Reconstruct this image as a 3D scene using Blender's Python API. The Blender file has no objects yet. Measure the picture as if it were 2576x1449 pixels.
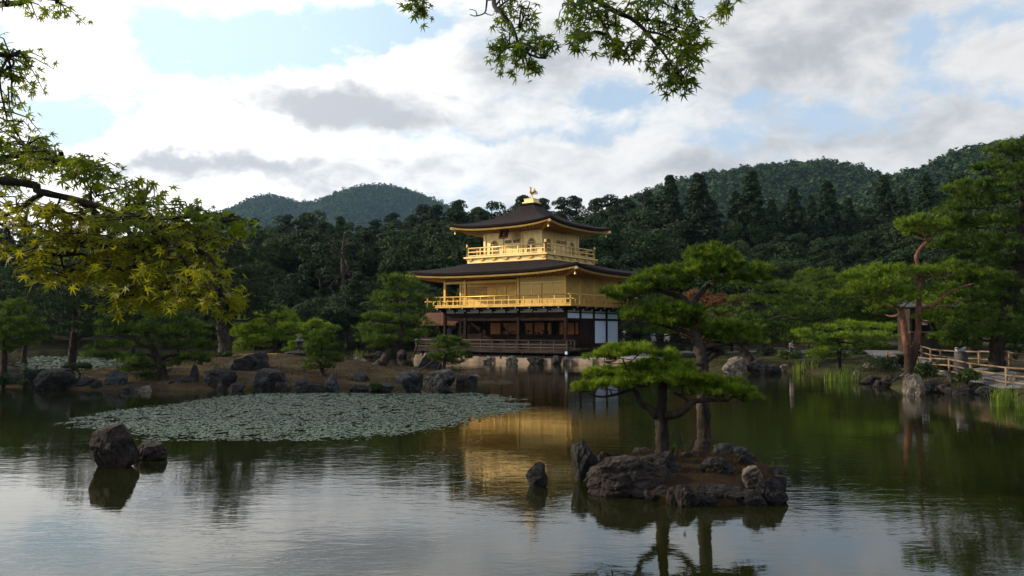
import bpy, bmesh, math, random
import numpy as np
from mathutils import Vector, Matrix, noise as mnoise

random.seed(7)
RNG = np.random.default_rng(11)
scene = bpy.context.scene
col = scene.collection
HAZE = True

# ------------------------------------------------------------------ camera
FP = 2100.0                      # focal length in pixels of a 2576 px wide picture
CX, CY = 1288.0, 724.5
CZ = 2.43                        # eye height above the pond
PITCH = math.atan(105.5 / FP)
cam_data = bpy.data.cameras.new("camera")
cam_data.sensor_width = 36.0
cam_data.lens = 36.0 * FP / 2576.0
cam_data.clip_start = 0.05
cam_data.clip_end = 9000.0
cam = bpy.data.objects.new("camera", cam_data)
col.objects.link(cam)
cam.location = (0, 0, CZ)
cam.rotation_euler = (math.pi / 2 + PITCH, 0, 0)
scene.camera = cam

# ------------------------------------------------------------------ sun, sky
SUN_AZ = math.radians(-84.0)     # left of the view axis
SUN_EL = math.radians(21.0)
sdir = Vector((math.sin(SUN_AZ) * math.cos(SUN_EL), math.cos(SUN_AZ) * math.cos(SUN_EL), math.sin(SUN_EL)))
sun_data = bpy.data.lights.new("sun", 'SUN')
sun_data.energy = 5.0
sun_data.angle = math.radians(0.6)
sun_data.color = (1.0, 0.80, 0.56)
sun = bpy.data.objects.new("sun", sun_data)
col.objects.link(sun)
sun.rotation_euler = (-sdir).to_track_quat('-Z', 'Y').to_euler()
sun.location = (-60, 30, 40)

scene.view_settings.view_transform = 'Standard'
scene.view_settings.look = 'None'
scene.view_settings.gamma = 1.0
scene.view_settings.exposure = 0.0
try:
    scene.view_settings.use_curve_mapping = False
except Exception:
    pass

world = bpy.data.worlds.new("World")
scene.world = world
world.use_nodes = True


class NT:
    """small helper to write node trees"""
    def __init__(self, tree):
        self.t = tree
        tree.nodes.clear()

    def n(self, typ, **kw):
        nd = self.t.nodes.new(typ)
        for k, v in kw.items():
            if k.startswith('i_'):
                nd.inputs[k[2:].replace('_', ' ')].default_value = v
            else:
                setattr(nd, k, v)
        return nd

    def link(self, a, b):
        self.t.links.new(a, b)

    def put(self, sock, v):
        if hasattr(v, 'is_output'):
            self.link(v, sock)
        else:
            sock.default_value = v

    def math(self, op, a, b=None, c=None, clamp=False):
        nd = self.t.nodes.new('ShaderNodeMath')
        nd.operation = op
        nd.use_clamp = clamp
        for i, v in enumerate((a, b, c)):
            if v is not None:
                self.put(nd.inputs[i], v)
        return nd.outputs[0]

    def mix(self, f, a, b, blend='MIX'):
        nd = self.t.nodes.new('ShaderNodeMix')
        nd.data_type = 'RGBA'
        nd.blend_type = blend
        nd.clamp_factor = True
        self.put(nd.inputs[0], f)
        for s, v in ((nd.inputs[6], a), (nd.inputs[7], b)):
            if not hasattr(v, 'is_output') and len(v) == 3:
                v = (*v, 1)
            self.put(s, v)
        return nd.outputs[2]

    def smooth(self, v, lo, hi, a=0.0, b=1.0):
        nd = self.t.nodes.new('ShaderNodeMapRange')
        nd.interpolation_type = 'SMOOTHSTEP'
        self.put(nd.inputs[0], v)
        nd.inputs[1].default_value = lo
        nd.inputs[2].default_value = hi
        nd.inputs[3].default_value = a
        nd.inputs[4].default_value = b
        return nd.outputs[0]

    def noise(self, vec, scale, detail=4.0, rough=0.55, dist=0.0, lac=2.0):
        nd = self.t.nodes.new('ShaderNodeTexNoise')
        if vec is not None:
            self.link(vec, nd.inputs['Vector'])
        nd.inputs['Scale'].default_value = scale
        nd.inputs['Detail'].default_value = detail
        nd.inputs['Roughness'].default_value = rough
        nd.inputs['Distortion'].default_value = dist
        return nd.outputs[0]

    def mapping(self, vec, loc=(0, 0, 0), rot=(0, 0, 0), scale=(1, 1, 1)):
        nd = self.t.nodes.new('ShaderNodeMapping')
        self.link(vec, nd.inputs[0])
        nd.inputs[1].default_value = loc
        nd.inputs[2].default_value = rot
        nd.inputs[3].default_value = scale
        return nd.outputs[0]

    def ramp(self, f, stops):
        nd = self.t.nodes.new('ShaderNodeValToRGB')
        e = nd.color_ramp.elements
        while len(e) < len(stops):
            e.new(0.5)
        for k, (p, c) in enumerate(stops):
            e[k].position = p
            e[k].color = (*c, 1) if len(c) == 3 else c
        self.put(nd.inputs[0], f)
        return nd.outputs[0]


def build_sky():
    w = NT(world.node_tree)
    tc = w.n('ShaderNodeTexCoord')
    sep = w.n('ShaderNodeSeparateXYZ')
    w.link(tc.outputs['Generated'], sep.inputs[0])
    x, y, z = sep.outputs
    az = w.math('ARCTAN2', x, y)
    el = w.math('ARCSINE', z)
    comb = w.n('ShaderNodeCombineXYZ')
    w.link(az, comb.inputs[0])
    w.link(el, comb.inputs[1])
    ae = comb.outputs[0]

    # slow wobble so that no cloud edge is a clean ellipse
    wob = w.n('ShaderNodeTexNoise')
    w.link(ae, wob.inputs['Vector'])
    wob.inputs['Scale'].default_value = 7.0
    wob.inputs['Detail'].default_value = 5.0
    wob.inputs['Roughness'].default_value = 0.6
    va = w.n('ShaderNodeVectorMath', operation='SUBTRACT')
    w.link(wob.outputs['Color'], va.inputs[0])
    va.inputs[1].default_value = (0.5, 0.5, 0.5)
    vb = w.n('ShaderNodeVectorMath', operation='SCALE')
    w.link(va.outputs[0], vb.inputs[0])
    vb.inputs['Scale'].default_value = 0.12
    vc = w.n('ShaderNodeVectorMath', operation='ADD')
    w.link(ae, vc.inputs[0])
    w.link(vb.outputs[0], vc.inputs[1])
    aew = vc.outputs[0]

    def blobs(lst, start):
        acc = start
        for (px, py, hx, hy, wt) in lst:
            a0 = math.atan((px - CX) / FP)
            e0 = math.atan((830.5 - py) / FP * math.cos(a0))
            sx, sy = FP / hx * math.cos(a0) ** -1 * 0.9, FP / hy
            m = w.mapping(aew, loc=(-a0 * sx, -e0 * sy, 0), scale=(sx, sy, 0))
            g = w.n('ShaderNodeTexGradient', gradient_type='QUADRATIC_SPHERE')
            w.link(m, g.inputs[0])
            acc = w.math('MULTIPLY_ADD', g.outputs['Fac'], wt, acc)
        return acc

    flat = w.mapping(ae, scale=(1.0, 2.0, 1.0))
    n1 = w.noise(flat, 3.4, 9.0, 0.62, 0.25)
    n2 = w.noise(w.mapping(ae, loc=(3.1, 1.7, 0), scale=(1.0, 1.7, 1.0)), 6.0, 7.0, 0.6, 0.4)
    # where it is cloud (+) and where blue shows (-)
    cov = blobs([
        (640, 90, 560, 170, -0.80), (330, 265, 330, 120, -0.34), (1010, 40, 330, 90, -0.50),
        (180, 60, 330, 150, 0.20), (560, 300, 420, 180, 0.45), (900, 180, 420, 210, 0.55),
        (1500, 240, 300, 60, -0.25), (1900, 200, 150, 60, -0.34), (2330, 130, 110, 170, -0.45),
        (2540, 250, 200, 90, -0.35), (2250, 330, 160, 55, -0.25), (1270, 330, 500, 60, -0.26),
        (2450, 50, 260, 70, -0.30), (2000, 120, 420, 200, 0.50), (500, 420, 700, 100, 0.35),
        (1500, 420, 900, 110, 0.32), (1480, 90, 420, 160, 0.45), (2300, 380, 500, 120, 0.35),
        (60, 270, 300, 120, -0.30), (1560, 60, 180, 40, -0.2),
    ], 0.0)
    n4 = w.noise(w.mapping(ae, loc=(1.7, 5.2, 0), scale=(1.0, 1.6, 1.0)), 13.0, 7.0, 0.62, 0.5)
    dens = w.math('ADD', w.math('ADD', w.math('MULTIPLY_ADD', n1, 1.35, -0.05), cov), w.math('MULTIPLY_ADD', n4, 0.55, -0.275))
    cloud = w.smooth(dens, 0.40, 0.66)
    # grey undersides
    shd = blobs([
        (800, 250, 360, 115, 1.0), (950, 300, 320, 85, 0.6), (600, 430, 600, 80, 0.85), (420, 415, 200, 40, 0.5),
        (1200, 180, 360, 200, 0.40), (1420, 130, 420, 170, 0.50), (1850, 400, 420, 160, 0.55),
        (2000, 120, 520, 230, 0.60), (2250, 60, 300, 180, 0.45), (1150, 420, 300, 80, 0.35),
        (2350, 330, 420, 160, 0.45), (1650, 440, 400, 110, 0.35),
        (480, 470, 260, 60, 0.45),
        (1050, 90, 330, 120, -0.40), (100, 250, 600, 400, -0.45), (560, 345, 320, 80, -0.55),
        (1620, 70, 160, 120, -0.35), (620, 500, 200, 60, -0.4), (2100, 280, 200, 60, -0.3),
    ], 0.0)
    n3 = w.noise(w.mapping(ae, loc=(7.7, 2.2, 0), scale=(1.0, 1.9, 1.0)), 17.0, 6.0, 0.6, 0.6)
    nn = w.math('ADD', w.math('MULTIPLY_ADD', n2, 1.3, -0.42), w.math('MULTIPLY_ADD', n3, 0.9, -0.45))
    sfac = w.smooth(w.math('ADD', nn, shd), 0.05, 0.95)
    # the glow of the veiled sun off to the left
    sx, sy, sz = sdir
    gd = w.n('ShaderNodeVectorMath', operation='DOT_PRODUCT')
    w.link(tc.outputs['Generated'], gd.inputs[0])
    a_g = math.radians(-34)
    e_g = math.radians(15)
    gd.inputs[1].default_value = (math.sin(a_g) * math.cos(e_g), math.cos(a_g) * math.cos(e_g), math.sin(e_g))
    glow = w.smooth(gd.outputs['Value'], 0.80, 1.0)
    right = w.smooth(az, -0.2, 0.6)
    white = w.mix(right, (11.0, 10.9, 10.7), (9.0, 8.8, 8.6))
    grey = w.mix(right, (5.7, 5.9, 6.2), (4.9, 5.05, 5.35))
    ccol = w.mix(sfac, white, grey)
    ccol = w.mix(glow, ccol, (22.0, 21.0, 19.0), 'MIX')
    gfac = w.math('MULTIPLY', glow, 0.75)
    ccol2 = w.mix(gfac, w.mix(sfac, white, grey), w.mix(sfac, (18.0, 17.4, 16.4), (7.2, 7.3, 7.6)))
    sky = w.n('ShaderNodeTexSky', sky_type='NISHITA')
    sky.sun_disc = False
    sky.sun_elevation = SUN_EL
    sky.sun_rotation = SUN_AZ
    sky.altitude = 100.0
    sky.air_density = 1.0
    sky.dust_density = 0.6
    sky.ozone_density = 2.0
    # open sky, paler where thin veils hang in front of it
    blue = w.mix(0.62, sky.outputs[0], (7.4, 9.2, 11.2))
    blue = w.mix(gfac, blue, (9.5, 12.0, 13.0))
    final = w.mix(cloud, blue, ccol2)
    bg = w.n('ShaderNodeBackground')
    bg.inputs['Strength'].default_value = 0.1
    w.link(final, bg.inputs['Color'])
    out = w.n('ShaderNodeOutputWorld')
    w.link(bg.outputs[0], out.inputs['Surface'])


build_sky()

# ------------------------------------------------------------------ helpers
def ray(px, py):
    a, b = (px - CX) / FP, (CY - py) / FP
    cp, sp = math.cos(PITCH), math.sin(PITCH)
    return Vector((a, cp - sp * b, sp + cp * b))


def P(px, py, Y):
    """the point at distance Y ahead that the photograph shows at (px, py) of a 2576 px wide picture"""
    d = ray(px, py)
    return Vector((0, 0, CZ)) + d * (Y / d.y)


def G(px, py, z=0.0):
    d = ray(px, py)
    return Vector((0, 0, CZ)) + d * ((z - CZ) / d.z)


def tag(o, label=None, cat=None, group=None, kind=None):
    if label:
        o['label'] = label
    if cat:
        o['category'] = cat
    if group:
        o['group'] = group
    if kind:
        o['kind'] = kind
    return o


def empty(name, loc, rz=0.0, label=None, cat=None, group=None):
    o = bpy.data.objects.new(name, None)
    col.objects.link(o)
    o.location = loc
    o.rotation_euler = (0, 0, rz)
    o.empty_display_size = 0.2
    return tag(o, label, cat, group)


def link_mesh(name, me, mat, parent=None, loc=None):
    o = bpy.data.objects.new(name, me)
    col.objects.link(o)
    if mat is not None:
        for m in (mat if isinstance(mat, (list, tuple)) else (mat,)):
            me.materials.append(m)
    if parent is not None:
        o.parent = parent
    if loc is not None:
        o.location = loc
    return o


def mesh_np(name, V, F, smooth=False):
    """mesh from (N,3) and (M,k) arrays"""
    V = np.asarray(V, dtype=np.float32)
    F = np.asarray(F, dtype=np.int32)
    me = bpy.data.meshes.new(name)
    n, (m, k) = len(V), F.shape
    me.vertices.add(n)
    me.vertices.foreach_set("co", V.ravel())
    me.loops.add(m * k)
    me.loops.foreach_set("vertex_index", F.ravel())
    me.polygons.add(m)
    me.polygons.foreach_set("loop_start", np.arange(0, m * k, k, dtype=np.int32))
    me.polygons.foreach_set("use_smooth", np.full(m, smooth))
    me.update(calc_edges=True)
    return me


class MB:
    """collects shapes into one mesh"""
    def __init__(self, off=(0, 0, 0)):
        self.v, self.f, self.s, self.m = [], [], [], []
        self.off = Vector(off)
        self.mi = 0

    def add(self, vs, fs, smooth=False):
        b = len(self.v)
        self.v.extend([tuple(Vector(p) - self.off) for p in vs])
        self.f.extend([tuple(b + i for i in f) for f in fs])
        self.s.extend([smooth] * len(fs))
        self.m.extend([self.mi] * len(fs))
        return self

    def box(self, x0, x1, y0, y1, z0, z1):
        vs = [(x, y, z) for z in (z0, z1) for y in (y0, y1) for x in (x0, x1)]
        return self.add(vs, [(0, 2, 3, 1), (4, 5, 7, 6), (0, 1, 5, 4), (2, 6, 7, 3), (0, 4, 6, 2), (1, 3, 7, 5)])

    def beam(self, p0, p1, w, h, up=(0, 0, 1)):
        p0, p1 = Vector(p0), Vector(p1)
        d = (p1 - p0).normalized()
        s = d.cross(Vector(up))
        if s.length < 1e-4:
            s = Vector((1, 0, 0))
        s.normalize()
        u = s.cross(d).normalized()
        vs = []
        for p in (p0, p1):
            for a, b in ((-1, -1), (1, -1), (1, 1), (-1, 1)):
                vs.append(p + s * (a * w / 2) + u * (b * h / 2))
        return self.add(vs, [(0, 1, 2, 3), (7, 6, 5, 4), (0, 4, 5, 1), (1, 5, 6, 2), (2, 6, 7, 3), (3, 7, 4, 0)])

    def tube(self, pts, rad, seg=8, wob=0.0, caps=True, seed=0):
        pts = [Vector(p) for p in pts]
        n = len(pts)
        if not hasattr(rad, '__len__'):
            rad = [rad] * n
        r = random.Random(seed)
        vs, fs = [], []
        prev = None
        for i, p in enumerate(pts):
            t = (pts[min(i + 1, n - 1)] - pts[max(i - 1, 0)])
            if t.length < 1e-6:
                t = Vector((0, 0, 1))
            t.normalize()
            if prev is None:
                a = Vector((1, 0, 0)) if abs(t.x) < 0.8 else Vector((0, 1, 0))
                a = (a - t * a.dot(t)).normalized()
            else:
                a = prev - t * prev.dot(t)
                if a.length < 1e-5:
                    a = t.orthogonal()
                a.normalize()
            prev = a
            b = t.cross(a)
            for k in range(seg):
                an = 2 * math.pi * k / seg
                rr = rad[i] * (1 + (r.random() - 0.5) * wob)
                vs.append(p + a * math.cos(an) * rr + b * math.sin(an) * rr)
        for i in range(n - 1):
            for k in range(seg):
                k2 = (k + 1) % seg
                fs.append((i * seg + k, i * seg + k2, (i + 1) * seg + k2, (i + 1) * seg + k))
        if caps:
            fs.append(tuple(range(seg))[::-1])
            fs.append(tuple((n - 1) * seg + k for k in range(seg)))
        return self.add(vs, fs, True)

    def lathe(self, prof, seg=16, c=(0, 0, 0), smooth=True, rot=0.0):
        vs, fs = [], []
        for (r, z) in prof:
            for k in range(seg):
                a = 2 * math.pi * k / seg + rot
                vs.append((c[0] + r * math.cos(a), c[1] + r * math.sin(a), c[2] + z))
        for i in range(len(prof) - 1):
            for k in range(seg):
                k2 = (k + 1) % seg
                fs.append((i * seg + k, i * seg + k2, (i + 1) * seg + k2, (i + 1) * seg + k))
        fs.append(tuple(range(seg))[::-1])
        fs.append(tuple((len(prof) - 1) * seg + k for k in range(seg)))
        return self.add(vs, fs, smooth)

    def ball(self, c, r, seg=10, rings=7):
        prof = []
        rx, ry, rz = r if hasattr(r, '__len__') else (r, r, r)
        vs, fs = [], []
        for i in range(rings + 1):
            th = math.pi * i / rings
            for k in range(seg):
                a = 2 * math.pi * k / seg
                vs.append((c[0] + rx * math.sin(th) * math.cos(a), c[1] + ry * math.sin(th) * math.sin(a), c[2] - rz * math.cos(th)))
        for i in range(rings):
            for k in range(seg):
                k2 = (k + 1) % seg
                fs.append((i * seg + k, i * seg + k2, (i + 1) * seg + k2, (i + 1) * seg + k))
        return self.add(vs, fs, True)

    def mesh(self, name):
        me = bpy.data.meshes.new(name)
        me.from_pydata(self.v, [], self.f)
        me.polygons.foreach_set("use_smooth", self.s)
        me.polygons.foreach_set("material_index", self.m)
        me.update()
        return me

    def build(self, name, mat, parent=None, loc=None):
        return link_mesh(name, self.mesh(name), mat, parent, loc)


def smooth_path(pts, n=4):
    """Catmull-Rom through the points; works on Vectors"""
    pts = [Vector(p) for p in pts]
    if len(pts) < 3:
        return pts
    q = [pts[0] * 2 - pts[1]] + pts + [pts[-1] * 2 - pts[-2]]
    out = []
    for i in range(1, len(q) - 2):
        for k in range(n):
            t = k / n
            a, b, c, d = q[i - 1], q[i], q[i + 1], q[i + 2]
            out.append(0.5 * ((2 * b) + (c - a) * t + (2 * a - 5 * b + 4 * c - d) * t * t + (3 * b - a - 3 * c + d) * t ** 3))
    out.append(pts[-1])
    return out


def lerp(a, b, t):
    return a + (b - a) * t


def interp(x, pts):
    if x <= pts[0][0]:
        return pts[0][1]
    for (x0, y0), (x1, y1) in zip(pts, pts[1:]):
        if x <= x1:
            return lerp(y0, y1, (x - x0) / (x1 - x0))
    return pts[-1][1]


# ------------------------------------------------------------------ materials
MATS = {}


def new_mat(name):
    m = bpy.data.materials.new(name)
    m.use_nodes = True
    MATS[name] = m
    t = NT(m.node_tree)
    out = t.n('ShaderNodeOutputMaterial')
    return m, t, out


def principled(t, out, color, rough=0.6, metal=0.0, spec=0.4, bump=None, bstr=0.3, bdist=0.02):
    b = t.n('ShaderNodeBsdfPrincipled')
    if not hasattr(color, 'is_output') and len(color) == 3:
        color = (*color, 1)
    t.put(b.inputs['Base Color'], color)
    t.put(b.inputs['Roughness'], rough)
    t.put(b.inputs['Metallic'], metal)
    t.put(b.inputs['Specular IOR Level'], spec)
    if bump is not None:
        bm = t.n('ShaderNodeBump')
        bm.inputs['Strength'].default_value = bstr
        bm.inputs['Distance'].default_value = bdist
        t.link(bump, bm.inputs['Height'])
        t.link(bm.outputs[0], b.inputs['Normal'])
    t.link(b.outputs[0], out.inputs['Surface'])
    return b


def mat_noise(name, c1, c2, scale=4.0, detail=6.0, rough=0.7, metal=0.0, spec=0.3, bstr=0.3, bdist=0.02, stretch=(1, 1, 1), lo=0.35, hi=0.65, bscale=None):
    m, t, out = new_mat(name)
    tc = t.n('ShaderNodeTexCoord').outputs['Object']
    v = t.mapping(tc, scale=stretch)
    n = t.noise(v, scale, detail, 0.62)
    c = t.mix(t.smooth(n, lo, hi), c1, c2)
    nb = t.noise(v, bscale or scale * 2.5, 5.0, 0.6)
    principled(t, out, c, rough, metal, spec, nb, bstr, bdist)
    return m


def mat_leaf(name, c1, c2, c3=None, nscale=0.9, trans=0.25, rough=0.6, spec=0.25, per_object=0.25):
    """foliage: colour drifts through the crown, each leaf differs a little; light passes through"""
    m, t, out = new_mat(name)
    tc = t.n('ShaderNodeTexCoord').outputs['Object']
    geo = t.n('ShaderNodeNewGeometry')
    oi = t.n('ShaderNodeObjectInfo')
    n = t.noise(tc, nscale, 4.0, 0.6)
    f = t.math('ADD', t.math('MULTIPLY_ADD', geo.outputs['Random Per Island'], 0.55, -0.27), t.smooth(n, 0.3, 0.7))
    f = t.math('ADD', f, t.math('MULTIPLY_ADD', oi.outputs['Random'], per_object * 2, -per_object), clamp=True)
    c = t.mix(f, c1, c2)
    if c3 is not None:
        f3 = t.smooth(t.noise(tc, nscale * 0.55 + 0.3, 3.0, 0.5), 0.58, 0.72)
        c = t.mix(t.math('MULTIPLY', f3, 0.7), c, c3)
    b = t.n('ShaderNodeBsdfPrincipled')
    t.link(c, b.inputs['Base Color'])
    b.inputs['Roughness'].default_value = rough
    b.inputs['Specular IOR Level'].default_value = spec
    tr = t.n('ShaderNodeBsdfTranslucent')
    t.link(t.mix(1.0, c, (1.15, 1.1, 0.6), 'MULTIPLY'), tr.inputs['Color'])
    mx = t.n('ShaderNodeMixShader')
    mx.inputs[0].default_value = trans
    t.link(b.outputs[0], mx.inputs[1])
    t.link(tr.outputs[0], mx.inputs[2])
    t.link(mx.outputs[0], out.inputs['Surface'])
    return m


def make_materials():
    # pines and forest
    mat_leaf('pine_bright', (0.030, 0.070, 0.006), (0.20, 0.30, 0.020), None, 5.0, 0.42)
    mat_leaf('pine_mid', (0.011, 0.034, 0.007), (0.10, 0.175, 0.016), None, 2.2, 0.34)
    mat_leaf('pine_sun', (0.018, 0.048, 0.007), (0.13, 0.21, 0.018), None, 1.6, 0.36)  # the sun on these pines is put into a lighter green
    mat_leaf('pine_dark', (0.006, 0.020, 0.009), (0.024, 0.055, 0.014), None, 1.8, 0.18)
    mat_leaf('pine_lime', (0.045, 0.10, 0.008), (0.20, 0.30, 0.022), None, 2.0, 0.28)
    mat_leaf('forest_leaf', (0.010, 0.026, 0.009), (0.028, 0.060, 0.015), (0.042, 0.044, 0.012), 3.0, 0.18, 0.65, 0.2, 0.5)
    mat_leaf('forest_pine', (0.008, 0.023, 0.010), (0.020, 0.048, 0.015), None, 3.0, 0.15, 0.65, 0.2, 0.45)
    mat_leaf('cedar_leaf', (0.007, 0.020, 0.009), (0.018, 0.042, 0.014), None, 4.0, 0.1, 0.65, 0.2, 0.25)
    mat_leaf('shrub_leaf', (0.010, 0.028, 0.007), (0.038, 0.070, 0.013), (0.055, 0.055, 0.010), 1.8, 0.2)
    mat_leaf('orange_leaf', (0.10, 0.045, 0.015), (0.16, 0.075, 0.02), None, 2.0, 0.3)
    mat_leaf('hill_leaf', (0.012, 0.034, 0.010), (0.040, 0.080, 0.016), (0.05, 0.060, 0.016), 0.05, 0.12, 0.7, 0.15, 0.0)
    mat_leaf('reed_leaf', (0.07, 0.14, 0.02), (0.17, 0.25, 0.03), None, 3.0, 0.4)
    mat_leaf('maple_green', (0.055, 0.11, 0.008), (0.16, 0.22, 0.015), (0.22, 0.23, 0.016), 3.0, 0.62, 0.5, 0.3)
    mat_leaf('maple_yellow', (0.12, 0.165, 0.008), (0.27, 0.285, 0.013), (0.32, 0.27, 0.015), 3.0, 0.55, 0.5, 0.3)
    mat_leaf('rust_litter', (0.018, 0.012, 0.007), (0.060, 0.036, 0.014), (0.060, 0.062, 0.014), 2.2, 0.2, 0.8, 0.1, 0.0)
    mat_leaf('brown_litter', (0.016, 0.013, 0.007), (0.060, 0.046, 0.020), (0.045, 0.052, 0.012), 0.8, 0.2, 0.8, 0.1, 0.0)
    mat_leaf('bank_grass', (0.014, 0.022, 0.006), (0.045, 0.060, 0.012), (0.060, 0.046, 0.016), 0.6, 0.2, 0.8, 0.1, 0.0)
    # bark
    mat_noise('bark_dark', (0.010, 0.008, 0.007), (0.036, 0.027, 0.022), 9.0, 8, 0.85, 0, 0.2, 0.9, 0.03, (1, 1, 0.35))
    mat_noise('bark_grey', (0.016, 0.013, 0.012), (0.062, 0.050, 0.045), 8.0, 8, 0.85, 0, 0.2, 0.9, 0.03, (1, 1, 0.35))
    mat_noise('maple_bark', (0.02, 0.018, 0.016), (0.06, 0.055, 0.045), 14.0, 6, 0.8, 0, 0.2, 0.5, 0.006)
    m, t, out = new_mat('bark_red')
    tc = t.n('ShaderNodeTexCoord').outputs['Object']
    v = t.mapping(tc, scale=(1, 1, 0.5))
    n = t.noise(v, 7.0, 8.0, 0.65)
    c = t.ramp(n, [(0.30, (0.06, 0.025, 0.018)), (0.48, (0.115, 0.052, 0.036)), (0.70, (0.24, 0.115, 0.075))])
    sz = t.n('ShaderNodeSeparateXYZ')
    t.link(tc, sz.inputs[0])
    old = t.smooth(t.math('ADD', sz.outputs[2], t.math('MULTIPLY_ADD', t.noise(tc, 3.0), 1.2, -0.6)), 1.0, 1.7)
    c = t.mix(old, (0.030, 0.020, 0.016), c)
    principled(t, out, c, 0.85, 0, 0.2, t.noise(v, 16, 6, 0.6), 0.8, 0.03)
    # rock
    for nm, a, b_, ms in (('rock_dark', (0.005, 0.005, 0.007), (0.034, 0.034, 0.038), 0.4),
                          ('rock_blue', (0.010, 0.013, 0.016), (0.055, 0.064, 0.072), 0.25),
                          ('rock_pale', (0.045, 0.040, 0.035), (0.22, 0.195, 0.165), 0.3),
                          ('rock_brown', (0.008, 0.007, 0.007), (0.044, 0.035, 0.034), 0.6)):
        m, t, out = new_mat(nm)
        tc = t.n('ShaderNodeTexCoord').outputs['Object']
        n = t.noise(tc, 3.0, 10.0, 0.68, 0.3)
        vor = t.n('ShaderNodeTexVoronoi', feature='DISTANCE_TO_EDGE')
        t.link(t.mapping(tc, scale=(1, 1, 0.6)), vor.inputs['Vector'])
        vor.inputs['Scale'].default_value = 3.2
        c = t.mix(t.smooth(n, 0.36, 0.66), a, b_)
        c = t.mix(t.smooth(t.noise(tc, 11.0, 6.0, 0.7), 0.60, 0.68), c, tuple(min(0.5, v_ * 1.9) for v_ in b_))
        geo = t.n('ShaderNodeNewGeometry')
        sn = t.n('ShaderNodeSeparateXYZ')
        t.link(geo.outputs['Normal'], sn.inputs[0])
        moss = t.math('MULTIPLY', t.smooth(sn.outputs[2], 0.35, 0.95), t.smooth(t.noise(tc, 2.3, 5.0, 0.6), 0.48, 0.62))
        c = t.mix(t.math('MULTIPLY', moss, ms), c, (0.050, 0.030, 0.016))
        hgt = t.math('ADD', t.noise(tc, 7.0, 9.0, 0.7), t.math('MULTIPLY', t.smooth(vor.outputs['Distance'], 0.0, 0.12), 0.35))
        principled(t, out, c, 0.82, 0, 0.3, hgt, 1.0, 0.09)
    # ground
    m, t, out = new_mat('moss_ground')
    tc = t.n('ShaderNodeTexCoord').outputs['Object']
    n = t.noise(tc, 0.45, 6.0, 0.6)
    c = t.ramp(n, [(0.32, (0.018, 0.013, 0.009)), (0.47, (0.036, 0.026, 0.016)), (0.58, (0.055, 0.043, 0.017)), (0.7, (0.030, 0.033, 0.010))])
    c = t.mix(t.smooth(t.noise(tc, 9.0, 6.0, 0.7), 0.40, 0.7), c, (0.065, 0.048, 0.028))
    principled(t, out, c, 0.95, 0, 0.1, t.noise(tc, 14, 6, 0.7), 1.0, 0.06)
    m, t, out = new_mat('islet_moss')
    tc = t.n('ShaderNodeTexCoord').outputs['Object']
    n = t.noise(tc, 1.6, 7.0, 0.62)
    c = t.ramp(n, [(0.33, (0.014, 0.010, 0.008)), (0.47, (0.026, 0.015, 0.010)), (0.57, (0.042, 0.028, 0.011)), (0.70, (0.055, 0.055, 0.012))])
    c = t.mix(t.smooth(t.noise(tc, 22.0, 6.0, 0.7), 0.45, 0.7), c, (0.042, 0.027, 0.016))
    principled(t, out, c, 0.95, 0, 0.1, t.noise(tc, 40, 6, 0.7), 1.0, 0.03)
    m, t, out = new_mat('forest_floor')
    tc = t.n('ShaderNodeTexCoord').outputs['Object']
    c = t.mix(t.smooth(t.noise(tc, 0.6, 7.0, 0.62), 0.35, 0.65), (0.018, 0.016, 0.010), (0.050, 0.050, 0.020))
    principled(t, out, c, 0.95, 0, 0.1, t.noise(tc, 5, 6, 0.7), 1.0, 0.1)
    mat_noise('path_gravel', (0.10, 0.105, 0.12), (0.17, 0.175, 0.19), 6.0, 8, 0.9, 0, 0.2, 0.5, 0.01)
    mat_noise('hill_soil', (0.018, 0.034, 0.014), (0.035, 0.055, 0.02), 0.02, 8, 0.95, 0, 0.1, 1.0, 4.0)
    # pond
    m, t, out = new_mat('pond_water')
    tc = t.n('ShaderNodeTexCoord').outputs['Object']
    warp = t.mapping(tc, rot=(0, 0, 0.12), scale=(0.75, 1.7, 1.0))
    n1 = t.noise(warp, 2.6, 3.0, 0.55, 0.4)
    n2 = t.noise(t.mapping(tc, rot=(0, 0, -0.2), scale=(0.7, 1.9, 1.0)), 7.5, 3.0, 0.55, 0.3)
    n3 = t.noise(tc, 0.55, 2.0, 0.5)
    calm = t.smooth(t.noise(t.mapping(tc, loc=(4, 2, 0)), 0.16, 3.0, 0.5), 0.36, 0.62, 0.30, 1.0)
    hgt = t.math('ADD', t.math('ADD', t.math('MULTIPLY', n1, 0.60), t.math('MULTIPLY', n2, 0.20)), t.math('MULTIPLY', n3, 0.9))
    hgt = t.math('MULTIPLY', hgt, calm)
    b = principled(t, out, (0.0105, 0.0125, 0.0030), 0.015, 0, 0.5, hgt, 0.30, 0.024)
    b.inputs['IOR'].default_value = 1.42
    m, t, out = new_mat('lily_pad')
    geo = t.n('ShaderNodeNewGeometry')
    c = t.mix(geo.outputs['Random Per Island'], (0.022, 0.058, 0.030), (0.060, 0.105, 0.062))
    principled(t, out, c, 0.42, 0, 0.45)
    # pavilion
    for nm, ca, cb, rg in (('gold_leaf', (0.50, 0.325, 0.09), (0.65, 0.445, 0.14), 0.42),
                           ('gold_pale', (0.62, 0.46, 0.20), (0.74, 0.57, 0.27), 0.42)):  # top storey gold, its reflection of white sky put into a paler colour
        m, t, out = new_mat(nm)
        tc = t.n('ShaderNodeTexCoord').outputs['Object']
        n = t.noise(tc, 2.2, 6.0, 0.6)
        c = t.mix(t.smooth(n, 0.3, 0.7), ca, cb)
        r = t.math('MULTIPLY_ADD', t.noise(tc, 6.0, 4.0, 0.6), 0.25, rg - 0.12)
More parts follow.
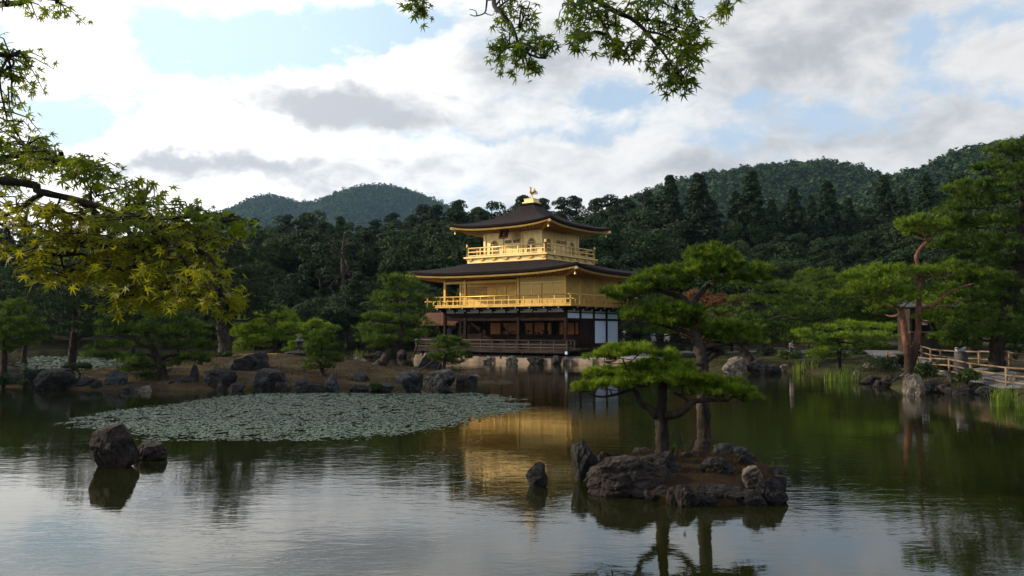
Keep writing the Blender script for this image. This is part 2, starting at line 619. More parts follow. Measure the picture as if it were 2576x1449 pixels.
        principled(t, out, c, r, 0.88, 0.5, t.noise(tc, 5, 6, 0.65), 0.25, 0.02)
    m, t, out = new_mat('gold_board')
    tc = t.n('ShaderNodeTexCoord').outputs['Object']
    sz = t.n('ShaderNodeSeparateXYZ')
    t.link(tc, sz.inputs[0])
    fr = t.math('FRACT', t.math('MULTIPLY', sz.outputs[2], 7.5))
    groove = t.smooth(t.math('ABSOLUTE', t.math('SUBTRACT', fr, 0.5)), 0.42, 0.5)
    row = t.n('ShaderNodeTexWhiteNoise', noise_dimensions='1D')
    t.link(t.math('FLOOR', t.math('MULTIPLY', sz.outputs[2], 7.5)), row.inputs['W'])
    c = t.mix(row.outputs['Value'], (0.51, 0.345, 0.115), (0.63, 0.445, 0.165))
    c = t.mix(t.math('MULTIPLY', groove, 0.5), c, (0.30, 0.17, 0.04))
    hb = t.math('SUBTRACT', t.math('MULTIPLY', t.noise(tc, 4, 6, 0.6), 0.7), groove)
    principled(t, out, c, 0.42, 0.85, 0.5, hb, 0.4, 0.015)
    mat_noise('bark_shingle', (0.011, 0.0085, 0.0095), (0.026, 0.020, 0.022), 3.0, 9, 0.9, 0, 0.12, 0.6, 0.03, (1, 1, 3.0))
    mat_noise('bark_edge', (0.010, 0.007, 0.006), (0.022, 0.015, 0.012), 6.0, 6, 0.9, 0, 0.15, 0.5, 0.02, (0.3, 0.3, 12.0))
    mat_noise('dark_wood', (0.010, 0.006, 0.005), (0.026, 0.015, 0.011), 5.0, 7, 0.85, 0, 0.10, 0.3, 0.01, (1, 1, 0.15))
    mat_noise('brown_wood', (0.012, 0.006, 0.004), (0.028, 0.014, 0.009), 5.0, 7, 0.85, 0, 0.12, 0.3, 0.01, (0.2, 0.2, 1))
    mat_noise('old_wood', (0.018, 0.013, 0.012), (0.048, 0.036, 0.033), 5.0, 7, 0.85, 0, 0.12, 0.3, 0.01, (0.2, 0.2, 1))
    mat_noise('rail_wood', (0.035, 0.029, 0.027), (0.08, 0.066, 0.062), 5.0, 7, 0.75, 0, 0.25, 0.3, 0.01, (0.2, 0.2, 1))
    mat_noise('reddish_bark_roof', (0.06, 0.026, 0.015), (0.13, 0.058, 0.032), 4.0, 8, 0.85, 0, 0.2, 0.6, 0.02)
    mat_noise('plaster', (0.50, 0.65, 0.88), (0.55, 0.70, 0.92), 2.0, 5, 0.85, 0, 0.25, 0.05, 0.01)  # white walls; the blue of the sky light is put into the colour
    mat_noise('plaster_dim', (0.42, 0.43, 0.42), (0.5, 0.5, 0.49), 2.0, 5, 0.85, 0, 0.25, 0.05, 0.01)
    mat_noise('painted_screen', (0.55, 0.20, 0.05), (0.68, 0.28, 0.08), 1.5, 5, 0.6, 0, 0.3, 0.05, 0.01)
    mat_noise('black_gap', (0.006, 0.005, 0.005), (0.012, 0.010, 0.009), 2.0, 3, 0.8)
    mat_noise('window_lattice', (0.045, 0.036, 0.042), (0.075, 0.06, 0.06), 3.0, 4, 0.6)
    mat_noise('plaque_red', (0.13, 0.022, 0.012), (0.2, 0.04, 0.02), 6.0, 4, 0.5)
    mat_noise('bank_stone', (0.14, 0.105, 0.08), (0.33, 0.26, 0.2), 1.1, 9, 0.85, 0, 0.3, 0.9, 0.05)
    mat_noise('bank_gravel', (0.20, 0.21, 0.22), (0.34, 0.35, 0.36), 5.0, 8, 0.9, 0, 0.2, 0.6, 0.02)
    mat_noise('lantern_stone', (0.025, 0.027, 0.032), (0.08, 0.083, 0.09), 5.0, 8, 0.85, 0, 0.25, 0.6, 0.02)
    mat_noise('bamboo_rail', (0.085, 0.058, 0.036), (0.24, 0.165, 0.105), 4.0, 6, 0.6, 0, 0.35, 0.3, 0.01, (0.4, 0.4, 1))
    mat_noise('booth_wall', (0.022, 0.016, 0.012), (0.04, 0.03, 0.022), 2.0, 5, 0.8)
    mat_noise('booth_roof', (0.018, 0.018, 0.02), (0.035, 0.036, 0.04), 4.0, 6, 0.6, 0, 0.4)
    mat_noise('paper_white', (0.62, 0.63, 0.66), (0.7, 0.71, 0.74), 3.0, 3, 0.7)
    mat_noise('ink', (0.02, 0.02, 0.025), (0.03, 0.03, 0.035), 3.0, 2, 0.7)
    mat_noise('skin', (0.42, 0.25, 0.17), (0.48, 0.29, 0.20), 6.0, 3, 0.6)
    mat_noise('hair', (0.012, 0.009, 0.008), (0.02, 0.016, 0.014), 9.0, 3, 0.5)
    mat_noise('cloth_white', (0.62, 0.64, 0.70), (0.7, 0.72, 0.77), 6.0, 3, 0.85)
    mat_noise('cloth_blue', (0.20, 0.27, 0.45), (0.27, 0.35, 0.55), 6.0, 3, 0.85)
    mat_noise('cloth_navy', (0.02, 0.025, 0.045), (0.035, 0.04, 0.065), 6.0, 3, 0.85)
    mat_noise('cloth_grey', (0.12, 0.13, 0.15), (0.17, 0.18, 0.2), 6.0, 3, 0.85)


make_materials()
M = MATS

# ------------------------------------------------------------------ land and water
LAND = [(-900, 8), (-60, 9), (-34, 12), (-27.5, 28), (-28, 48), (-36, 58), (-48, 70), (-48, 82), (-34, 84), (-22, 80), (-14, 77), (-9, 74), (-3.5, 73), (3, 73), (9.8, 66.5), (11, 62), (11.2, 55), (12, 49.6),
        (16, 49), (17.2, 44), (16.8, 39), (16.1, 36.4), (15.7, 34.2), (16.5, 32.9), (17.3, 32.3), (17.6, 30.6), (17.3, 28.8), (16.9, 26.5), (17.6, 20), (17, 6), (8, -1.5), (-8, -3), (-20, -2), (-32, 4), (-60, 3), (-900, 0), (-900, -60), (900, -60), (900, 4000), (-900, 4000)]


def land_dist(X, Y):
    """signed distance to the shore, positive on land"""
    P0 = np.array(LAND, dtype=float)
    P1 = np.roll(P0, -1, axis=0)
    best = np.full(X.shape, 1e9)
    inside = np.zeros(X.shape, dtype=bool)
    for (ax, ay), (bx, by) in zip(P0, P1):
        dx, dy = bx - ax, by - ay
        t = np.clip(((X - ax) * dx + (Y - ay) * dy) / (dx * dx + dy * dy), 0, 1)
        best = np.minimum(best, np.hypot(X - ax - t * dx, Y - ay - t * dy))
        cond = ((ay > Y) != (by > Y)) & (X < (bx - ax) * (Y - ay) / ((by - ay) if by != ay else 1e-9) + ax)
        inside ^= cond
    return np.where(inside, best, -best)


def sstep(v, a, b):
    t = np.clip((v - a) / (b - a), 0, 1)
    return t * t * (3 - 2 * t)


def wave_noise(X, Y):
    return (np.sin(X * 0.31 + 1.3 * np.sin(Y * 0.23)) + np.sin(Y * 0.41 + 1.1 * np.sin(X * 0.37 + 2)) + 0.6 * np.sin(X * 0.93 + Y * 0.71)) / 2.6


def ground_z(X, Y):
    X = np.asarray(X, dtype=float)
    Y = np.asarray(Y, dtype=float)
    d = land_dist(X, Y) + 0.35 * wave_noise(X * 2.1, Y * 2.3)
    z = -1.1 + 1.45 * sstep(d, -1.6, 0.7) + 0.28 * sstep(d, 0.5, 5)
    inland = sstep(d, 1.0, 6.0)
    z = z + inland * 0.14 * wave_noise(X, Y)
    z = z + 0.55 * sstep(X, 18, 30) * sstep(Y, 36, 55) * inland
    z = z + 9.5 * sstep(Y, 86, 150) * inland + 1.2 * sstep(Y, 78, 95) * inland
    z = z + 5.0 * sstep(X, 25, 75) * sstep(Y, 55, 110) * inland
    return z


def gz(x, y):
    return float(ground_z(np.array([x]), np.array([y]))[0])


def build_land():
    xs = np.unique(np.concatenate([np.arange(-900, -160, 60), np.arange(-160, -45, 6), np.arange(-45, 50, 0.8), np.arange(50, 160, 6), np.arange(160, 901, 60)]))
    ys = np.unique(np.concatenate([np.arange(-60, -8, 4), np.arange(-8, 90, 0.8), np.arange(90, 170, 4), np.arange(170, 4001, 150)]))
    X, Y = np.meshgrid(xs, ys)
    Z = ground_z(X, Y)
    V = np.stack([X.ravel(), Y.ravel(), Z.ravel()], 1)
    nx, ny = len(xs), len(ys)
    i = np.arange(nx * ny).reshape(ny, nx)
    F = np.stack([i[:-1, :-1].ravel(), i[:-1, 1:].ravel(), i[1:, 1:].ravel(), i[1:, :-1].ravel()], 1)
    o = link_mesh('ground', mesh_np('ground', V, F, True), M['forest_floor'])
    tag(o, kind='structure')
    # pond surface
    xs = np.array([-900.0, 900.0])
    me = mesh_np('pond_water', [(-900, -60, 0), (60, -60, 0), (60, 86, 0), (-900, 86, 0)], [(0, 1, 2, 3)])
    tag(link_mesh('pond_water', me, M['pond_water']), kind='structure')


build_land()


def mound(name, cx, cy, hx, hy, hfun, mat, n=90, wob=0.08, seed=0, power=2.4):
    """a low island: an uneven outline, top height from hfun(u, v) with u, v in -1..1"""
    xs = np.linspace(-1.15, 1.15, n)
    X, Y = np.meshgrid(xs, xs)
    ang = np.arctan2(Y, X)
    r = np.hypot(X, Y)
    edge = 1 + wob * (np.sin(3 * ang + seed) + 0.7 * np.sin(5 * ang + 2 * seed) + 0.5 * np.sin(9 * ang + seed * 3))
    q = r / edge
    prof = np.clip(1 - q ** power, -0.6, 1)
    H = hfun(X, Y)
    wx, wy = cx + X * hx, cy + Y * hy
    Z = np.where(prof > 0, H * prof ** 0.55, prof * 1.6)
    rough = np.array([mnoise.fractal(Vector((a * 1.3 + seed, b * 1.3, 0.3)), 1.0, 2.0, 5) for a, b in zip(wx.ravel(), wy.ravel())]).reshape(X.shape)
    Z = Z + rough * 0.06 * min(1.0, hx / 4) * (prof > 0)
    V = np.stack([wx.ravel(), wy.ravel(), Z.ravel()], 1)
    i = np.arange(n * n).reshape(n, n)
    F = np.stack([i[:-1, :-1].ravel(), i[:-1, 1:].ravel(), i[1:, 1:].ravel(), i[1:, :-1].ravel()], 1)
    o = link_mesh(name, mesh_np(name, V, F, True), mat)
    tag(o, kind='structure')

    def zat(x, y):
        u, v = (x - cx) / hx, (y - cy) / hy
        a = math.atan2(v, u)
        e = 1 + wob * (math.sin(3 * a + seed) + 0.7 * math.sin(5 * a + 2 * seed) + 0.5 * math.sin(9 * a + seed * 3))
        p = 1 - (math.hypot(u, v) / e) ** power
        return float(hfun(np.array([u]), np.array([v]))[0]) * p ** 0.55 if p > 0 else p * 1.6
    return zat


ridge = [(-1.2, 0.5), (-0.75, 0.55), (-0.45, 0.75), (-0.1, 1.15), (0.15, 1.25), (0.4, 0.95), (0.62, 0.7), (0.85, 0.45), (1.2, 0.2)]


def ridge_fn(U, V):
    a = np.interp(U, [p[0] for p in ridge], [p[1] for p in ridge])
    return a * (0.42 + 0.58 * sstep(V, -0.9, 0.35))


island_z = mound('island', -12.8, 40.3, 12.3, 6.3, ridge_fn, M['moss_ground'], 130, 0.05, 1.7, 3.0)
islet_z = mound('islet', 2.86, 13.55, 1.42, 1.75, lambda U, V: 0.26 + 0.12 * sstep(V, -0.8, 0.5) + 0 * U, M['islet_moss'], 90, 0.05, 0.6, 3.2)


# ------------------------------------------------------------------ hills with their woods
def crest_fn(pts):
    return lambda px: interp(px, pts)


def tri_clumps(C, S, nface, fsize, rng, up=0.35):
    """clump of random little faces for each centre C with half sizes S (N,3)"""
    n = len(C)
    d = rng.normal(size=(n, nface, 3))
    d /= np.linalg.norm(d, axis=2, keepdims=True)
    d[:, :, 2] = np.where(d[:, :, 2] < -0.3, -d[:, :, 2], d[:, :, 2])
    rr = rng.uniform(0.65, 1.0, size=(n, nface, 1))
    pos = C[:, None, :] + d * S[:, None, :] * rr
    nrm = d + rng.normal(size=d.shape) * 0.45 + np.array([0, 0, up])
    nrm /= np.linalg.norm(nrm, axis=2, keepdims=True)
    t = np.cross(nrm, rng.normal(size=d.shape))
    t /= np.linalg.norm(t, axis=2, keepdims=True)
    b = np.cross(nrm, t)
    fs = (fsize if np.ndim(fsize) else np.full(n, fsize))[:, None, None] * rng.uniform(0.6, 1.3, size=(n, nface, 1))
    v = np.stack([pos - t * fs - b * fs * 0.6, pos + t * fs * 0.9 - b * fs * 0.7, pos + t * fs * 0.2 + b * fs], 2)
    V = v.reshape(-1, 3)
    F = np.arange(len(V)).reshape(-1, 3)
    return V, F


def hill(name, crest, x0, x1, Yc, W, nx, ny, wood, clump, nface, gap, seed, relief):
    """a ridge whose skyline stands where crest (px, py) puts it at distance Yc, W deep; woods on it"""
    rng = np.random.default_rng(seed)
    pxs = np.linspace(x0, x1, nx)
    zc = np.array([P(px, interp(px, crest), Yc).z for px in pxs])
    Xc = np.array([P(px, 800, Yc).x for px in pxs])

    def zfun(X, Yo):
        """Yo: -1 (foot, towards us) .. 0 crest .. 1 back"""
        base = np.interp(X, Xc, zc)
        s = np.where(Yo < 0, 1 - np.abs(Yo) ** 1.25, 1 - np.abs(Yo) ** 2)
        gul = np.sin(X / relief + 1.7 * np.sin(Yo * 3 + seed)) * 0.5 + np.sin(X / relief * 2.3 + Yo * 5 + seed) * 0.3
        return base * (s + 0.09 * gul * np.abs(Yo) * (1 - np.abs(Yo)) * 4)
    yo = np.linspace(-1, 1, ny)
    X, YO = np.meshgrid(Xc, yo)
    Z = zfun(X, YO) - 3.0 * (np.abs(YO) > 0.97)
    V = np.stack([X.ravel(), (Yc + YO * W).ravel(), Z.ravel()], 1)
    i = np.arange(nx * ny).reshape(ny, nx)
    F = np.stack([i[:-1, :-1].ravel(), i[:-1, 1:].ravel(), i[1:, 1:].ravel(), i[1:, :-1].ravel()], 1)
    tag(link_mesh(name, mesh_np(name, V, F, True), M['hill_soil']), kind='structure')
    # the far wood, one mass nobody could count
    xs = np.arange(Xc[0], Xc[-1], gap)
    ys = np.arange(-0.92, 0.12, gap / W * 0.9)
    gx, gy = np.meshgrid(xs, ys)
    gx = gx.ravel() + rng.uniform(-0.5, 0.5, gx.size) * gap
    gy = gy.ravel() + rng.uniform(-0.5, 0.5, gy.size) * gap / W * 0.9
    gzv = zfun(gx, gy)
    k = rng.uniform(0.7, 1.35, gx.size)
    S = np.stack([clump * 0.55 * k, clump * 0.55 * k, clump * rng.uniform(0.6, 1.15, gx.size) * k], 1)
    C = np.stack([gx, Yc + gy * W, gzv + S[:, 2] * 0.35], 1)
    Vv, Ff = tri_clumps(C, S, nface, clump * 0.23 * k, rng)
    o = link_mesh(wood[0], mesh_np(wood[0], Vv, Ff), M['hill_leaf'])
    tag(o, wood[1], 'woodland', None, 'stuff')


hill('mountain', [(380, 640), (480, 575), (560, 538), (592, 524), (625, 508), (668, 497), (705, 503), (745, 514), (785, 518), (815, 510), (850, 494), (895, 480), (940, 473), (985, 478), (1030, 488), (1080, 503), (1130, 528), (1250, 575), (1400, 640)],
     380, 1400, 1700, 420, 130, 40, ('mountain_forest', 'hazy blue green woods covering the twin peaked far mountain'), 8.0, 16, 7.0, 3, 60.0)
hill('hill', [(1380, 640), (1500, 560), (1600, 508), (1650, 488), (1720, 466), (1800, 446), (1880, 436), (1960, 432), (2040, 426), (2090, 421), (2130, 424), (2170, 436), (2210, 455), (2250, 466), (2300, 480), (2400, 530), (2500, 590)],
     1380, 2500, 620, 190, 120, 40, ('hill_forest', 'sunlit green woods on the rounded hill right of the pavilion'), 4.6, 24, 3.5, 5, 22.0)
hill('hill', [(2080, 560), (2170, 500), (2230, 462), (2280, 450), (2340, 442), (2380, 418), (2420, 400), (2470, 386), (2520, 380), (2600, 368), (2700, 360), (2850, 380)],
     2080, 2850, 470, 170, 110, 40, ('hill_forest', 'dark green woods on the steep hill at the right edge'), 4.2, 24, 3.3, 8, 22.0)

# ------------------------------------------------------------------ the golden pavilion
PAV = Vector((1.616, 68.18, 0.0))
PROT = -math.atan2(0.572, 0.82)
HX, HY = 5.73, 4.13              # half size of the two lower storeys
pav = empty('golden_pavilion', PAV, PROT, 'three storey pavilion with two gold leaf upper storeys and dark shingle roofs by the pond', 'pavilion')


def pw(x, y, z=0.0):
    """pavilion coordinates to the world"""
    c, s = math.cos(PROT), math.sin(PROT)
    return Vector((PAV.x + c * x - s * y, PAV.y + s * x + c * y, z))


def roof_part(name, inner, outer, prof, lift, lp, thick, mats, wall_half, soffit_z, raf_step, parent):
    """hipped roof with upturned corners. prof(t), t 0 at the top .. 1 at the eave"""
    ix, iy = inner
    ox, oy = outer
    nt, ns = 14, 40

    def pt(side, t, s, dz=0.0, shrink=0.0):
        hx, hy = lerp(ix, ox, t) - shrink, lerp(iy, oy, t) - shrink
        z = prof(t) + lift * abs(s) ** lp * t * t + dz
        return {0: (hx * s, -hy, z), 1: (hx, hy * s, z), 2: (-hx * s, hy, z), 3: (-hx, -hy * s, z)}[side]
    mb = MB()
    for side in range(4):
        vs, fs = [], []
        for i in range(nt + 1):
            for k in range(ns + 1):
                vs.append(pt(side, i / nt, -1 + 2 * k / ns))
        for i in range(nt):
            for k in range(ns):
                a = i * (ns + 1) + k
                fs.append((a, a + ns + 1, a + ns + 2, a + 1))
        mb.add(vs, fs, True)
    # thick layered edge
    mb.mi = 1
    for side in range(4):
        vs, fs = [], []
        for k in range(ns + 1):
            s = -1 + 2 * k / ns
            vs += [pt(side, 1, s), pt(side, 1, s, -thick * 0.55, 0.03), pt(side, 1, s, -thick, 0.14)]
        for k in range(ns):
            a = k * 3
            for j in (0, 1):
                fs.append((a + j, a + j + 1, a + j + 4, a + j + 3))
        mb.add(vs, fs, False)
    roof = mb.build(name, [M['bark_shingle'], M['bark_edge']], parent)
    # gold fascia board below the edge
    fb = MB()
    for side in range(4):
        vs, fs = [], []
        for k in range(ns + 1):
            s = -1 + 2 * k / ns
            vs += [pt(side, 1, s, -thick - 0.004, 0.10), pt(side, 1, s, -thick - 0.13, 0.13), pt(side, 1, s, -thick - 0.135, 0.30), pt(side, 1, s, -thick - 0.03, 0.34)]
        for k in range(ns):
            a = k * 4
            for j in (0, 1, 2):
                fs.append((a + j, a + j + 1, a + j + 5, a + j + 4))
            fs.append((a + 3, a, a + 4, a + 7))
        fb.add(vs, fs, False)
    fb.build('fascia', M['gold_leaf'], roof)
    # boarded underside with its rafters
    wx, wy = wall_half
    sb = MB()

    def sof(side, q, s, dz=0.0):
        """q 0 at the wall, 1 at the edge"""
        hx, hy = lerp(wx - 0.3, ox - 0.2, q), lerp(wy - 0.3, oy - 0.2, q)
        ze = prof(1) + lift * abs(s) ** lp - thick - 0.05
        z = lerp(soffit_z, ze, q) + dz + 0.10 * math.sin(math.pi * q)
        return {0: (hx * s, -hy, z), 1: (hx, hy * s, z), 2: (-hx * s, hy, z), 3: (-hx, -hy * s, z)}[side]
    for side in range(4):
        vs, fs = [], []
        for i in range(6):
            for k in range(ns + 1):
                vs.append(sof(side, i / 5, -1 + 2 * k / ns))
        for i in range(5):
            for k in range(ns):
                a = i * (ns + 1) + k
                fs.append((a, a + 1, a + ns + 2, a + ns + 1))
        sb.add(vs, fs, True)
    sb.build('soffit', M['gold_leaf'], roof)
    for side in range(4):
        rb = MB()
        L = ox if side in (0, 2) else oy
        n = int(2 * L / raf_step)
        for k in range(n + 1):
            s = -0.96 + 1.92 * k / n
            rb.beam(sof(side, 0.02, s, -0.05), sof(side, 0.80, s, -0.06), 0.085, 0.10)
        rb.build('rafters', M['gold_leaf'], roof)
    # hip tail beams with white ends
    for sx, sy in ((1, -1), (-1, -1), (1, 1), (-1, 1)):
        hb = MB()
        zt = prof(1) + lift - thick - 0.10
        hb.beam((sx * wx, sy * wy, soffit_z - 0.05), (sx * (ox - 0.05), sy * (oy - 0.05), zt - 0.02), 0.16, 0.18)
        hb.build('hip_rafter', M['gold_pale'], roof)
        bl = MB()
        bl.lathe([(0.012, 0.0), (0.012, -0.14), (0.05, -0.16), (0.075, -0.34), (0.08, -0.36)], 10, (sx * (ox - 0.35), sy * (oy - 0.35), zt - 0.12))
        bl.build('wind_bell', M['gold_pale'], roof)
    return roof


def railing(name, x0, y0, x1, y1, z0, tops, step, mat, parent, post_w=0.075, over=0.28, half=True):
    """railing between two corners: rails at heights tops (first is the highest)"""
    mb = MB()
    a, b = Vector((x0, y0, 0)), Vector((x1, y1, 0))
    d = (b - a).normalized()
    L = (b - a).length
    for i, zt in enumerate(tops):
        o = over if i < 2 else 0.02
        r = 0.055 if i == 0 else 0.042
        mb.tube([a - d * o + Vector((0, 0, zt)), b + d * o + Vector((0, 0, zt))], r, 8) if i == 0 else mb.beam(a - d * o + Vector((0, 0, zt)), b + d * o + Vector((0, 0, zt)), 0.07, 0.07)
    n = max(2, round(L / step))
    for k in range(n + 1):
        p = a.lerp(b, k / n)
        mb.box(p.x - post_w / 2, p.x + post_w / 2, p.y - post_w / 2, p.y + post_w / 2, z0, tops[0] - 0.03)
        if half and k < n:
            q = a.lerp(b, (k + 0.5) / n)
            mb.box(q.x - post_w * 0.45, q.x + post_w * 0.45, q.y - post_w * 0.45, q.y + post_w * 0.45, z0, tops[1] - 0.03)
    return mb.build(name, mat, parent)


def build_pavilion():
    DW, BW, GL, GP, GBD = M['dark_wood'], M['brown_wood'], M['gold_leaf'], M['gold_pale'], M['gold_board']
    # ---- ground storey -------------------------------------------------
    mb = MB()
    mb.box(-7.3, 7.05, -6.1, -HY - 0.02, 0.90, 1.0)
    mb.box(-7.3, -HX - 0.02, -HY, 3.9, 0.90, 1.0)
    for k in range(24):
        x = -7.0 + k * 0.6
        mb.box(x, x + 0.08, -6.09, -HY - 0.03, 0.80, 0.897)
    mb.box(-7.3, 7.05, -6.14, -6.02, 0.76, 0.895)
    mb.build('lower_deck', M['old_wood'], pav)
    for k in range(8):
        x = -6.6 + k * 1.93
        MB().box(x - 0.07, x + 0.07, -5.93, -5.79, 0.30, 0.79).build('deck_post', DW, pav)
    railing('deck_railing', -7.2, -6.0, 6.95, -6.0, 1.0, (1.66, 1.38, 1.16), 1.08, M['rail_wood'], pav, 0.07, 0.1, False)
    railing('deck_railing', 6.95, -5.95, 6.95, -4.9, 1.0, (1.66, 1.38, 1.16), 1.05, M['rail_wood'], pav, 0.07, 0.02, False)
    MB().box(6.9, 7.06, -6.17, -6.05, 0.70, 0.90).build('beam_end', M['plaster'], pav)
    # east steps
    mb = MB()
    mb.box(HX + 0.05, 6.9, -4.0, 3.9, 0.96, 1.08)
    mb.box(HX + 0.3, 7.6, -3.4, 3.6, 0.60, 0.78)
    mb.build('side_step', M['old_wood'], pav)
    MB().box(-HX, HX, -HY, HY, 1.14, 1.30).build('floor', BW, pav)
    mb = MB()
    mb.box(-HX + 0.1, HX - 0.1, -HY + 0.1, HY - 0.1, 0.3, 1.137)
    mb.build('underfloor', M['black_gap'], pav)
    for x in (HX, 1.53, -3.63, -HX):
        MB().box(x - 0.11, x + 0.11, -HY - 0.11, -HY + 0.11, 0.6, 4.04).build('column', BW, pav)
    for y in (-2.06, 0.0, 2.06, HY):
        MB().box(HX - 0.10, HX + 0.10, y - 0.09, y + 0.09, 1.0, 4.04).build('column', DW, pav)
        MB().box(-HX - 0.10, -HX + 0.10, y - 0.09, y + 0.09, 1.0, 4.04).build('column', DW, pav)
    for x in (-3.63, -1.53, 0.57, 2.67, 4.4):
        MB().box(x - 0.09, x + 0.09, -2.15, -1.97, 1.30, 3.7).build('column', BW, pav)
    # long lintel and the white strip above it
    mb = MB()
    mb.box(-HX + 0.12, HX - 0.12, -HY - 0.06, -HY + 0.06, 3.40, 3.74)
    mb.box(-HX + 0.12, HX - 0.12, -HY - 0.045, -HY + 0.045, 3.14, 3.394)
    mb.build('lintel', BW, pav)
    for x0, x1 in ((-5.6, -4.75), (-4.6, -3.78), (-3.48, -2.3), (-2.15, -1.0), (-0.85, 0.3), (0.45, 1.38), (1.68, 2.75), (2.9, 4.05), (4.2, 5.58)):
        MB().box(x0, x1, -HY - 0.02, -HY + 0.03, 3.76, 4.03).build('plaster_strip', M['plaster_dim'], pav)
    mb = MB()
    mb.box(-HX, HX, -HY + 0.035, -HY + 0.09, 3.745, 4.08)
    mb.box(HX - 0.09, HX - 0.035, -HY + 0.1, HY, 3.745, 4.08)
    mb.box(-HX + 0.035, -HX + 0.09, -HY + 0.1, HY, 3.745, 4.08)
    mb.build('frieze_wall', DW, pav)
    # the row of upper shutters, the low panel and the room behind
    mb = MB()
    mb.box(-HX + 0.12, HX - 0.12, -2.03, -2.09, 3.0, 3.72)
    mb.build('shutter_board', DW, pav)
    mb = MB()
    mb.box(-HX + 0.1, HX - 0.12, -2.10, -2.02, 1.31, 2.02)
    mb.box(-HX + 0.1, HX - 0.12, -2.14, -1.98, 2.024, 2.10)
    mb.build('low_panel', BW, pav)
    MB().box(HX - 0.07, HX - 0.01, -HY + 0.13, -2.17, 1.31, 1.98).build('low_panel', DW, pav)
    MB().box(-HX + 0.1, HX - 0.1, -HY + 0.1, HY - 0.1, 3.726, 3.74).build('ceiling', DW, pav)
    for x0, x1 in ((-3.4, -2.35), (-2.2, -0.55), (-0.15, 0.75), (0.95, 2.5), (3.3, 4.6), (4.75, 5.1)):
        MB().box(x0, x1, -1.06, -1.0, 1.35, 3.1).build('painted_screen', M['painted_screen'], pav)
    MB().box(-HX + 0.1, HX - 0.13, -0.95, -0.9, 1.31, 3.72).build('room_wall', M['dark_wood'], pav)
    for k, (x, h) in enumerate(((-1.7, 0.9), (-1.0, 0.5), (0.35, 0.8), (1.45, 0.45), (2.2, 0.55), (3.9, 0.95))):
        mb = MB()
        r = random.Random(k)
        mb.lathe([(0.13, 0), (0.15, 0.08), (0.07, 0.2), (0.1, 0.34), (0.05, 0.42)], 10, (x, -1.4, 1.55))
        mb.box(x - 0.22, x + 0.22, -1.55, -1.25, 1.31, 1.545)
        for j in range(7):
            a = r.uniform(-0.35, 0.35)
            mb.tube([(x, -1.4, 1.9), (x + a * 0.5, -1.4, 1.9 + h * 0.4), (x + a, -1.4 + r.uniform(-.1, .1), 1.9 + h * r.uniform(0.5, 0.9))], 0.012, 5)
            mb.ball((x + a, -1.4, 1.9 + h * r.uniform(0.45, 0.9)), 0.06, 6, 4)
        mb.build('altar_vase', M['black_gap'], pav)
    # east side: open bay, door, white panels
    MB().box(HX - 0.06, HX, -1.96, -0.10, 1.31, 3.14).build('door', DW, pav)
    for i, (y0, y1) in enumerate(((-HY + 0.13, -2.16), (-1.96, -0.10), (0.10, 1.96), (2.16, HY - 0.10))):
        MB().box(HX - 0.05, HX + 0.012, y0, y1, 3.32, 3.70).build('white_panel', M['plaster'], pav)
        MB().box(-HX - 0.012, -HX + 0.05, y0, y1, 3.32, 3.70).build('white_panel', M['plaster'], pav)
        if i > 1:
            MB().box(HX - 0.05, HX + 0.012, y0, y1, 1.40, 3.14).build('white_panel', M['plaster'], pav)
            MB().box(-HX - 0.012, -HX + 0.05, y0, y1, 1.40, 3.14).build('white_panel', M['plaster'], pav)
        MB().box(HX - 0.02, HX + 0.02, y0, y1, 3.77, 4.02).build('plaster_strip', M['plaster_dim'], pav)
    for sx in (1, -1):
        mb = MB()
        a, b = sorted((sx * (HX - 0.055), sx * (HX + 0.045)))
        y0 = -HY + 0.12
        mb.box(a, b, y0, HY - 0.1, 3.705, 3.765)
        mb.box(a, b, y0, HY - 0.1, 3.145, 3.315)
        mb.box(a, b, -1.96, HY - 0.1, 1.305, 1.395)
        mb.build('wall_frame', DW, pav)
    MB().box(-HX, HX, HY - 0.06, HY, 1.31, 4.08).build('back_wall', DW, pav)
    # brackets below the balcony with whitened ends
    mbs = []
    for k in range(10):
        mbs.append((-5.73 + k * 1.273, -HY, 0, -1))
    for k in range(7):
        mbs.append((HX, -HY + 0.05 + k * 1.36, 1, 0))
    for (x, y, dx, dy) in mbs:
        mb = MB()
        e = Vector((x + dx * 0.98, y + dy * 0.98, 4.10))
        mb.beam((x, y, 4.10), e, 0.11, 0.12)
        e2 = Vector((x + dx * 0.62, y + dy * 0.62, 3.94))
        mb.beam((x, y, 3.94), e2, 0.10, 0.12)
        b = mb.build('bracket', DW, pav)
        cb = MB()
        for q, zz in ((e, 4.10), (e2, 3.94)):
            cb.beam(q + Vector((dx * 0.003, dy * 0.003, 0)), q + Vector((dx * 0.03, dy * 0.03, 0)), 0.09, 0.10)
        cb.build('bracket_end', M['plaster_dim'], b)
    # ---- second storey -------------------------------------------------
    BX, BY = HX + 1.1, HY + 1.1
    mb = MB()
    mb.box(-BX, BX, -BY, BY, 4.19, 4.30)
    mb.box(-BX + 0.06, BX - 0.06, -BY + 0.06, BY - 0.06, 4.165, 4.188)
    mb.build('balcony', GL, pav)
    for (x0, y0, x1, y1) in ((-BX + 0.08, -BY + 0.08, BX - 0.08, -BY + 0.08), (BX - 0.08, -BY + 0.16, BX - 0.08, BY - 0.16),
                             (-BX + 0.08, -BY + 0.16, -BX + 0.08, BY - 0.16), (-BX + 0.16, BY - 0.08, BX - 0.16, BY - 0.08)):
        railing('balcony_railing', x0, y0, x1, y1, 4.30, (5.03, 4.71, 4.37), 1.3, GL, pav)
    for x in (1.53, -3.63, -HX):
        MB().box(x - 0.10, x + 0.10, -HY - 0.10, -HY + 0.10, 4.30, 6.42).build('column', GL, pav)
    T2 = 6.55
    mb = MB()
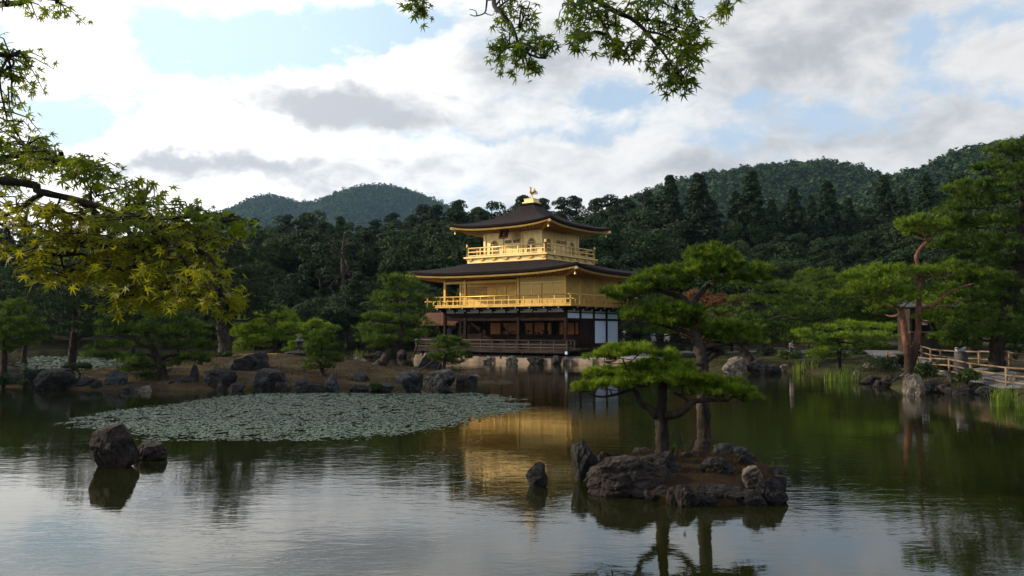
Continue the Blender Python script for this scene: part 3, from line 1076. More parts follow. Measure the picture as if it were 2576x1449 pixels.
    mb.box(1.635, HX - 0.06, -HY - 0.03, -HY + 0.03, 4.31, T2)
    mb.build('board_wall', GBD, pav)
    mb = MB()
    mb.box(1.50, 1.56, -HY + 0.11, -2.10, 4.31, T2)
    mb.build('board_wall', GBD, pav)
    MB().box(-HX, 1.53, -2.09, -2.03, 4.31, T2).build('board_wall', GL, pav)
    MB().box(HX - 0.03, HX + 0.03, -HY + 0.05, HY - 0.05, 4.31, T2).build('board_wall', GL, pav)
    MB().box(-HX - 0.03, -HX + 0.03, -2.02, HY, 4.31, T2).build('board_wall', GL, pav)
    MB().box(-HX, HX, HY - 0.03, HY + 0.03, 4.31, T2).build('board_wall', GL, pav)
    MB().box(HX - 0.09, HX + 0.09, -HY - 0.09, -HY + 0.09, 4.30, 6.45).build('column', GL, pav)
    MB().box(-HX - 0.09, -HX + 0.09, -2.15, -1.97, 4.30, 6.45).build('column', GL, pav)
    MB().box(-HX, 1.5, -HY + 0.1, -2.1, 6.30, 6.34).build('veranda_ceiling', GL, pav)
    mb = MB()
    mb.box(-HX, 1.42, -HY - 0.07, -HY + 0.07, 6.13, 6.28)
    mb.build('tie_beam', GL, pav)
    # battens of the flush wall
    mb = MB()
    for x in (4.62, 2.75):
        mb.box(x - 0.03, x + 0.03, -HY - 0.055, -HY - 0.031, 4.32, 5.98)
    mb.box(1.64, HX - 0.1, -HY - 0.07, -HY - 0.032, 5.985, 6.07)
    mb.box(1.64, HX - 0.1, -HY - 0.06, -HY - 0.033, 4.305, 4.40)
    mb.build('wall_batten', GP, pav)
    MB().box(3.66, 3.69, -HY - 0.05, -HY - 0.031, 4.41, 5.98).build('door_joint', M['bark_edge'], pav)
    MB().box(4.575, 4.588, -HY - 0.05, -HY - 0.031, 4.41, 5.98).build('door_joint', M['bark_edge'], pav)
    # recessed wall: doors and lattices
    for (x0, x1) in ((-2.9, -1.98), (-1.93, -1.02), (-0.97, -0.06), (-0.01, 0.62)):
        mb = MB()
        mb.box(x0, x1, -2.125, -2.093, 4.36, 6.0)
        d = mb.build('door', GL, pav)
        MB().box(x1 - 0.055, x1 - 0.01, -2.15, -2.127, 4.36, 6.0).build('door_stile', GP, d)
    mb = MB()
    mb.box(-HX + 0.1, 1.48, -2.16, -2.095, 6.02, 6.11)
    mb.build('wall_batten', GP, pav)
    for (x0, x1) in ((-5.5, -4.85), (-4.75, -3.05), (0.78, 1.4)):
        f = MB().box(x0, x1, -2.10, -2.092, 5.0, 5.95).build('lattice_window', M['brown_wood'], pav)
        mb = MB()
        n = max(4, round((x1 - x0) / 0.125))
        for k in range(n + 1):
            x = lerp(x0, x1, k / n)
            mb.box(x - 0.024, x + 0.024, -2.14, -2.102, 5.0, 5.95)
        for k in range(9):
            z = lerp(5.0, 5.95, k / 8)
            mb.box(x0, x1, -2.132, -2.104, z - 0.022, z + 0.022)
        mb.build('lattice', GL, f)
    # pilasters of the east wall
    for y in (-2.06, 0.0, 2.06):
        MB().box(HX + 0.031, HX + 0.09, y - 0.07, y + 0.07, 4.31, 6.3).build('pilaster', GP, pav)
    for k in range(1, 4):
        z = 4.3 + k * 0.55
        MB().box(HX + 0.031, HX + 0.05, -HY + 0.1, HY - 0.1, z - 0.015, z + 0.015).build('wall_batten', GL, pav)
    lower = roof_part('lower_roof', (3.55, 3.55), (HX + 2.35, HY + 2.35), lambda t: 7.86 - 1.02 * (1.28 * t - 0.28 * t * t), 0.36, 3.2, 0.27,
                      None, (HX, HY), 6.50, 0.44, pav)
    # ---- third storey --------------------------------------------------
    K = 2.72
    Q = 3.75
    mb = MB()
    mb.box(-Q, Q, -Q, Q, 7.35, 8.12)
    mb.build('upper_base', GP, pav)
    mb = MB()
    mb.box(-Q - 0.22, Q + 0.22, -Q - 0.22, Q + 0.22, 8.16, 8.28)
    mb.box(-Q - 0.10, Q + 0.10, -Q - 0.10, Q + 0.10, 8.123, 8.157)
    mb.build('upper_balcony', GP, pav)
    for side in range(2):
        for k in range(7):
            q = -3.5 + k * 7.0 / 6
            mb = MB()
            if side == 0:
                mb.box(q - 0.28, q + 0.28, -Q - 0.10, -Q - 0.003, 8.03, 8.115)
                mb.box(q - 0.12, q + 0.12, -Q - 0.08, -Q - 0.004, 7.93, 8.026)
                mb.box(q + 0.14, q + 0.24, -Q - 0.08, -Q - 0.004, 7.97, 8.026)
            else:
                mb.box(Q + 0.003, Q + 0.10, q - 0.28, q + 0.28, 8.03, 8.115)
                mb.box(Q + 0.004, Q + 0.08, q - 0.12, q + 0.12, 7.93, 8.026)
                mb.box(Q + 0.004, Q + 0.08, q + 0.14, q + 0.24, 7.97, 8.026)
            mb.build('balcony_bracket', GL, pav)
    for (x0, y0, x1, y1) in ((-Q, -Q, Q, -Q), (Q, -Q, Q, Q), (-Q, -Q, -Q, Q), (-Q, Q, Q, Q)):
        d = Vector((x1 - x0, y1 - y0, 0)).normalized() * 0.1
        railing('upper_railing', x0 + d.x, y0 + d.y, x1 - d.x, y1 - d.y, 8.28, (8.98, 8.68, 8.38), 1.22, GP, pav, 0.085, 0.0, False)
    for sx in (1, -1):
        for sy in (1, -1):
            MB().lathe([(0.085, 0), (0.085, 0.80), (0.105, 0.81), (0.105, 0.85), (0.06, 0.87), (0.085, 0.93), (0.085, 0.98), (0.03, 1.05), (0.0, 1.10)], 12, (sx * Q, sy * Q, 8.28)).build('corner_post', GP, pav)
    mb = MB()
    T3 = 10.30
    for s in (1, -1):
        mb.box(-K, K, s * K - 0.03, s * K + 0.03, 8.29, T3)
        mb.box(s * K - 0.03, s * K + 0.03, -K + 0.035, K - 0.035, 8.29, T3)
    mb.build('upper_wall', GP, pav)
    for sx in (1, -1):
        for sy in (1, -1):
            MB().box(sx * K - 0.1, sx * K + 0.1, sy * K - 0.1, sy * K + 0.1, 8.28, 10.2).build('column', GP, pav)
    R = {0: lambda a, o, z: (a, -K - o, z), 1: lambda a, o, z: (K + o, a, z)}
    for side in (0, 1):
        f = R[side]

        def bx(mb, a0, a1, o0, o1, z0, z1):
            p, q = f(a0, o0, z0), f(a1, o1, z1)
            return mb.box(min(p[0], q[0]), max(p[0], q[0]), min(p[1], q[1]), max(p[1], q[1]), z0, z1)
        for a in (-0.92, 0.92):
            bx(MB(), a - 0.07, a + 0.07, 0.031, 0.10, 8.29, 10.1).build('pilaster', GP, pav)
        mb = MB()
        for zz in (9.78, 10.02):
            bx(mb, -K + 0.1, K - 0.1, 0.031, 0.07 + (zz - 9.78) * 0.1, zz - 0.04, zz + 0.04)
        mb.build('wall_batten', GP, pav)
        # panelled door
        for a0, a1 in ((-0.78, -0.02), (0.02, 0.78)):
            mb = MB()
            bx(mb, a0, a1, 0.031, 0.062, 8.32, 9.66)
            d = mb.build('door', GP, pav)
            g = MB()
            bx(g, a0 + 0.07, a0 + 0.36, 0.063, 0.07, 9.30, 9.56)
            bx(g, a0 + 0.41, a1 - 0.06, 0.063, 0.07, 9.30, 9.56)
            g.build('door_grille', M['window_lattice'], d)
            g = MB()
            for j in range(7):
                a = lerp(a0 + 0.07, a1 - 0.06, j / 6)
                bx(g, a - 0.010, a + 0.010, 0.071, 0.085, 9.29, 9.57)
            bx(g, a0 + 0.03, a1 - 0.03, 0.063, 0.082, 8.92, 8.98)
            bx(g, a0 + 0.03, a1 - 0.03, 0.063, 0.082, 9.18, 9.24)
            g.build('door_rail', GP, d)
        # bell shaped windows
        for ac in (-1.80, 1.80):
            out = []
            Wd, Hh = 0.40, 1.15
            prof = [(1.0, 0), (0.96, 0.18), (0.93, 0.42), (0.92, 0.60), (0.84, 0.74), (0.64, 0.86), (0.40, 0.93), (0.18, 0.965), (0.0, 1.0)]
            out = [(Wd * u, Hh * v) for u, v in prof] + [(-Wd * u, Hh * v) for u, v in prof[-2::-1]]
            mb = MB()
            vs = [f(ac + u, 0.036, 8.42 + v) for u, v in out]
            mb.add(vs, [tuple(range(len(vs)))])
            vs2 = [f(ac + u, 0.031, 8.42 + v) for u, v in out]
            n = len(vs)
            mb.add(vs + vs2, [(k, (k + 1) % n, n + (k + 1) % n, n + k) for k in range(n)])
            wnd = mb.build('window', M['window_lattice'], pav)
            fr = MB()
            pts = [f(ac + u * 1.04, 0.055, 8.42 + v * 1.02) for u, v in out]
            fr.tube(pts + [pts[0]], 0.035, 6)
            fr.build('frame', GP, wnd)
            lt = MB()
            for j in range(1, 6):
                u = -Wd + 2 * Wd * j / 6
                hh = Hh * interp(1 - abs(u) / Wd, [(0, 0.3), (0.1, 0.68), (0.2, 0.76), (0.4, 0.87), (0.65, 0.94), (1, 1)])
                bx(lt, ac + u - 0.010, ac + u + 0.010, 0.04, 0.055, 8.42, 8.42 + hh * 0.98)
            for v in (0.27, 0.53, 0.78):
                wv = Wd * (0.93 if v < 0.7 else 0.74)
                bx(lt, ac - wv, ac + wv, 0.041, 0.058, 8.42 + Hh * v - 0.012, 8.42 + Hh * v + 0.012)
            lt.build('lattice', GP, wnd)
    # name board under the eave
    pl = empty('name_plaque', (-0.15, -K - 0.95, 10.0))
    pl.parent = pav
    pl.rotation_euler = (math.radians(-24), 0, 0)
    MB().box(-0.27, 0.27, -0.03, 0.03, -0.36, 0.36).build('board', M['black_gap'], pl)
    fr = MB()
    fr.box(-0.40, -0.28, -0.07, 0.05, -0.44, 0.44).box(0.28, 0.40, -0.07, 0.05, -0.44, 0.44)
    fr.box(-0.275, 0.275, -0.07, 0.05, 0.365, 0.46).box(-0.275, 0.275, -0.07, 0.05, -0.46, -0.365)
    fr.build('frame', M['plaque_red'], pl)
    cu = bpy.data.curves.new('characters', 'FONT')
    cu.body = "\u7a76\n\u7adf\n\u9802"
    cu.size = 0.27
    cu.space_line = 0.82
    cu.align_x = 'CENTER'
    cu.align_y = 'CENTER'
    cu.extrude = 0.006
    tmp = bpy.data.objects.new('characters', cu)
    col.objects.link(tmp)
    dg = bpy.context.evaluated_depsgraph_get()
    me = bpy.data.meshes.new_from_object(tmp.evaluated_get(dg))
    bpy.data.objects.remove(tmp)
    ch = link_mesh('characters', me, M['gold_pale'], pl)
    ch.location = (0, -0.04, -0.02)
    ch.rotation_euler = (math.pi / 2, 0, 0)
    up = roof_part('upper_roof', (0.50, 0.50), (4.8, 4.8),
                   lambda t: interp(0.5 + 4.3 * t, [(0.5, 12.72), (1.0, 12.24), (1.58, 11.82), (2.2, 11.46), (2.775, 11.2), (3.58, 10.90), (4.2, 10.72), (4.8, 10.62)]),
                   0.34, 3.0, 0.25, None, (K, K), 10.26, 0.42, pav)
    # gold bird on its pedestal
    ped = MB()
    ped.box(-0.72, 0.72, -0.72, 0.72, 12.62, 12.76)
    ped.mi = 1
    ped.box(-0.56, 0.56, -0.56, 0.56, 12.763, 12.88)
    ped.box(-0.44, 0.44, -0.44, 0.44, 12.883, 13.13)
    ped.box(-0.47, 0.47, -0.47, 0.47, 13.133, 13.17)
    ped.box(-0.14, 0.14, -0.14, 0.14, 13.173, 13.25)
    ped.build('roof_pedestal', [M['bark_edge'], GP], pav)
    body = MB()
    z0 = 13.25
    for s in (-1, 1):
        body.tube([(s * 0.08, 0.0, z0), (s * 0.075, 0.0, z0 + 0.2), (s * 0.07, 0.06, z0 + 0.36)], [0.03, 0.028, 0.055], 8)
    body.ball((0, 0.03, z0 + 0.42), (0.105, 0.2, 0.125), 12, 8)
    body.tube(smooth_path([(0, -0.1, z0 + 0.44), (0, -0.2, z0 + 0.56), (0, -0.14, z0 + 0.7), (0, -0.16, z0 + 0.8)], 4), [0.10, 0.095, 0.085, 0.075, 0.065, 0.055, 0.05, 0.045, 0.045, 0.045, 0.045, 0.045, 0.045][:13], 8)
    body.ball((0, -0.18, z0 + 0.84), (0.05, 0.07, 0.055), 10, 7)
    body.tube([(0, -0.23, z0 + 0.84), (0, -0.32, z0 + 0.82)], [0.025, 0.004], 6)
    body.tube([(0, -0.16, z0 + 0.88), (0, -0.11, z0 + 0.96)], [0.03, 0.008], 6)
    body.tube([(0, -0.13, z0 + 0.86), (0, -0.05, z0 + 0.89)], [0.025, 0.006], 6)
    bird = body.build('phoenix_ornament', GL, pav)
    for s in (-1, 1):
        w = MB()
        for j in range(5):
            w.tube([(s * 0.1, 0.0 + j * 0.035, z0 + 0.45), (s * (0.16 + 0.02 * j), 0.1 + 0.05 * j, z0 + 0.66 - 0.02 * j), (s * (0.13 + 0.03 * j), 0.2 + 0.05 * j, z0 + 0.94 - 0.10 * j)], [0.045, 0.042, 0.01], 6)
        w.build('wing', GL, bird)
    tl = MB()
    for j in range(6):
        a = (j - 2.5) * 0.055
        tl.tube(smooth_path([(a * 0.4, 0.2, z0 + 0.44), (a * 0.9, 0.36, z0 + 0.58 + 0.02 * j % 3), (a * 1.4, 0.5, z0 + 0.54), (a * 1.6, 0.58, z0 + 0.40)], 3), 0.028, 6)
    tl.build('tail', GP, bird)


build_pavilion()


# ---- the stone bank it stands on, the fishing deck at its west side
def build_bank():
    o = empty('stone_embankment', pw(0.5, -5.6, 0.0), PROT, 'low embankment of tan stone blocks under the gold pavilion', 'embankment')
    r = random.Random(5)
    mb = MB()
    x = -8.0
    while x < 7.0:
        w = r.uniform(0.9, 1.7)
        d = r.uniform(-0.06, 0.05)
        mb.box(x, x + w - 0.03, -0.35 + d, 0.5, -0.8, 0.42 + r.uniform(-0.04, 0.03))
        x += w
    mb.build('stone_block', M['bank_stone'], o)
    mb = MB()
    mb.box(-8.1, 7.0, 0.52, 11.5, -0.8, 0.50)
    mb.build('gravel_bed', M['bank_gravel'], o)
    mb = MB()
    mb.box(7.02, 11.5, 0.3, 11.5, -0.8, 0.46)
    mb.build('gravel_bed', M['bank_gravel'], o)
    mb = MB()
    for k in range(4):
        mb.box(7.03 + k * 1.15, 8.14 + k * 1.15, -0.12, 0.28, -0.8, 0.42)
    mb.build('kerb_stone', M['bank_stone'], o)


build_bank()


def build_fishing_deck():
    o = empty('fishing_deck', pw(-8.4, -0.3, 0.0), PROT, 'small roofed fishing deck of dark wood on the left side of the gold pavilion', 'pavilion')
    mb = MB()
    # shingle gable roof, ridge along x
    vs, fs = [], []
    n = 10
    for i in range(n + 1):
        t = -1 + 2 * i / n
        z = 3.95 - 0.98 * abs(t) ** 0.9
        for x in (-2.6, 2.05):
            vs += [(x, t * 1.75, z), (x, t * 1.75, z - 0.16)]
    for i in range(n):
        a = i * 4
        fs += [(a, a + 2, a + 6, a + 4), (a + 1, a + 5, a + 7, a + 3), (a, a + 4, a + 5, a + 1), (a + 2, a + 3, a + 7, a + 6)]
    fs += [(0, 1, 3, 2), (n * 4, n * 4 + 2, n * 4 + 3, n * 4 + 1)]
    mb.add(vs, fs)
    mb.build('roof', M['reddish_bark_roof'], o)
    for x in (-2.2, -0.1, 1.95):
        for y in (-1.15, 1.15):
            MB().box(x - 0.07, x + 0.07, y - 0.07, y + 0.07, -0.6, 3.1).build('post', M['dark_wood'], o)
    MB().box(-2.5, 2.1, -1.4, 1.4, 1.0, 1.12).build('deck', M['old_wood'], o)
    MB().box(-2.4, 2.05, -1.22, 1.22, 2.95, 3.05).build('tie_beam', M['dark_wood'], o)
    MB().box(-2.45, 2.0, -1.42, -1.36, 0.62, 0.98).build('skirt_board', M['brown_wood'], o)
    for y in (-1.3, 1.3):
        mb = MB()
        for z in (1.75, 1.45):
            mb.beam((-2.45, y, z), (2.0, y, z), 0.06, 0.06)
        for k in range(5):
            x = -2.4 + k * 1.08
            mb.box(x - 0.03, x + 0.03, y - 0.03, y + 0.03, 1.12, 1.73)
        mb.build('railing', M['old_wood'], o)


build_fishing_deck()

# ------------------------------------------------------------------ pines
def needles(Pt, D, n, L, w, spread, rng):
    """needle tufts: n needles at each point, pointing about D"""
    N = len(Pt)
    d = D[:, None, :] + rng.normal(size=(N, n, 3)) * spread
    d /= np.linalg.norm(d, axis=2, keepdims=True)
    l = (L if np.ndim(L) else np.full(N, L))[:, None, None] * rng.uniform(0.6, 1.15, size=(N, n, 1))
    s = np.cross(d, rng.normal(size=(N, n, 3)))
    s /= np.linalg.norm(s, axis=2, keepdims=True)
    ww = w * rng.uniform(0.7, 1.3, size=(N, n, 1))
    base = Pt[:, None, :] + rng.normal(size=(N, n, 3)) * (0.12 * l)
    v = np.stack([base - s * ww, base + s * ww, base + d * l], 2).reshape(-1, 3)
    return v


def pad_tufts(c, a, b, h, nsub, ntuft, rng, sub_r):
    """tuft places of one flat foliage pad: domed sub clumps, uneven edge"""
    th = rng.uniform(0, 2 * np.pi, nsub)
    rr = np.sqrt(rng.uniform(0, 1, nsub)) * rng.uniform(0.8, 1.08, nsub)
    sx, sy = np.cos(th) * rr, np.sin(th) * rr
    sz = np.sqrt(np.clip(1 - np.minimum(rr, 1) ** 2, 0, 1)) * rng.uniform(0.1, 0.9, nsub) - 0.30 * rng.uniform(0, 1, nsub)
    sc = np.stack([sx * a, sy * b, sz * h], 1)
    q = rng.normal(size=(nsub, ntuft, 3))
    q /= np.linalg.norm(q, axis=2, keepdims=True)
    q *= rng.uniform(0.35, 1.0, size=(nsub, ntuft, 1))
    q[:, :, 2] = np.abs(q[:, :, 2]) * 0.75 - 0.12
    pos = sc[:, None, :] + q * sub_r * rng.uniform(0.7, 1.35, size=(nsub, 1, 1))
    d = q * np.array([1.0, 1.0, 0.6]) + np.array([0, 0, 0.75]) + 0.25 * sc[:, None, :] / max(a, b)
    d /= np.linalg.norm(d, axis=2, keepdims=True)
    return (pos + np.array(c)).reshape(-1, 3), d.reshape(-1, 3)


def pine(name, label, Y, trunk, r0, r1, pads, leaf, bark, needle=(0.16, 0.010), dens=1.0, nn=9, sub_r=0.22, seed=0, limbs=(), base=None,
         group=None, trunks=(), depth=0.8, flat=0.85, twigs=3, zbase=None, puff=1.2):
    """a garden pine. trunk, limbs and pads are given as the photograph shows them, (px, py) of a 2576 px wide
    picture; every pad also gets its own distance, so the crown is as deep as it is wide"""
    rng = np.random.default_rng(seed + 100)
    r = random.Random(seed)
    s = Y / FP
    tp = [P(q[0], q[1], Y + (q[2] if len(q) > 2 else 0)) for q in trunk]
    if zbase is None:
        zbase = gz(tp[0].x, tp[0].y) if land_dist(np.array([tp[0].x]), np.array([tp[0].y]))[0] > 0 else max(island_z(tp[0].x, tp[0].y), 0.0)
    tp[0].z = zbase
    o = empty(name, tp[0], 0, label, 'pine tree', group)
    tb = MB(o.location)
    main = smooth_path(tp, 9)
    n = len(main)
    rad = [lerp(r0, r1, (i / (n - 1)) ** 0.8) for i in range(n)]
    rad[0] *= 1.25
    # roots go into the ground
    main = [main[0] + Vector((0, 0, -0.35))] + main
    rad = [rad[0] * 1.25] + rad
    tb.tube(main, rad, 13, 0.30, True, seed)
    skel = [(p, q) for p, q in zip(main[1:], rad[1:])]
    for (pts, ra, rb) in trunks:
        pp = smooth_path([P(q[0], q[1], Y + (q[2] if len(q) > 2 else 0)) for q in pts], 5)
        rr = [lerp(ra, rb, i / (len(pp) - 1)) for i in range(len(pp))]
        tb.tube(pp, rr, 11, 0.34, True, seed + 3)
        skel += list(zip(pp, rr))
    tb.build('trunk', bark, o)
    for (pts, ra, rb) in limbs:
        lb = MB(o.location)
        pp = smooth_path([P(q[0], q[1], Y + (q[2] if len(q) > 2 else 0)) for q in pts], 5)
        rr = [lerp(ra, rb, i / (len(pp) - 1)) for i in range(len(pp))]
        lb.tube(pp, rr, 7, 0.2, True, seed + 5)
        lb.build('limb', bark, o)
        skel += list(zip(pp, rr))
    VV = []
    for k, pd in enumerate(pads):
        px, py, hw, hh = pd[:4]
        a = hw * s * puff
        b = a * flat
        dy = pd[4] if len(pd) > 4 else r.uniform(-depth, depth) * a
        c = P(px, py, Y + dy)
        h = hh * s * 1.25 * puff
        # the limb that carries the pad
        lb = MB(o.location)
        foot = c - Vector((0, 0, h * 0.35))
        best = min(skel, key=lambda t: (t[0] - foot).length + 1.5 * max(0, t[0].z - foot.z))
        q0 = best[0]
        if (q0 - foot).length > a * 0.35:
            mid = q0.lerp(foot, 0.5) + Vector((r.uniform(-.12, .12) * a, r.uniform(-.12, .12) * a, -0.10 * a + r.uniform(-.1, .1) * h))
            pp = smooth_path([q0, mid, foot], 4)
            ra = min(best[1] * 0.7, 0.02 + 0.035 * (q0 - foot).length)
            lb.tube(pp, [lerp(ra, max(0.010, ra * 0.35), i / (len(pp) - 1)) for i in range(len(pp))], 6, 0.2, True, seed + k)
            skel += [(p, ra * 0.5) for p in pp[2:]]
        for j in range(twigs):
            an = r.uniform(0, 6.283)
            e = foot + Vector((math.cos(an) * a * 0.75, math.sin(an) * b * 0.75, r.uniform(0.0, 0.45) * h))
            m_ = foot.lerp(e, 0.5) + Vector((0, 0, -0.06 * a))
            lb.tube([foot, m_, e], [max(0.006, 0.016 * a), max(0.005, 0.011 * a), 0.004], 5)
        lb.build('limb', bark, o)
        nsub = max(6, int(dens * 0.75 * (a * b) / (sub_r * sub_r) + 5))
        T, D = pad_tufts(c, a, b, h, nsub, 9, rng, sub_r)
        VV.append(needles(T, D, nn, needle[0], needle[1], 0.42, rng))
    V = np.concatenate(VV) - np.array(o.location)
    me = mesh_np('crown', V, np.arange(len(V)).reshape(-1, 3))
    link_mesh('crown', me, leaf, o)
    return o


def c4(x, y):
    return (1383.8 + 0.521 * x, 566 + 0.521 * y)


def c7(x, y):
    return (1887 + 0.499 * x, 346 + 0.499 * y)


def c6(x, y):
    return (566 + 0.2686 * x, 660.5 + 0.2686 * y)


def c5(x, y):
    return (0.369 * x, 692 + 0.369 * y)


def conv(f, k, pads):
    return [(*f(p[0], p[1]), p[2] * k, p[3] * k, *p[4:]) for p in pads]


def cpt(f, pts):
    return [f(*p[:2]) + tuple(p[2:]) for p in pts]


def build_pines():
    # the two pines of the little rock islet
    pine('islet_pine', 'low flat topped pine on the rock islet, left of its two pines', 13.5,
         cpt(c4, [(545, 1128), (540, 1000), (538, 900), (540, 830), (545, 760), (530, 690)]), 0.125, 0.05,
         conv(c4, 0.521, [(350, 625, 130, 40), (260, 645, 80, 30), (430, 610, 70, 28), (340, 725, 160, 40), (230, 735, 60, 26), (190, 790, 95, 26), (290, 780, 90, 30), (400, 765, 110, 34), (560, 700, 140, 48), (490, 755, 150, 42),
                          (640, 755, 130, 42), (730, 775, 140, 40), (830, 775, 110, 34), (880, 815, 110, 30), (790, 810, 110, 28), (950, 840, 60, 18), (470, 690, 100, 36), (620, 700, 80, 34), (560, 640, 70, 30)]),
         M['pine_bright'], M['bark_dark'], (0.088, 0.0055), 1.7, 12, 0.085, 1, group=None, depth=0.55, flat=0.8, twigs=4, puff=1.08,
         limbs=[(cpt(c4, [(515, 925), (480, 885), (435, 860), (420, 815), (395, 790)]), 0.075, 0.03),
                (cpt(c4, [(560, 920, -.1), (620, 910, -.2), (665, 880, -.25), (690, 855, -.25), (760, 845, -.3), (860, 850, -.3)]), 0.075, 0.022),
                (cpt(c4, [(640, 895, -.2), (665, 860, -.2), (650, 835, -.1), (600, 810, 0)]), 0.045, 0.02),
                (cpt(c4, [(395, 790), (330, 815), (250, 830), (190, 815)]), 0.03, 0.012)], zbase=0.34)
    pine('islet_pine', 'tall spreading pine on the rock islet, right of its two pines', 14.5,
         cpt(c4, [(730, 1140), (742, 1030), (740, 900), (742, 780), (738, 690), (722, 600), (705, 540), (700, 480), (690, 420), (665, 385)]), 0.135, 0.07,
         conv(c4, 0.521, [(775, 140, 100, 40), (720, 170, 80, 36), (840, 160, 70, 40), (640, 235, 130, 42), (520, 245, 90, 34), (700, 215, 90, 40), (800, 230, 110, 42), (460, 270, 70, 30), (350, 330, 95, 36), (330, 365, 70, 28), (440, 320, 90, 36), (540, 300, 110, 42), (620, 290, 90, 40),
                          (960, 220, 110, 40), (900, 270, 100, 36), (1010, 265, 80, 34), (880, 200, 80, 36),
                          (620, 430, 130, 44), (520, 420, 100, 38), (430, 440, 85, 32), (400, 455, 60, 22), (560, 470, 110, 38), (680, 470, 90, 38), (640, 500, 90, 34),
                          (780, 510, 100, 40), (870, 505, 110, 40), (950, 520, 80, 32), (850, 550, 110, 32), (930, 560, 90, 26), (760, 545, 70, 28)]),
         M['pine_bright'], M['bark_grey'], (0.10, 0.006), 1.15, 12, 0.10, 2, depth=0.6, flat=0.85, twigs=5, puff=1.04,
         limbs=[(cpt(c4, [(665, 385), (640, 350), (560, 325), (500, 310), (430, 330)]), 0.065, 0.02),
                (cpt(c4, [(675, 390, 0), (720, 340, .2), (770, 285, .3), (850, 258, .4), (950, 262, .5), (1030, 285, .5)]), 0.07, 0.015),
                (cpt(c4, [(640, 350), (630, 320), (660, 260), (720, 220)]), 0.04, 0.015),
                (cpt(c4, [(712, 560), (760, 590, .2), (830, 610, .3), (800, 625, .2), (760, 655, .0), (670, 692, -.3)]), 0.055, 0.035),
                (cpt(c4, [(706, 545), (650, 515), (560, 490), (470, 470)]), 0.05, 0.014),
                (cpt(c4, [(725, 590), (800, 580), (880, 575)]), 0.05, 0.014),
                (cpt(c4, [(740, 705), (700, 710, -.2), (665, 713, -.3)]), 0.05, 0.035)], zbase=0.34)
    # the red pine pair on the right shore
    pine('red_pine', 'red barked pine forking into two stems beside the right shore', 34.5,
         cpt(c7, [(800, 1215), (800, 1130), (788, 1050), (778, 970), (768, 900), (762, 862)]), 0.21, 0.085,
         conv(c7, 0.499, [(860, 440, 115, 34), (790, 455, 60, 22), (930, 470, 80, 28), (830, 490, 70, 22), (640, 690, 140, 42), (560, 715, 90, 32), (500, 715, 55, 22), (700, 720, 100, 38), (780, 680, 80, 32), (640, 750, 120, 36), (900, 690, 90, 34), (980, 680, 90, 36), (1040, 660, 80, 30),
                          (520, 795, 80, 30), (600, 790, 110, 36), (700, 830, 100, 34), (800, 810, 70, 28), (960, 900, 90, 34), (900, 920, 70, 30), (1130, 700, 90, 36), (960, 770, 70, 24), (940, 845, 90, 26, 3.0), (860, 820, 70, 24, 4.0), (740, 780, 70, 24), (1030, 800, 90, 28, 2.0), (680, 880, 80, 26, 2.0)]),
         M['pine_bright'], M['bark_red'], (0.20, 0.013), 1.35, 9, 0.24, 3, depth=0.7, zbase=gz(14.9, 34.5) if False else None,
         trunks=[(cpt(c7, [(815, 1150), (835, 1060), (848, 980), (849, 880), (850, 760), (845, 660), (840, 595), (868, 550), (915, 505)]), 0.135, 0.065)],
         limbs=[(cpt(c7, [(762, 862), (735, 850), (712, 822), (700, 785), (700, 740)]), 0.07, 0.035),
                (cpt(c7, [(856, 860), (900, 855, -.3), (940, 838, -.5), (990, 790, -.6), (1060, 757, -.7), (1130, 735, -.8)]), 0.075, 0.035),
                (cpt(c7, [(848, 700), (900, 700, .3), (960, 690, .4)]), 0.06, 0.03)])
    # the big dark pine at the right edge, nearer
    pine('black_pine', 'large dark pine filling the right edge above the log fence', 35.0,
         cpt(c7, [(1245, 1150), (1245, 1060), (1290, 900), (1350, 700), (1375, 520), (1375, 380), (1368, 250), (1350, 120)]), 0.34, 0.10,
         conv(c7, 0.499, [(1330, 60, 110, 28), (1280, 80, 70, 26), (1390, 90, 90, 40), (1190, 170, 80, 26), (1290, 150, 110, 36), (1400, 180, 90, 44), (1080, 265, 85, 32), (1170, 255, 110, 38), (1300, 240, 110, 42), (1100, 320, 110, 38), (1040, 375, 85, 30), (1180, 330, 120, 42), (1300, 330, 120, 46),
                          (1150, 430, 130, 44), (1000, 430, 75, 28), (1060, 460, 100, 36), (1280, 440, 140, 50), (1400, 420, 90, 50), (1080, 530, 130, 46), (970, 560, 80, 32), (1200, 540, 140, 50), (1330, 560, 120, 54), (1150, 620, 140, 48), (1280, 650, 140, 52), (1400, 650, 80, 50), (1080, 720, 110, 40), (1210, 740, 140, 48),
                          (1350, 760, 110, 50), (1120, 800, 120, 42), (1250, 830, 140, 48), (1380, 850, 90, 48), (1170, 900, 130, 44), (1060, 960, 110, 38), (1280, 920, 130, 48), (1000, 1010, 80, 28), (1130, 1000, 130, 40), (1250, 1000, 120, 42), (1350, 960, 90, 44), (1380, 1040, 60, 36), (1060, 1050, 90, 26)]),
         M['pine_sun'], M['bark_dark'], (0.20, 0.013), 1.3, 9, 0.24, 4, depth=0.8)
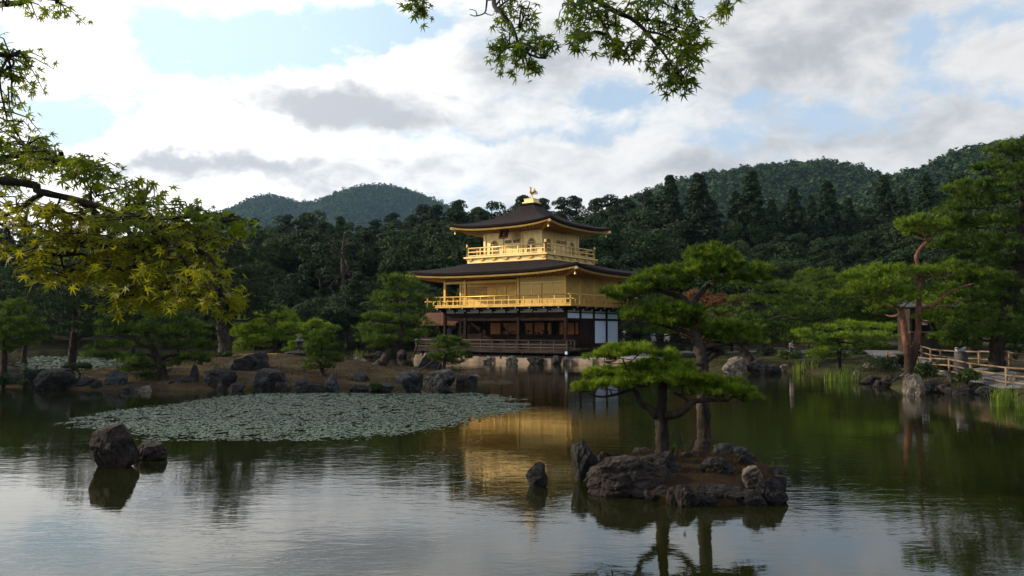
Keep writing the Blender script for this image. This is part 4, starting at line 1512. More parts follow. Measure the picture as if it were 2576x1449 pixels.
    # lime green cloud pruned pine left of it
    pine('cloud_pruned_pine', 'low lime green pine in flat layers above the reeds on the right shore', 43.0,
         cpt(c7, [(445, 1140), (450, 1080), (440, 1010), (450, 960)]), 0.13, 0.06,
         conv(c7, 0.499, [(290, 1000, 62, 17), (260, 985, 40, 13), (400, 965, 75, 18), (520, 955, 100, 20), (630, 965, 90, 20), (440, 1010, 110, 22), (560, 1005, 110, 22), (660, 1010, 80, 20), (350, 1035, 80, 17), (470, 1055, 110, 20), (590, 1050, 90, 18), (380, 1080, 70, 17), (430, 1110, 70, 18), (350, 1100, 50, 14)]),
         M['pine_lime'], M['bark_dark'], (0.20, 0.013), 1.15, 9, 0.22, 5, depth=0.8, group=None)
    pine('leaning_pine', 'dark pine leaning left over the inlet behind the rock islet', 50.0,
         [(1892, 912), (1880, 893), (1866, 880), (1853, 868), (1845, 840), (1850, 800), (1870, 770)], 0.26, 0.10,
         [(1945, 730, 55, 18), (1880, 720, 55, 18), (2010, 745, 55, 18), (1950, 765, 70, 20), (1890, 760, 60, 18), (2030, 780, 55, 18), (1980, 790, 60, 18), (1830, 790, 50, 18), (1870, 815, 70, 20), (1930, 830, 80, 20), (1990, 830, 60, 18), (1830, 840, 60, 18), (1880, 850, 70, 18), (1950, 860, 70, 18), (2010, 860, 50, 16), (1800, 820, 40, 15), (2060, 800, 45, 16)],
         M['pine_sun'], M['bark_grey'], (0.24, 0.014), 1.0, 9, 0.30, 6, depth=0.8,
         limbs=[([(1897, 833), (1915, 818), (1937, 806), (1978, 797), (2012, 812)], 0.10, 0.04)])
    # pines of the left island
    pine('leaning_pine', 'tall dark pine with a leaning trunk on the island left of the pavilion', 41.0,
         cpt(c6, [(1440, 1000), (1480, 930), (1530, 855), (1600, 780), (1640, 690), (1650, 560), (1660, 440), (1650, 320), (1640, 240)]), 0.27, 0.09,
         conv(c6, 0.2686, [(1560, 165, 90, 34), (1640, 150, 90, 36), (1700, 200, 110, 42), (1600, 235, 130, 46), (1780, 240, 90, 40), (1500, 320, 110, 42), (1640, 320, 140, 50), (1440, 360, 70, 30), (1760, 330, 120, 46), (1880, 360, 100, 36), (1540, 430, 110, 32), (1820, 440, 120, 46), (1700, 420, 120, 40), (1380, 520, 90, 34), (1480, 520, 120, 40), (1600, 540, 140, 46),
                           (1740, 560, 130, 46), (1860, 590, 80, 34), (1340, 620, 95, 32), (1460, 640, 140, 44), (1590, 640, 110, 40), (1300, 680, 60, 22), (1330, 740, 70, 24), (1420, 720, 120, 40), (1540, 740, 130, 44), (1760, 680, 120, 42), (1850, 680, 90, 34), (1700, 740, 90, 34), (1480, 780, 110, 36)]),
         M['pine_mid'], M['bark_grey'], (0.20, 0.012), 1.05, 9, 0.24, 7, depth=0.8)
    pine('small_pine', 'small pine beside the dark boulder at the tip of the island, before the pavilion deck', 38.5,
         cpt(c6, [(2045, 985), (2055, 930), (2065, 870), (2085, 810), (2070, 770), (2030, 755)]), 0.09, 0.035,
         conv(c6, 0.2686, [(2070, 720, 75, 24), (2150, 735, 75, 26), (2010, 745, 55, 22), (2210, 790, 75, 28), (2130, 790, 80, 28), (1980, 800, 55, 22), (2190, 850, 90, 30), (2100, 860, 80, 28), (1990, 880, 65, 24), (1960, 910, 40, 18), (2230, 890, 70, 24), (2150, 920, 80, 26), (2060, 930, 70, 24), (2180, 945, 40, 18)]),
         M['pine_mid'], M['bark_dark'], (0.16, 0.010), 1.1, 9, 0.17, 8, depth=0.8)
    pine('small_pine', 'bushy young pine on the island, right of the stone lantern', 37.0,
         cpt(c6, [(922, 1090), (915, 1020), (895, 960), (890, 880), (900, 800), (905, 740)]), 0.10, 0.035,
         conv(c6, 0.2686, [(900, 690, 70, 24), (960, 670, 80, 22), (1010, 640, 50, 16), (870, 745, 85, 32), (960, 730, 80, 30), (830, 800, 80, 32), (920, 810, 100, 38), (1000, 790, 80, 32), (800, 870, 80, 32), (890, 880, 110, 38), (980, 870, 80, 32), (1020, 930, 60, 26), (820, 940, 85, 30), (920, 940, 90, 32), (790, 990, 50, 24), (960, 985, 70, 24)]),
         M['pine_mid'], M['bark_dark'], (0.17, 0.010), 1.1, 9, 0.19, 9, depth=0.8)
    pine('broad_pine', 'broad umbrella shaped pine at the front edge of the left island', 35.6,
         cpt(c5, [(1115, 745), (1105, 660), (1085, 590), (1050, 520), (1030, 480), (1000, 400), (1000, 330)]), 0.24, 0.09,
         conv(c5, 0.369, [(760, 345, 90, 30), (860, 310, 100, 34), (970, 280, 110, 36), (1090, 285, 110, 36), (1200, 310, 100, 36), (1310, 350, 95, 34), (740, 400, 80, 30), (850, 400, 120, 40), (980, 370, 130, 44), (1110, 390, 130, 44), (1230, 400, 120, 42), (1360, 420, 90, 36), (720, 490, 90, 32), (830, 490, 110, 38), (960, 480, 110, 38), (1140, 470, 120, 40), (1270, 480, 120, 42), (1400, 490, 70, 32),
                          (620, 555, 65, 18), (690, 560, 90, 26), (800, 570, 110, 34), (900, 590, 110, 36), (1210, 570, 120, 36), (1340, 560, 90, 34), (980, 650, 100, 34), (880, 655, 80, 28), (1010, 710, 80, 28), (1180, 620, 60, 24), (1380, 600, 50, 24)]),
         M['pine_sun'], M['bark_dark'], (0.18, 0.010), 1.1, 9, 0.20, 10, depth=0.8,
         limbs=[(cpt(c5, [(1085, 590), (1120, 560), (1170, 545), (1220, 540)]), 0.11, 0.05), (cpt(c5, [(1050, 520), (1020, 490), (960, 470), (910, 440)]), 0.11, 0.05), (cpt(c5, [(1060, 560), (1000, 540), (950, 550)]), 0.08, 0.03)])
    pine('dwarf_pine', 'tiny flat pine leaning over the bank between the two left boulders', 36.0,
         cpt(c5, [(515, 735), (535, 705), (545, 680), (530, 655)]), 0.06, 0.03,
         conv(c5, 0.369, [(530, 630, 75, 24), (470, 645, 40, 18), (590, 640, 40, 16)]), M['pine_dark'], M['bark_dark'], (0.14, 0.009), 1.2, 9, 0.15, 11, depth=0.6)
    pine('black_pine', 'pine at the left edge of the picture on the left end of the island', 38.5,
         cpt(c5, [(25, 660), (28, 560), (30, 470), (40, 380), (50, 280)]), 0.16, 0.06,
         conv(c5, 0.369, [(70, 210, 90, 34), (140, 250, 80, 34), (60, 290, 90, 36), (170, 320, 90, 34), (90, 350, 110, 40), (210, 370, 80, 26), (270, 385, 45, 16), (20, 400, 90, 40), (150, 420, 110, 36), (230, 430, 60, 22), (90, 470, 100, 36), (190, 470, 60, 20), (30, 520, 60, 30), (-60, 330, 100, 40), (-60, 450, 100, 40), (-40, 240, 90, 40)]),
         M['pine_mid'], M['bark_dark'], (0.19, 0.011), 1.05, 9, 0.22, 12, depth=0.8)
    # lit layered pines between the island and the forest
    pine('cloud_pruned_pine', 'bright green pine in thin layers behind the island moss, left of the lantern', 50.0,
         cpt(c6, [(470, 872), (462, 800), (455, 740), (462, 660), (470, 590), (480, 500)]), 0.11, 0.04,
         conv(c6, 0.2686, [(500, 450, 60, 20), (230, 505, 60, 17), (420, 500, 100, 24), (560, 500, 80, 24), (170, 550, 75, 17), (320, 560, 90, 22), (480, 560, 110, 24), (620, 550, 60, 20), (130, 600, 50, 14), (260, 610, 110, 20), (420, 620, 120, 22), (590, 600, 90, 22), (200, 650, 110, 20), (350, 665, 120, 22), (520, 670, 120, 22), (620, 640, 60, 18), (130, 685, 55, 16), (280, 720, 130, 30), (200, 770, 120, 40), (320, 780, 120, 34), (160, 820, 90, 30), (440, 720, 110, 22), (590, 720, 60, 18)]),
         M['pine_lime'], M['bark_dark'], (0.22, 0.014), 1.15, 9, 0.24, 13, depth=0.9)
    pine('cloud_pruned_pine', 'bright green pine in thin stepped layers behind the stone lantern', 52.0,
         cpt(c6, [(770, 870), (775, 790), (790, 700), (810, 620), (840, 580)]), 0.10, 0.04,
         conv(c6, 0.2686, [(870, 570, 70, 15), (780, 595, 100, 17), (910, 600, 70, 15), (700, 645, 70, 16), (820, 645, 110, 18), (1000, 620, 60, 16), (930, 650, 70, 16), (690, 708, 50, 12), (800, 690, 90, 18), (655, 755, 48, 13), (720, 780, 50, 14), (590, 828, 55, 14), (650, 800, 45, 12)]),
         M['pine_lime'], M['bark_dark'], (0.22, 0.014), 1.15, 9, 0.22, 14, depth=0.8)
    pine('black_pine', 'dark tall pine with a thick flared trunk behind the maple tips', 47.0,
         [(566, 894), (566, 868), (560, 840), (556, 815), (555, 760), (565, 700), (575, 650), (580, 610)], 0.42, 0.10,
         [(590, 600, 45, 16), (560, 625, 60, 20), (625, 640, 60, 20), (590, 660, 70, 22), (530, 670, 60, 22), (650, 690, 60, 22), (600, 705, 70, 22), (545, 720, 70, 24), (660, 735, 55, 20), (610, 755, 70, 22), (540, 775, 70, 24), (650, 785, 60, 20), (490, 735, 55, 22), (500, 690, 50, 20), (480, 790, 60, 22), (590, 800, 60, 20)],
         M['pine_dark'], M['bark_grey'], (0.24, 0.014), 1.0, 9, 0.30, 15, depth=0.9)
    pine('black_pine', 'dark pine with a bare leaning trunk on the far left of the island', 45.0,
         cpt(c5, [(480, 620), (495, 530), (505, 420), (512, 340), (510, 220), (505, 100)]), 0.26, 0.08,
         [(190, 690, 60, 22), (240, 705, 60, 22), (140, 715, 60, 22), (190, 735, 70, 24), (260, 750, 60, 24), (120, 760, 60, 22), (200, 775, 70, 24), (270, 790, 60, 24), (150, 800, 60, 22), (230, 820, 60, 20), (190, 840, 40, 14), (215, 660, 45, 18)],
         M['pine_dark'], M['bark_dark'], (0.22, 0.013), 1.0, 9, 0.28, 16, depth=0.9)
    for k, (bx, by, Y, lab, pads) in enumerate((
        (1700, 905, 66, 'dark pine right of the pavilion wall behind the tall islet pine', [(1640, 765, 50, 17), (1700, 760, 55, 18), (1600, 790, 45, 16), (1660, 800, 60, 18), (1730, 800, 60, 18), (1620, 830, 50, 16), (1690, 840, 60, 18), (1760, 835, 50, 18), (1780, 780, 45, 18)]),
        (2060, 900, 60, 'wide mid green pine on the right shore between the leaning and the red pine', [(2060, 700, 55, 18), (2010, 725, 60, 18), (2110, 730, 65, 20), (2050, 755, 80, 20), (1980, 765, 50, 16), (2140, 770, 60, 18), (2085, 790, 70, 18), (2020, 800, 60, 16), (2150, 810, 60, 18), (2100, 830, 60, 18)]),
        (2190, 905, 58, 'mid green pine behind the fork of the red pine', [(2180, 690, 50, 18), (2230, 700, 60, 20), (2140, 715, 50, 18), (2200, 735, 70, 22), (2260, 745, 60, 20), (2160, 760, 60, 20), (2230, 780, 70, 22), (2180, 800, 60, 20)]),
        (2440, 885, 48, 'dark pine beyond the path at the right behind the log fence', [(2420, 720, 60, 22), (2480, 730, 70, 24), (2380, 760, 60, 22), (2450, 770, 80, 26), (2520, 780, 70, 26), (2410, 810, 70, 22), (2490, 820, 70, 22), (2550, 840, 60, 22)]),
        (330, 885, 60, 'dark pine behind the broad island pine', [(330, 730, 60, 22), (270, 750, 55, 20), (390, 750, 60, 22), (330, 770, 75, 24), (430, 780, 55, 20), (250, 790, 55, 20), (370, 800, 75, 24), (450, 810, 50, 18), (300, 825, 60, 20), (420, 840, 60, 18)]),
        (60, 880, 62, 'dark pine over the far pads at the left edge', [(60, 700, 60, 22), (0, 720, 60, 22), (110, 725, 55, 20), (50, 750, 75, 24), (-40, 760, 60, 22), (120, 770, 60, 20), (60, 800, 75, 22)]),
    )):
        top = min(p[1] for p in pads)
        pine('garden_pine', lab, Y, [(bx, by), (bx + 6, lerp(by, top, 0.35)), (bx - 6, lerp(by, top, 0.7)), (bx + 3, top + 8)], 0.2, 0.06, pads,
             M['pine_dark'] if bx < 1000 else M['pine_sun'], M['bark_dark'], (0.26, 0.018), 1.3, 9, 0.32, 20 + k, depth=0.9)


build_pines()


# ------------------------------------------------------------------ forest trees, built once per look and copied
def leaf_quads(C, S, n, size, rng, drop=0.35, flat=0.35):
    """leaf sprays on the shells of blobs C with half sizes S"""
    N = len(C)
    d = rng.normal(size=(N, n, 3))
    d /= np.linalg.norm(d, axis=2, keepdims=True)
    d[:, :, 2] = np.where((d[:, :, 2] < -drop), -d[:, :, 2], d[:, :, 2])
    rr = rng.uniform(0.55, 1.05, size=(N, n, 1)) ** 0.7
    pos = C[:, None, :] + d * S[:, None, :] * rr
    nr = d + rng.normal(size=d.shape) * 0.55 + np.array([0, 0, flat])
    nr /= np.linalg.norm(nr, axis=2, keepdims=True)
    t = np.cross(nr, rng.normal(size=d.shape))
    t /= np.linalg.norm(t, axis=2, keepdims=True)
    b = np.cross(nr, t)
    s = size * rng.uniform(0.6, 1.35, size=(N, n, 1))
    v = np.stack([pos - t * s, pos - b * s * 0.55 + nr * s * 0.2, pos + t * s, pos + b * s * 0.55 + nr * s * 0.15], 2).reshape(-1, 3)
    return v


def make_tree(name, kind, seed, leafmat):
    """a forest tree of height 1, trunk and crown"""
    rng = np.random.default_rng(seed)
    r = random.Random(seed)
    o = empty(name, (0, 0, 0))
    tb = MB()
    if kind == 'broad':
        path = [Vector((0, 0, -0.05)), Vector((r.uniform(-.02, .02), 0, 0.25)), Vector((r.uniform(-.04, .04), r.uniform(-.04, .04), 0.55)), Vector((0, 0, 0.85))]
        tb.tube(smooth_path(path, 3), [0.024, 0.021, 0.019, 0.018, 0.016, 0.014, 0.012, 0.009, 0.007, 0.005], 7, 0.15)
        C, S = [], []
        for k in range(30):
            z = r.uniform(0.22, 0.93)
            w = 0.31 * math.sin(math.pi * min(1, max(0, (z - 0.08) / 0.98))) ** 0.6
            a = r.uniform(0, 6.283)
            q = math.sqrt(r.random()) * w
            C.append((math.cos(a) * q, math.sin(a) * q, z))
            u = r.uniform(0.075, 0.135)
            S.append((u, u, u * 0.8))
            if k % 2 == 0:
                tb.tube([(0, 0, z * 0.7), (C[-1][0] * .5, C[-1][1] * .5, z * 0.85), C[-1]], [0.009, 0.006, 0.003], 5)
        V = leaf_quads(np.array(C), np.array(S), 260, 0.0155, rng)
    elif kind == 'pine':
        path = [Vector((0, 0, -0.05)), Vector((r.uniform(-.03, .03), 0, 0.3)), Vector((r.uniform(-.05, .05), r.uniform(-.05, .05), 0.65)), Vector((r.uniform(-.03, .03), 0, 0.95))]
        sp = smooth_path(path, 4)
        tb.tube(sp, [lerp(0.02, 0.005, i / (len(sp) - 1)) for i in range(len(sp))], 7, 0.15)
        C, S = [], []
        for k in range(46):
            z = 0.30 + 0.68 * (k / 45) ** 0.9
            w = 0.25 * (1.10 - z) ** 0.55
            a = r.uniform(0, 6.283)
            q = r.uniform(0.15, 1.0) * w
            C.append((math.cos(a) * q, math.sin(a) * q, z))
            u = r.uniform(0.045, 0.085)
            S.append((u, u, u * 0.62))
            tb.tube([(0, 0, z - 0.06), (C[-1][0] * .5, C[-1][1] * .5, z - 0.05), C[-1]], [0.008, 0.005, 0.003], 5)
        V = leaf_quads(np.array(C), np.array(S), 130, 0.0125, rng, 0.2, 0.5)
    else:                                                  # cedar
        tb.tube([(0, 0, -0.05), (0, 0, 0.5), (0.004, 0, 0.97)], [0.022, 0.014, 0.003], 7, 0.1)
        C, S = [], []
        for k in range(84):
            t = k / 83
            z = 0.20 + 0.78 * t
            w = 0.165 * (1.03 - t) ** 0.8 * r.uniform(0.75, 1.2)
            a = k * 2.4 + r.uniform(-0.5, 0.5)
            q = w * r.uniform(0.45, 1.0)
            C.append((math.cos(a) * q, math.sin(a) * q, z))
            u = (0.020 + 0.042 * (1 - t)) * r.uniform(0.7, 1.3)
            S.append((u, u, u * 0.95))
        V = leaf_quads(np.array(C), np.array(S), 105, 0.0135, rng, 0.5, 0.15)
    tb.build('trunk', M['bark_grey' if kind != 'cedar' else 'bark_dark'], o)
    link_mesh('crown', mesh_np('crown', V, np.arange(len(V)).reshape(-1, 4)), leafmat, o)
    return o


def copy_tree(src, loc, rz, sc, label, cat, group):
    c = src.copy()
    col.objects.link(c)
    c.location = loc
    c.rotation_euler = (0, 0, rz)
    c.scale = sc
    tag(c, label, cat, group)
    for ch in src.children:
        d = ch.copy()
        col.objects.link(d)
        d.parent = c
    return c


PROTO = {}
USED = set()


def plant(kind, x, y, h, wide, r, label, cat, group, tilt=0.0):
    names = {'broad': 'broadleaf_tree', 'pine': 'forest_pine', 'cedar': 'cedar_tree', 'shrub': 'leafy_bush', 'orange': 'maple_bush'}
    if kind not in PROTO:
        lm = {'broad': M['forest_leaf'], 'pine': M['forest_pine'], 'cedar': M['cedar_leaf'], 'shrub': M['shrub_leaf'], 'orange': M['orange_leaf']}[kind]
        base = {'shrub': 'broad', 'orange': 'broad'}.get(kind, kind)
        PROTO[kind] = [make_tree(names[kind], base, 40 + 7 * j + len(kind), lm) for j in range({'broad': 3, 'pine': 3, 'orange': 1}.get(kind, 2))]
    src = r.choice(PROTO[kind])
    z = gz(x, y) - 0.1
    loc, rz, sc = (x, y, z), r.uniform(0, 6.283), (h * wide, h * wide, h)
    if src.name not in USED:
        USED.add(src.name)
        src.location = loc
        src.rotation_euler = (0, 0, rz)
        src.scale = sc
        return tag(src, label, cat, group)
    return copy_tree(src, loc, rz, sc, label, cat, group)


def build_forest():
    r = random.Random(21)
    # skyline of the wood behind the garden, as seen from the shore
    sky_line = [(-300, 560), (0, 545), (300, 550), (560, 545), (620, 530), (680, 528), (735, 515), (800, 530), (850, 524), (905, 545), (960, 540), (1010, 532), (1050, 506), (1100, 512), (1160, 497), (1210, 500), (1240, 487),
                (1275, 500), (1310, 472), (1345, 492), (1400, 484), (1450, 494), (1520, 490), (1580, 494), (1640, 486), (1700, 500), (1800, 515), (1900, 520), (2000, 520), (2100, 510), (2200, 505), (2300, 480), (2400, 430), (2500, 400), (2700, 380), (2900, 380)]
    mid_line = [(-300, 620), (0, 600), (400, 600), (600, 585), (760, 570), (900, 580), (1000, 575), (1100, 560), (1400, 560), (1600, 560), (1750, 600), (1850, 600), (2000, 590), (2150, 580), (2300, 540), (2420, 500), (2576, 470), (2900, 450)]
    low_line = [(-300, 700), (0, 680), (300, 670), (500, 640), (700, 650), (760, 720), (850, 680), (1000, 690), (1200, 700), (1500, 640), (1650, 640), (1800, 660), (1900, 640), (2050, 650), (2200, 640), (2350, 600), (2500, 560), (2900, 540)]
    gl = {'broad': ('dark round crowned tree in the wood behind the garden', 'round crowned trees of the wood behind the garden'),
          'pine': ('dark forest pine with ragged layers in the wood behind the garden', 'ragged pines of the wood behind the garden')}
    for (line, Y0, Y1, step, mix, hmin, hmax) in ((sky_line, 128, 142, 44, 0.72, 8, 22), (sky_line, 112, 124, 56, 0.6, 6, 18), (mid_line, 98, 108, 50, 0.42, 5, 15), (mid_line, 90, 97, 62, 0.35, 5, 13), (low_line, 80, 88, 58, 0.3, 4, 11)):
        px = -260 + r.uniform(0, 40)
        first = line is sky_line and Y0 == 128
        while px < 2840:
            Y = r.uniform(Y0, Y1)
            drop = 0 if first else (28 if line is sky_line else 0)
            top = interp(px, line) + drop + r.uniform(-6, 26)
            p = P(px, top, Y)
            if land_dist(np.array([p.x]), np.array([p.y]))[0] > 1.5:
                h = p.z - gz(p.x, p.y)
                if h > 2.5:
                    k = 'pine' if r.random() < mix else 'broad'
                    hh = min(h, hmax)
                    z_off = h - hh
                    wide = r.uniform(0.85, 1.15) * (1.0 if hh > 9 else 1.25)
                    t = plant(k, p.x, p.y, hh, wide, r, gl[k][0], 'tree', gl[k][1])
                    if z_off > 0.01:
                        t.scale = (t.scale[0], t.scale[1], h)
            px += step * r.uniform(0.7, 1.25)
    # the tall cedars standing out on the right
    for (cx, cy, Y, w) in ((1685, 440, 118, 1.25), (1758, 434, 112, 1.3), (1890, 428, 116, 1.25), (1850, 480, 120, 1.1), (1940, 500, 112, 1.1), (1994, 468, 114, 1.15), (2040, 490, 120, 1.0), (2081, 452, 112, 1.25), (2135, 495, 116, 1.1),
                           (2222, 438, 118, 1.2), (2270, 470, 116, 1.1), (2329, 438, 112, 1.2), ):
        p = P(cx, cy, Y)
        h = p.z - gz(p.x, p.y)
        plant('cedar', p.x, p.y, h, w, r, 'tall dark conical cedar rising above the wood on the right', 'tree', 'tall cedars of the wood on the right')
    # the wood goes on along the right, past the picture's edge
    for k in range(40):
        a = math.radians(r.uniform(39, 125))
        q = r.uniform(48, 75)
        x, y = math.sin(a) * q, math.cos(a) * q
        plant(r.choice(('broad', 'pine')), x, y, r.uniform(11, 17), 1.1, r, 'dark tree of the wood beyond the right edge of the garden', 'tree', 'trees of the wood beyond the right edge')
    for k in range(3):
        y = 26.5 + k * 4.2
        plant(r.choice(('broad', 'pine')), -31.5 - r.uniform(0, 3), y, r.uniform(11, 14), 1.1, r, 'dark tree on the near left shore beyond the edge of the picture', 'tree', 'trees of the left shore beyond the edge')
    for k in range(26):
        a = math.radians(r.uniform(130, 225))
        q = r.uniform(14, 30)
        x, y = math.sin(a) * q, math.cos(a) * q
        if land_dist(np.array([x]), np.array([y]))[0] > 0.5:
            plant(r.choice(('broad', 'pine')), x, y, r.uniform(9, 13), 1.1, r, 'dark tree of the wood behind the viewer on the near shore', 'tree', 'trees of the near shore behind the viewer')
    # rounder shrubs at the garden's back edge
    for (px, top, Y, kind, w) in ((1010, 770, 77, 'shrub', 1.3), (940, 745, 78, 'shrub', 1.2), (870, 730, 79, 'shrub', 1.3), (800, 745, 79, 'shrub', 1.3), (1070, 740, 78, 'shrub', 1.2), (1120, 770, 79, 'shrub', 1.3), (720, 770, 80, 'shrub', 1.2),
                                  (1600, 800, 74, 'shrub', 1.5), (1680, 790, 76, 'shrub', 1.5), (1750, 770, 78, 'shrub', 1.5), (1840, 760, 70, 'shrub', 1.4), (1920, 755, 68, 'shrub', 1.4), (2090, 740, 70, 'shrub', 1.4), (2170, 730, 66, 'shrub', 1.4), (1790, 830, 66, 'shrub', 1.5), (1570, 840, 76, 'shrub', 1.5),
                                  (2260, 700, 64, 'shrub', 1.3), (2340, 690, 62, 'shrub', 1.3), (2420, 660, 60, 'shrub', 1.3), (2500, 640, 58, 'shrub', 1.3), (2570, 600, 56, 'shrub', 1.3), (2300, 770, 60, 'shrub', 1.4), (2530, 760, 50, 'shrub', 1.4),
                                  (420, 800, 86, 'shrub', 1.3), (200, 790, 86, 'shrub', 1.3), (20, 790, 86, 'shrub', 1.3), (520, 790, 85, 'shrub', 1.3), (640, 800, 82, 'shrub', 1.3), (1180, 800, 79, 'shrub', 1.4), (1240, 810, 78, 'shrub', 1.4), (110, 800, 86, 'shrub', 1.3), (310, 800, 86, 'shrub', 1.3),
                                  (1765, 722, 60, 'orange', 1.2), (1810, 730, 62, 'orange', 1.1)):
        p = P(px, top, Y)
        h = p.z - gz(p.x, p.y)
        if kind == 'orange':
            plant(kind, p.x, p.y, h, w, r, 'rusty orange bush showing through behind the tall islet pine', 'bush', 'rusty bushes behind the islet pine')
        else:
            plant(kind, p.x, p.y, h, w, r, 'dense green bush at the foot of the wood', 'bush', 'green bushes along the foot of the wood')


build_forest()

# ------------------------------------------------------------------ rocks
def rock_mesh(name, seed, sx, sy, sz, rough=0.10, cuts=14, sub=4, lean=0.0, facets=()):
    r = random.Random(seed)
    bm = bmesh.new()
    bmesh.ops.create_icosphere(bm, subdivisions=min(sub, 6), radius=1.0)
    planes = []
    for k in range(cuts):
        n = Vector((r.gauss(0, 1), r.gauss(0, 1), r.gauss(0.1, 0.8))).normalized()
        planes.append((n, r.uniform(0.50, 0.90)))
    planes = [(Vector(n_).normalized(), d_) for n_, d_ in facets] + planes
    off = Vector((seed * 3.7, seed * 1.3, 0))
    for v in bm.verts:
        p = v.co.copy()
        for n, d in planes:
            k = p.dot(n) - d
            if k > 0:
                p -= n * k * 0.92
        f = mnoise.fractal(p * 1.6 + off, 1.0, 2.1, 5)
        g = mnoise.ridged_multi_fractal(p * 2.2 + off, 1.0, 2.1, 4, 1.0, 2.0)
        h = mnoise.fractal(Vector((p.x * 6.5, p.y * 6.5, p.z * 3.0)) + off, 1.0, 2.0, 4)
        c_ = mnoise.ridged_multi_fractal(Vector((p.x * 4.5, p.y * 4.5, p.z * 2.0)) + off * 2, 1.0, 2.2, 4, 1.0, 2.0)
        p *= 1.12 + rough * f + rough * 0.45 * (g - 1.0) + rough * 0.34 * h - rough * 0.22 * max(0, c_ - 1.0)
        v.co = Vector((p.x * sx + lean * p.z * sx, p.y * sy, p.z * sz))
    zmin = min(v.co.z for v in bm.verts)
    for v in bm.verts:
        v.co.z -= zmin
    me = bpy.data.meshes.new(name)
    bm.to_mesh(me)
    bm.free()
    me.polygons.foreach_set("use_smooth", [False] * len(me.polygons))
    return me


def rock(px, py, w, h, label, mat='rock_dark', z0=0.0, Y=None, seed=None, depth=0.8, sink=0.25, rough=0.14, cuts=17, sub=5, lean=0.0, group=None, rz=0.0, name='rock', facets=()):
    seed = seed if seed is not None else int(px * 7 + py)
    p = G(px, py, z0) if Y is None else P(px, py, Y)
    s = p.y / FP
    W, H = w * s, h * s
    me = rock_mesh(name, seed, W / 2 * 1.08, W / 2 * depth, H * (1 + sink) / 2 * 1.08, rough, cuts, sub, lean, facets)
    o = link_mesh(name, me, M[mat])
    o.location = (p.x, p.y + W / 2 * depth * 0.75, p.z - H * sink)
    o.rotation_euler = (0, 0, rz)
    return tag(o, label, 'rock', group)


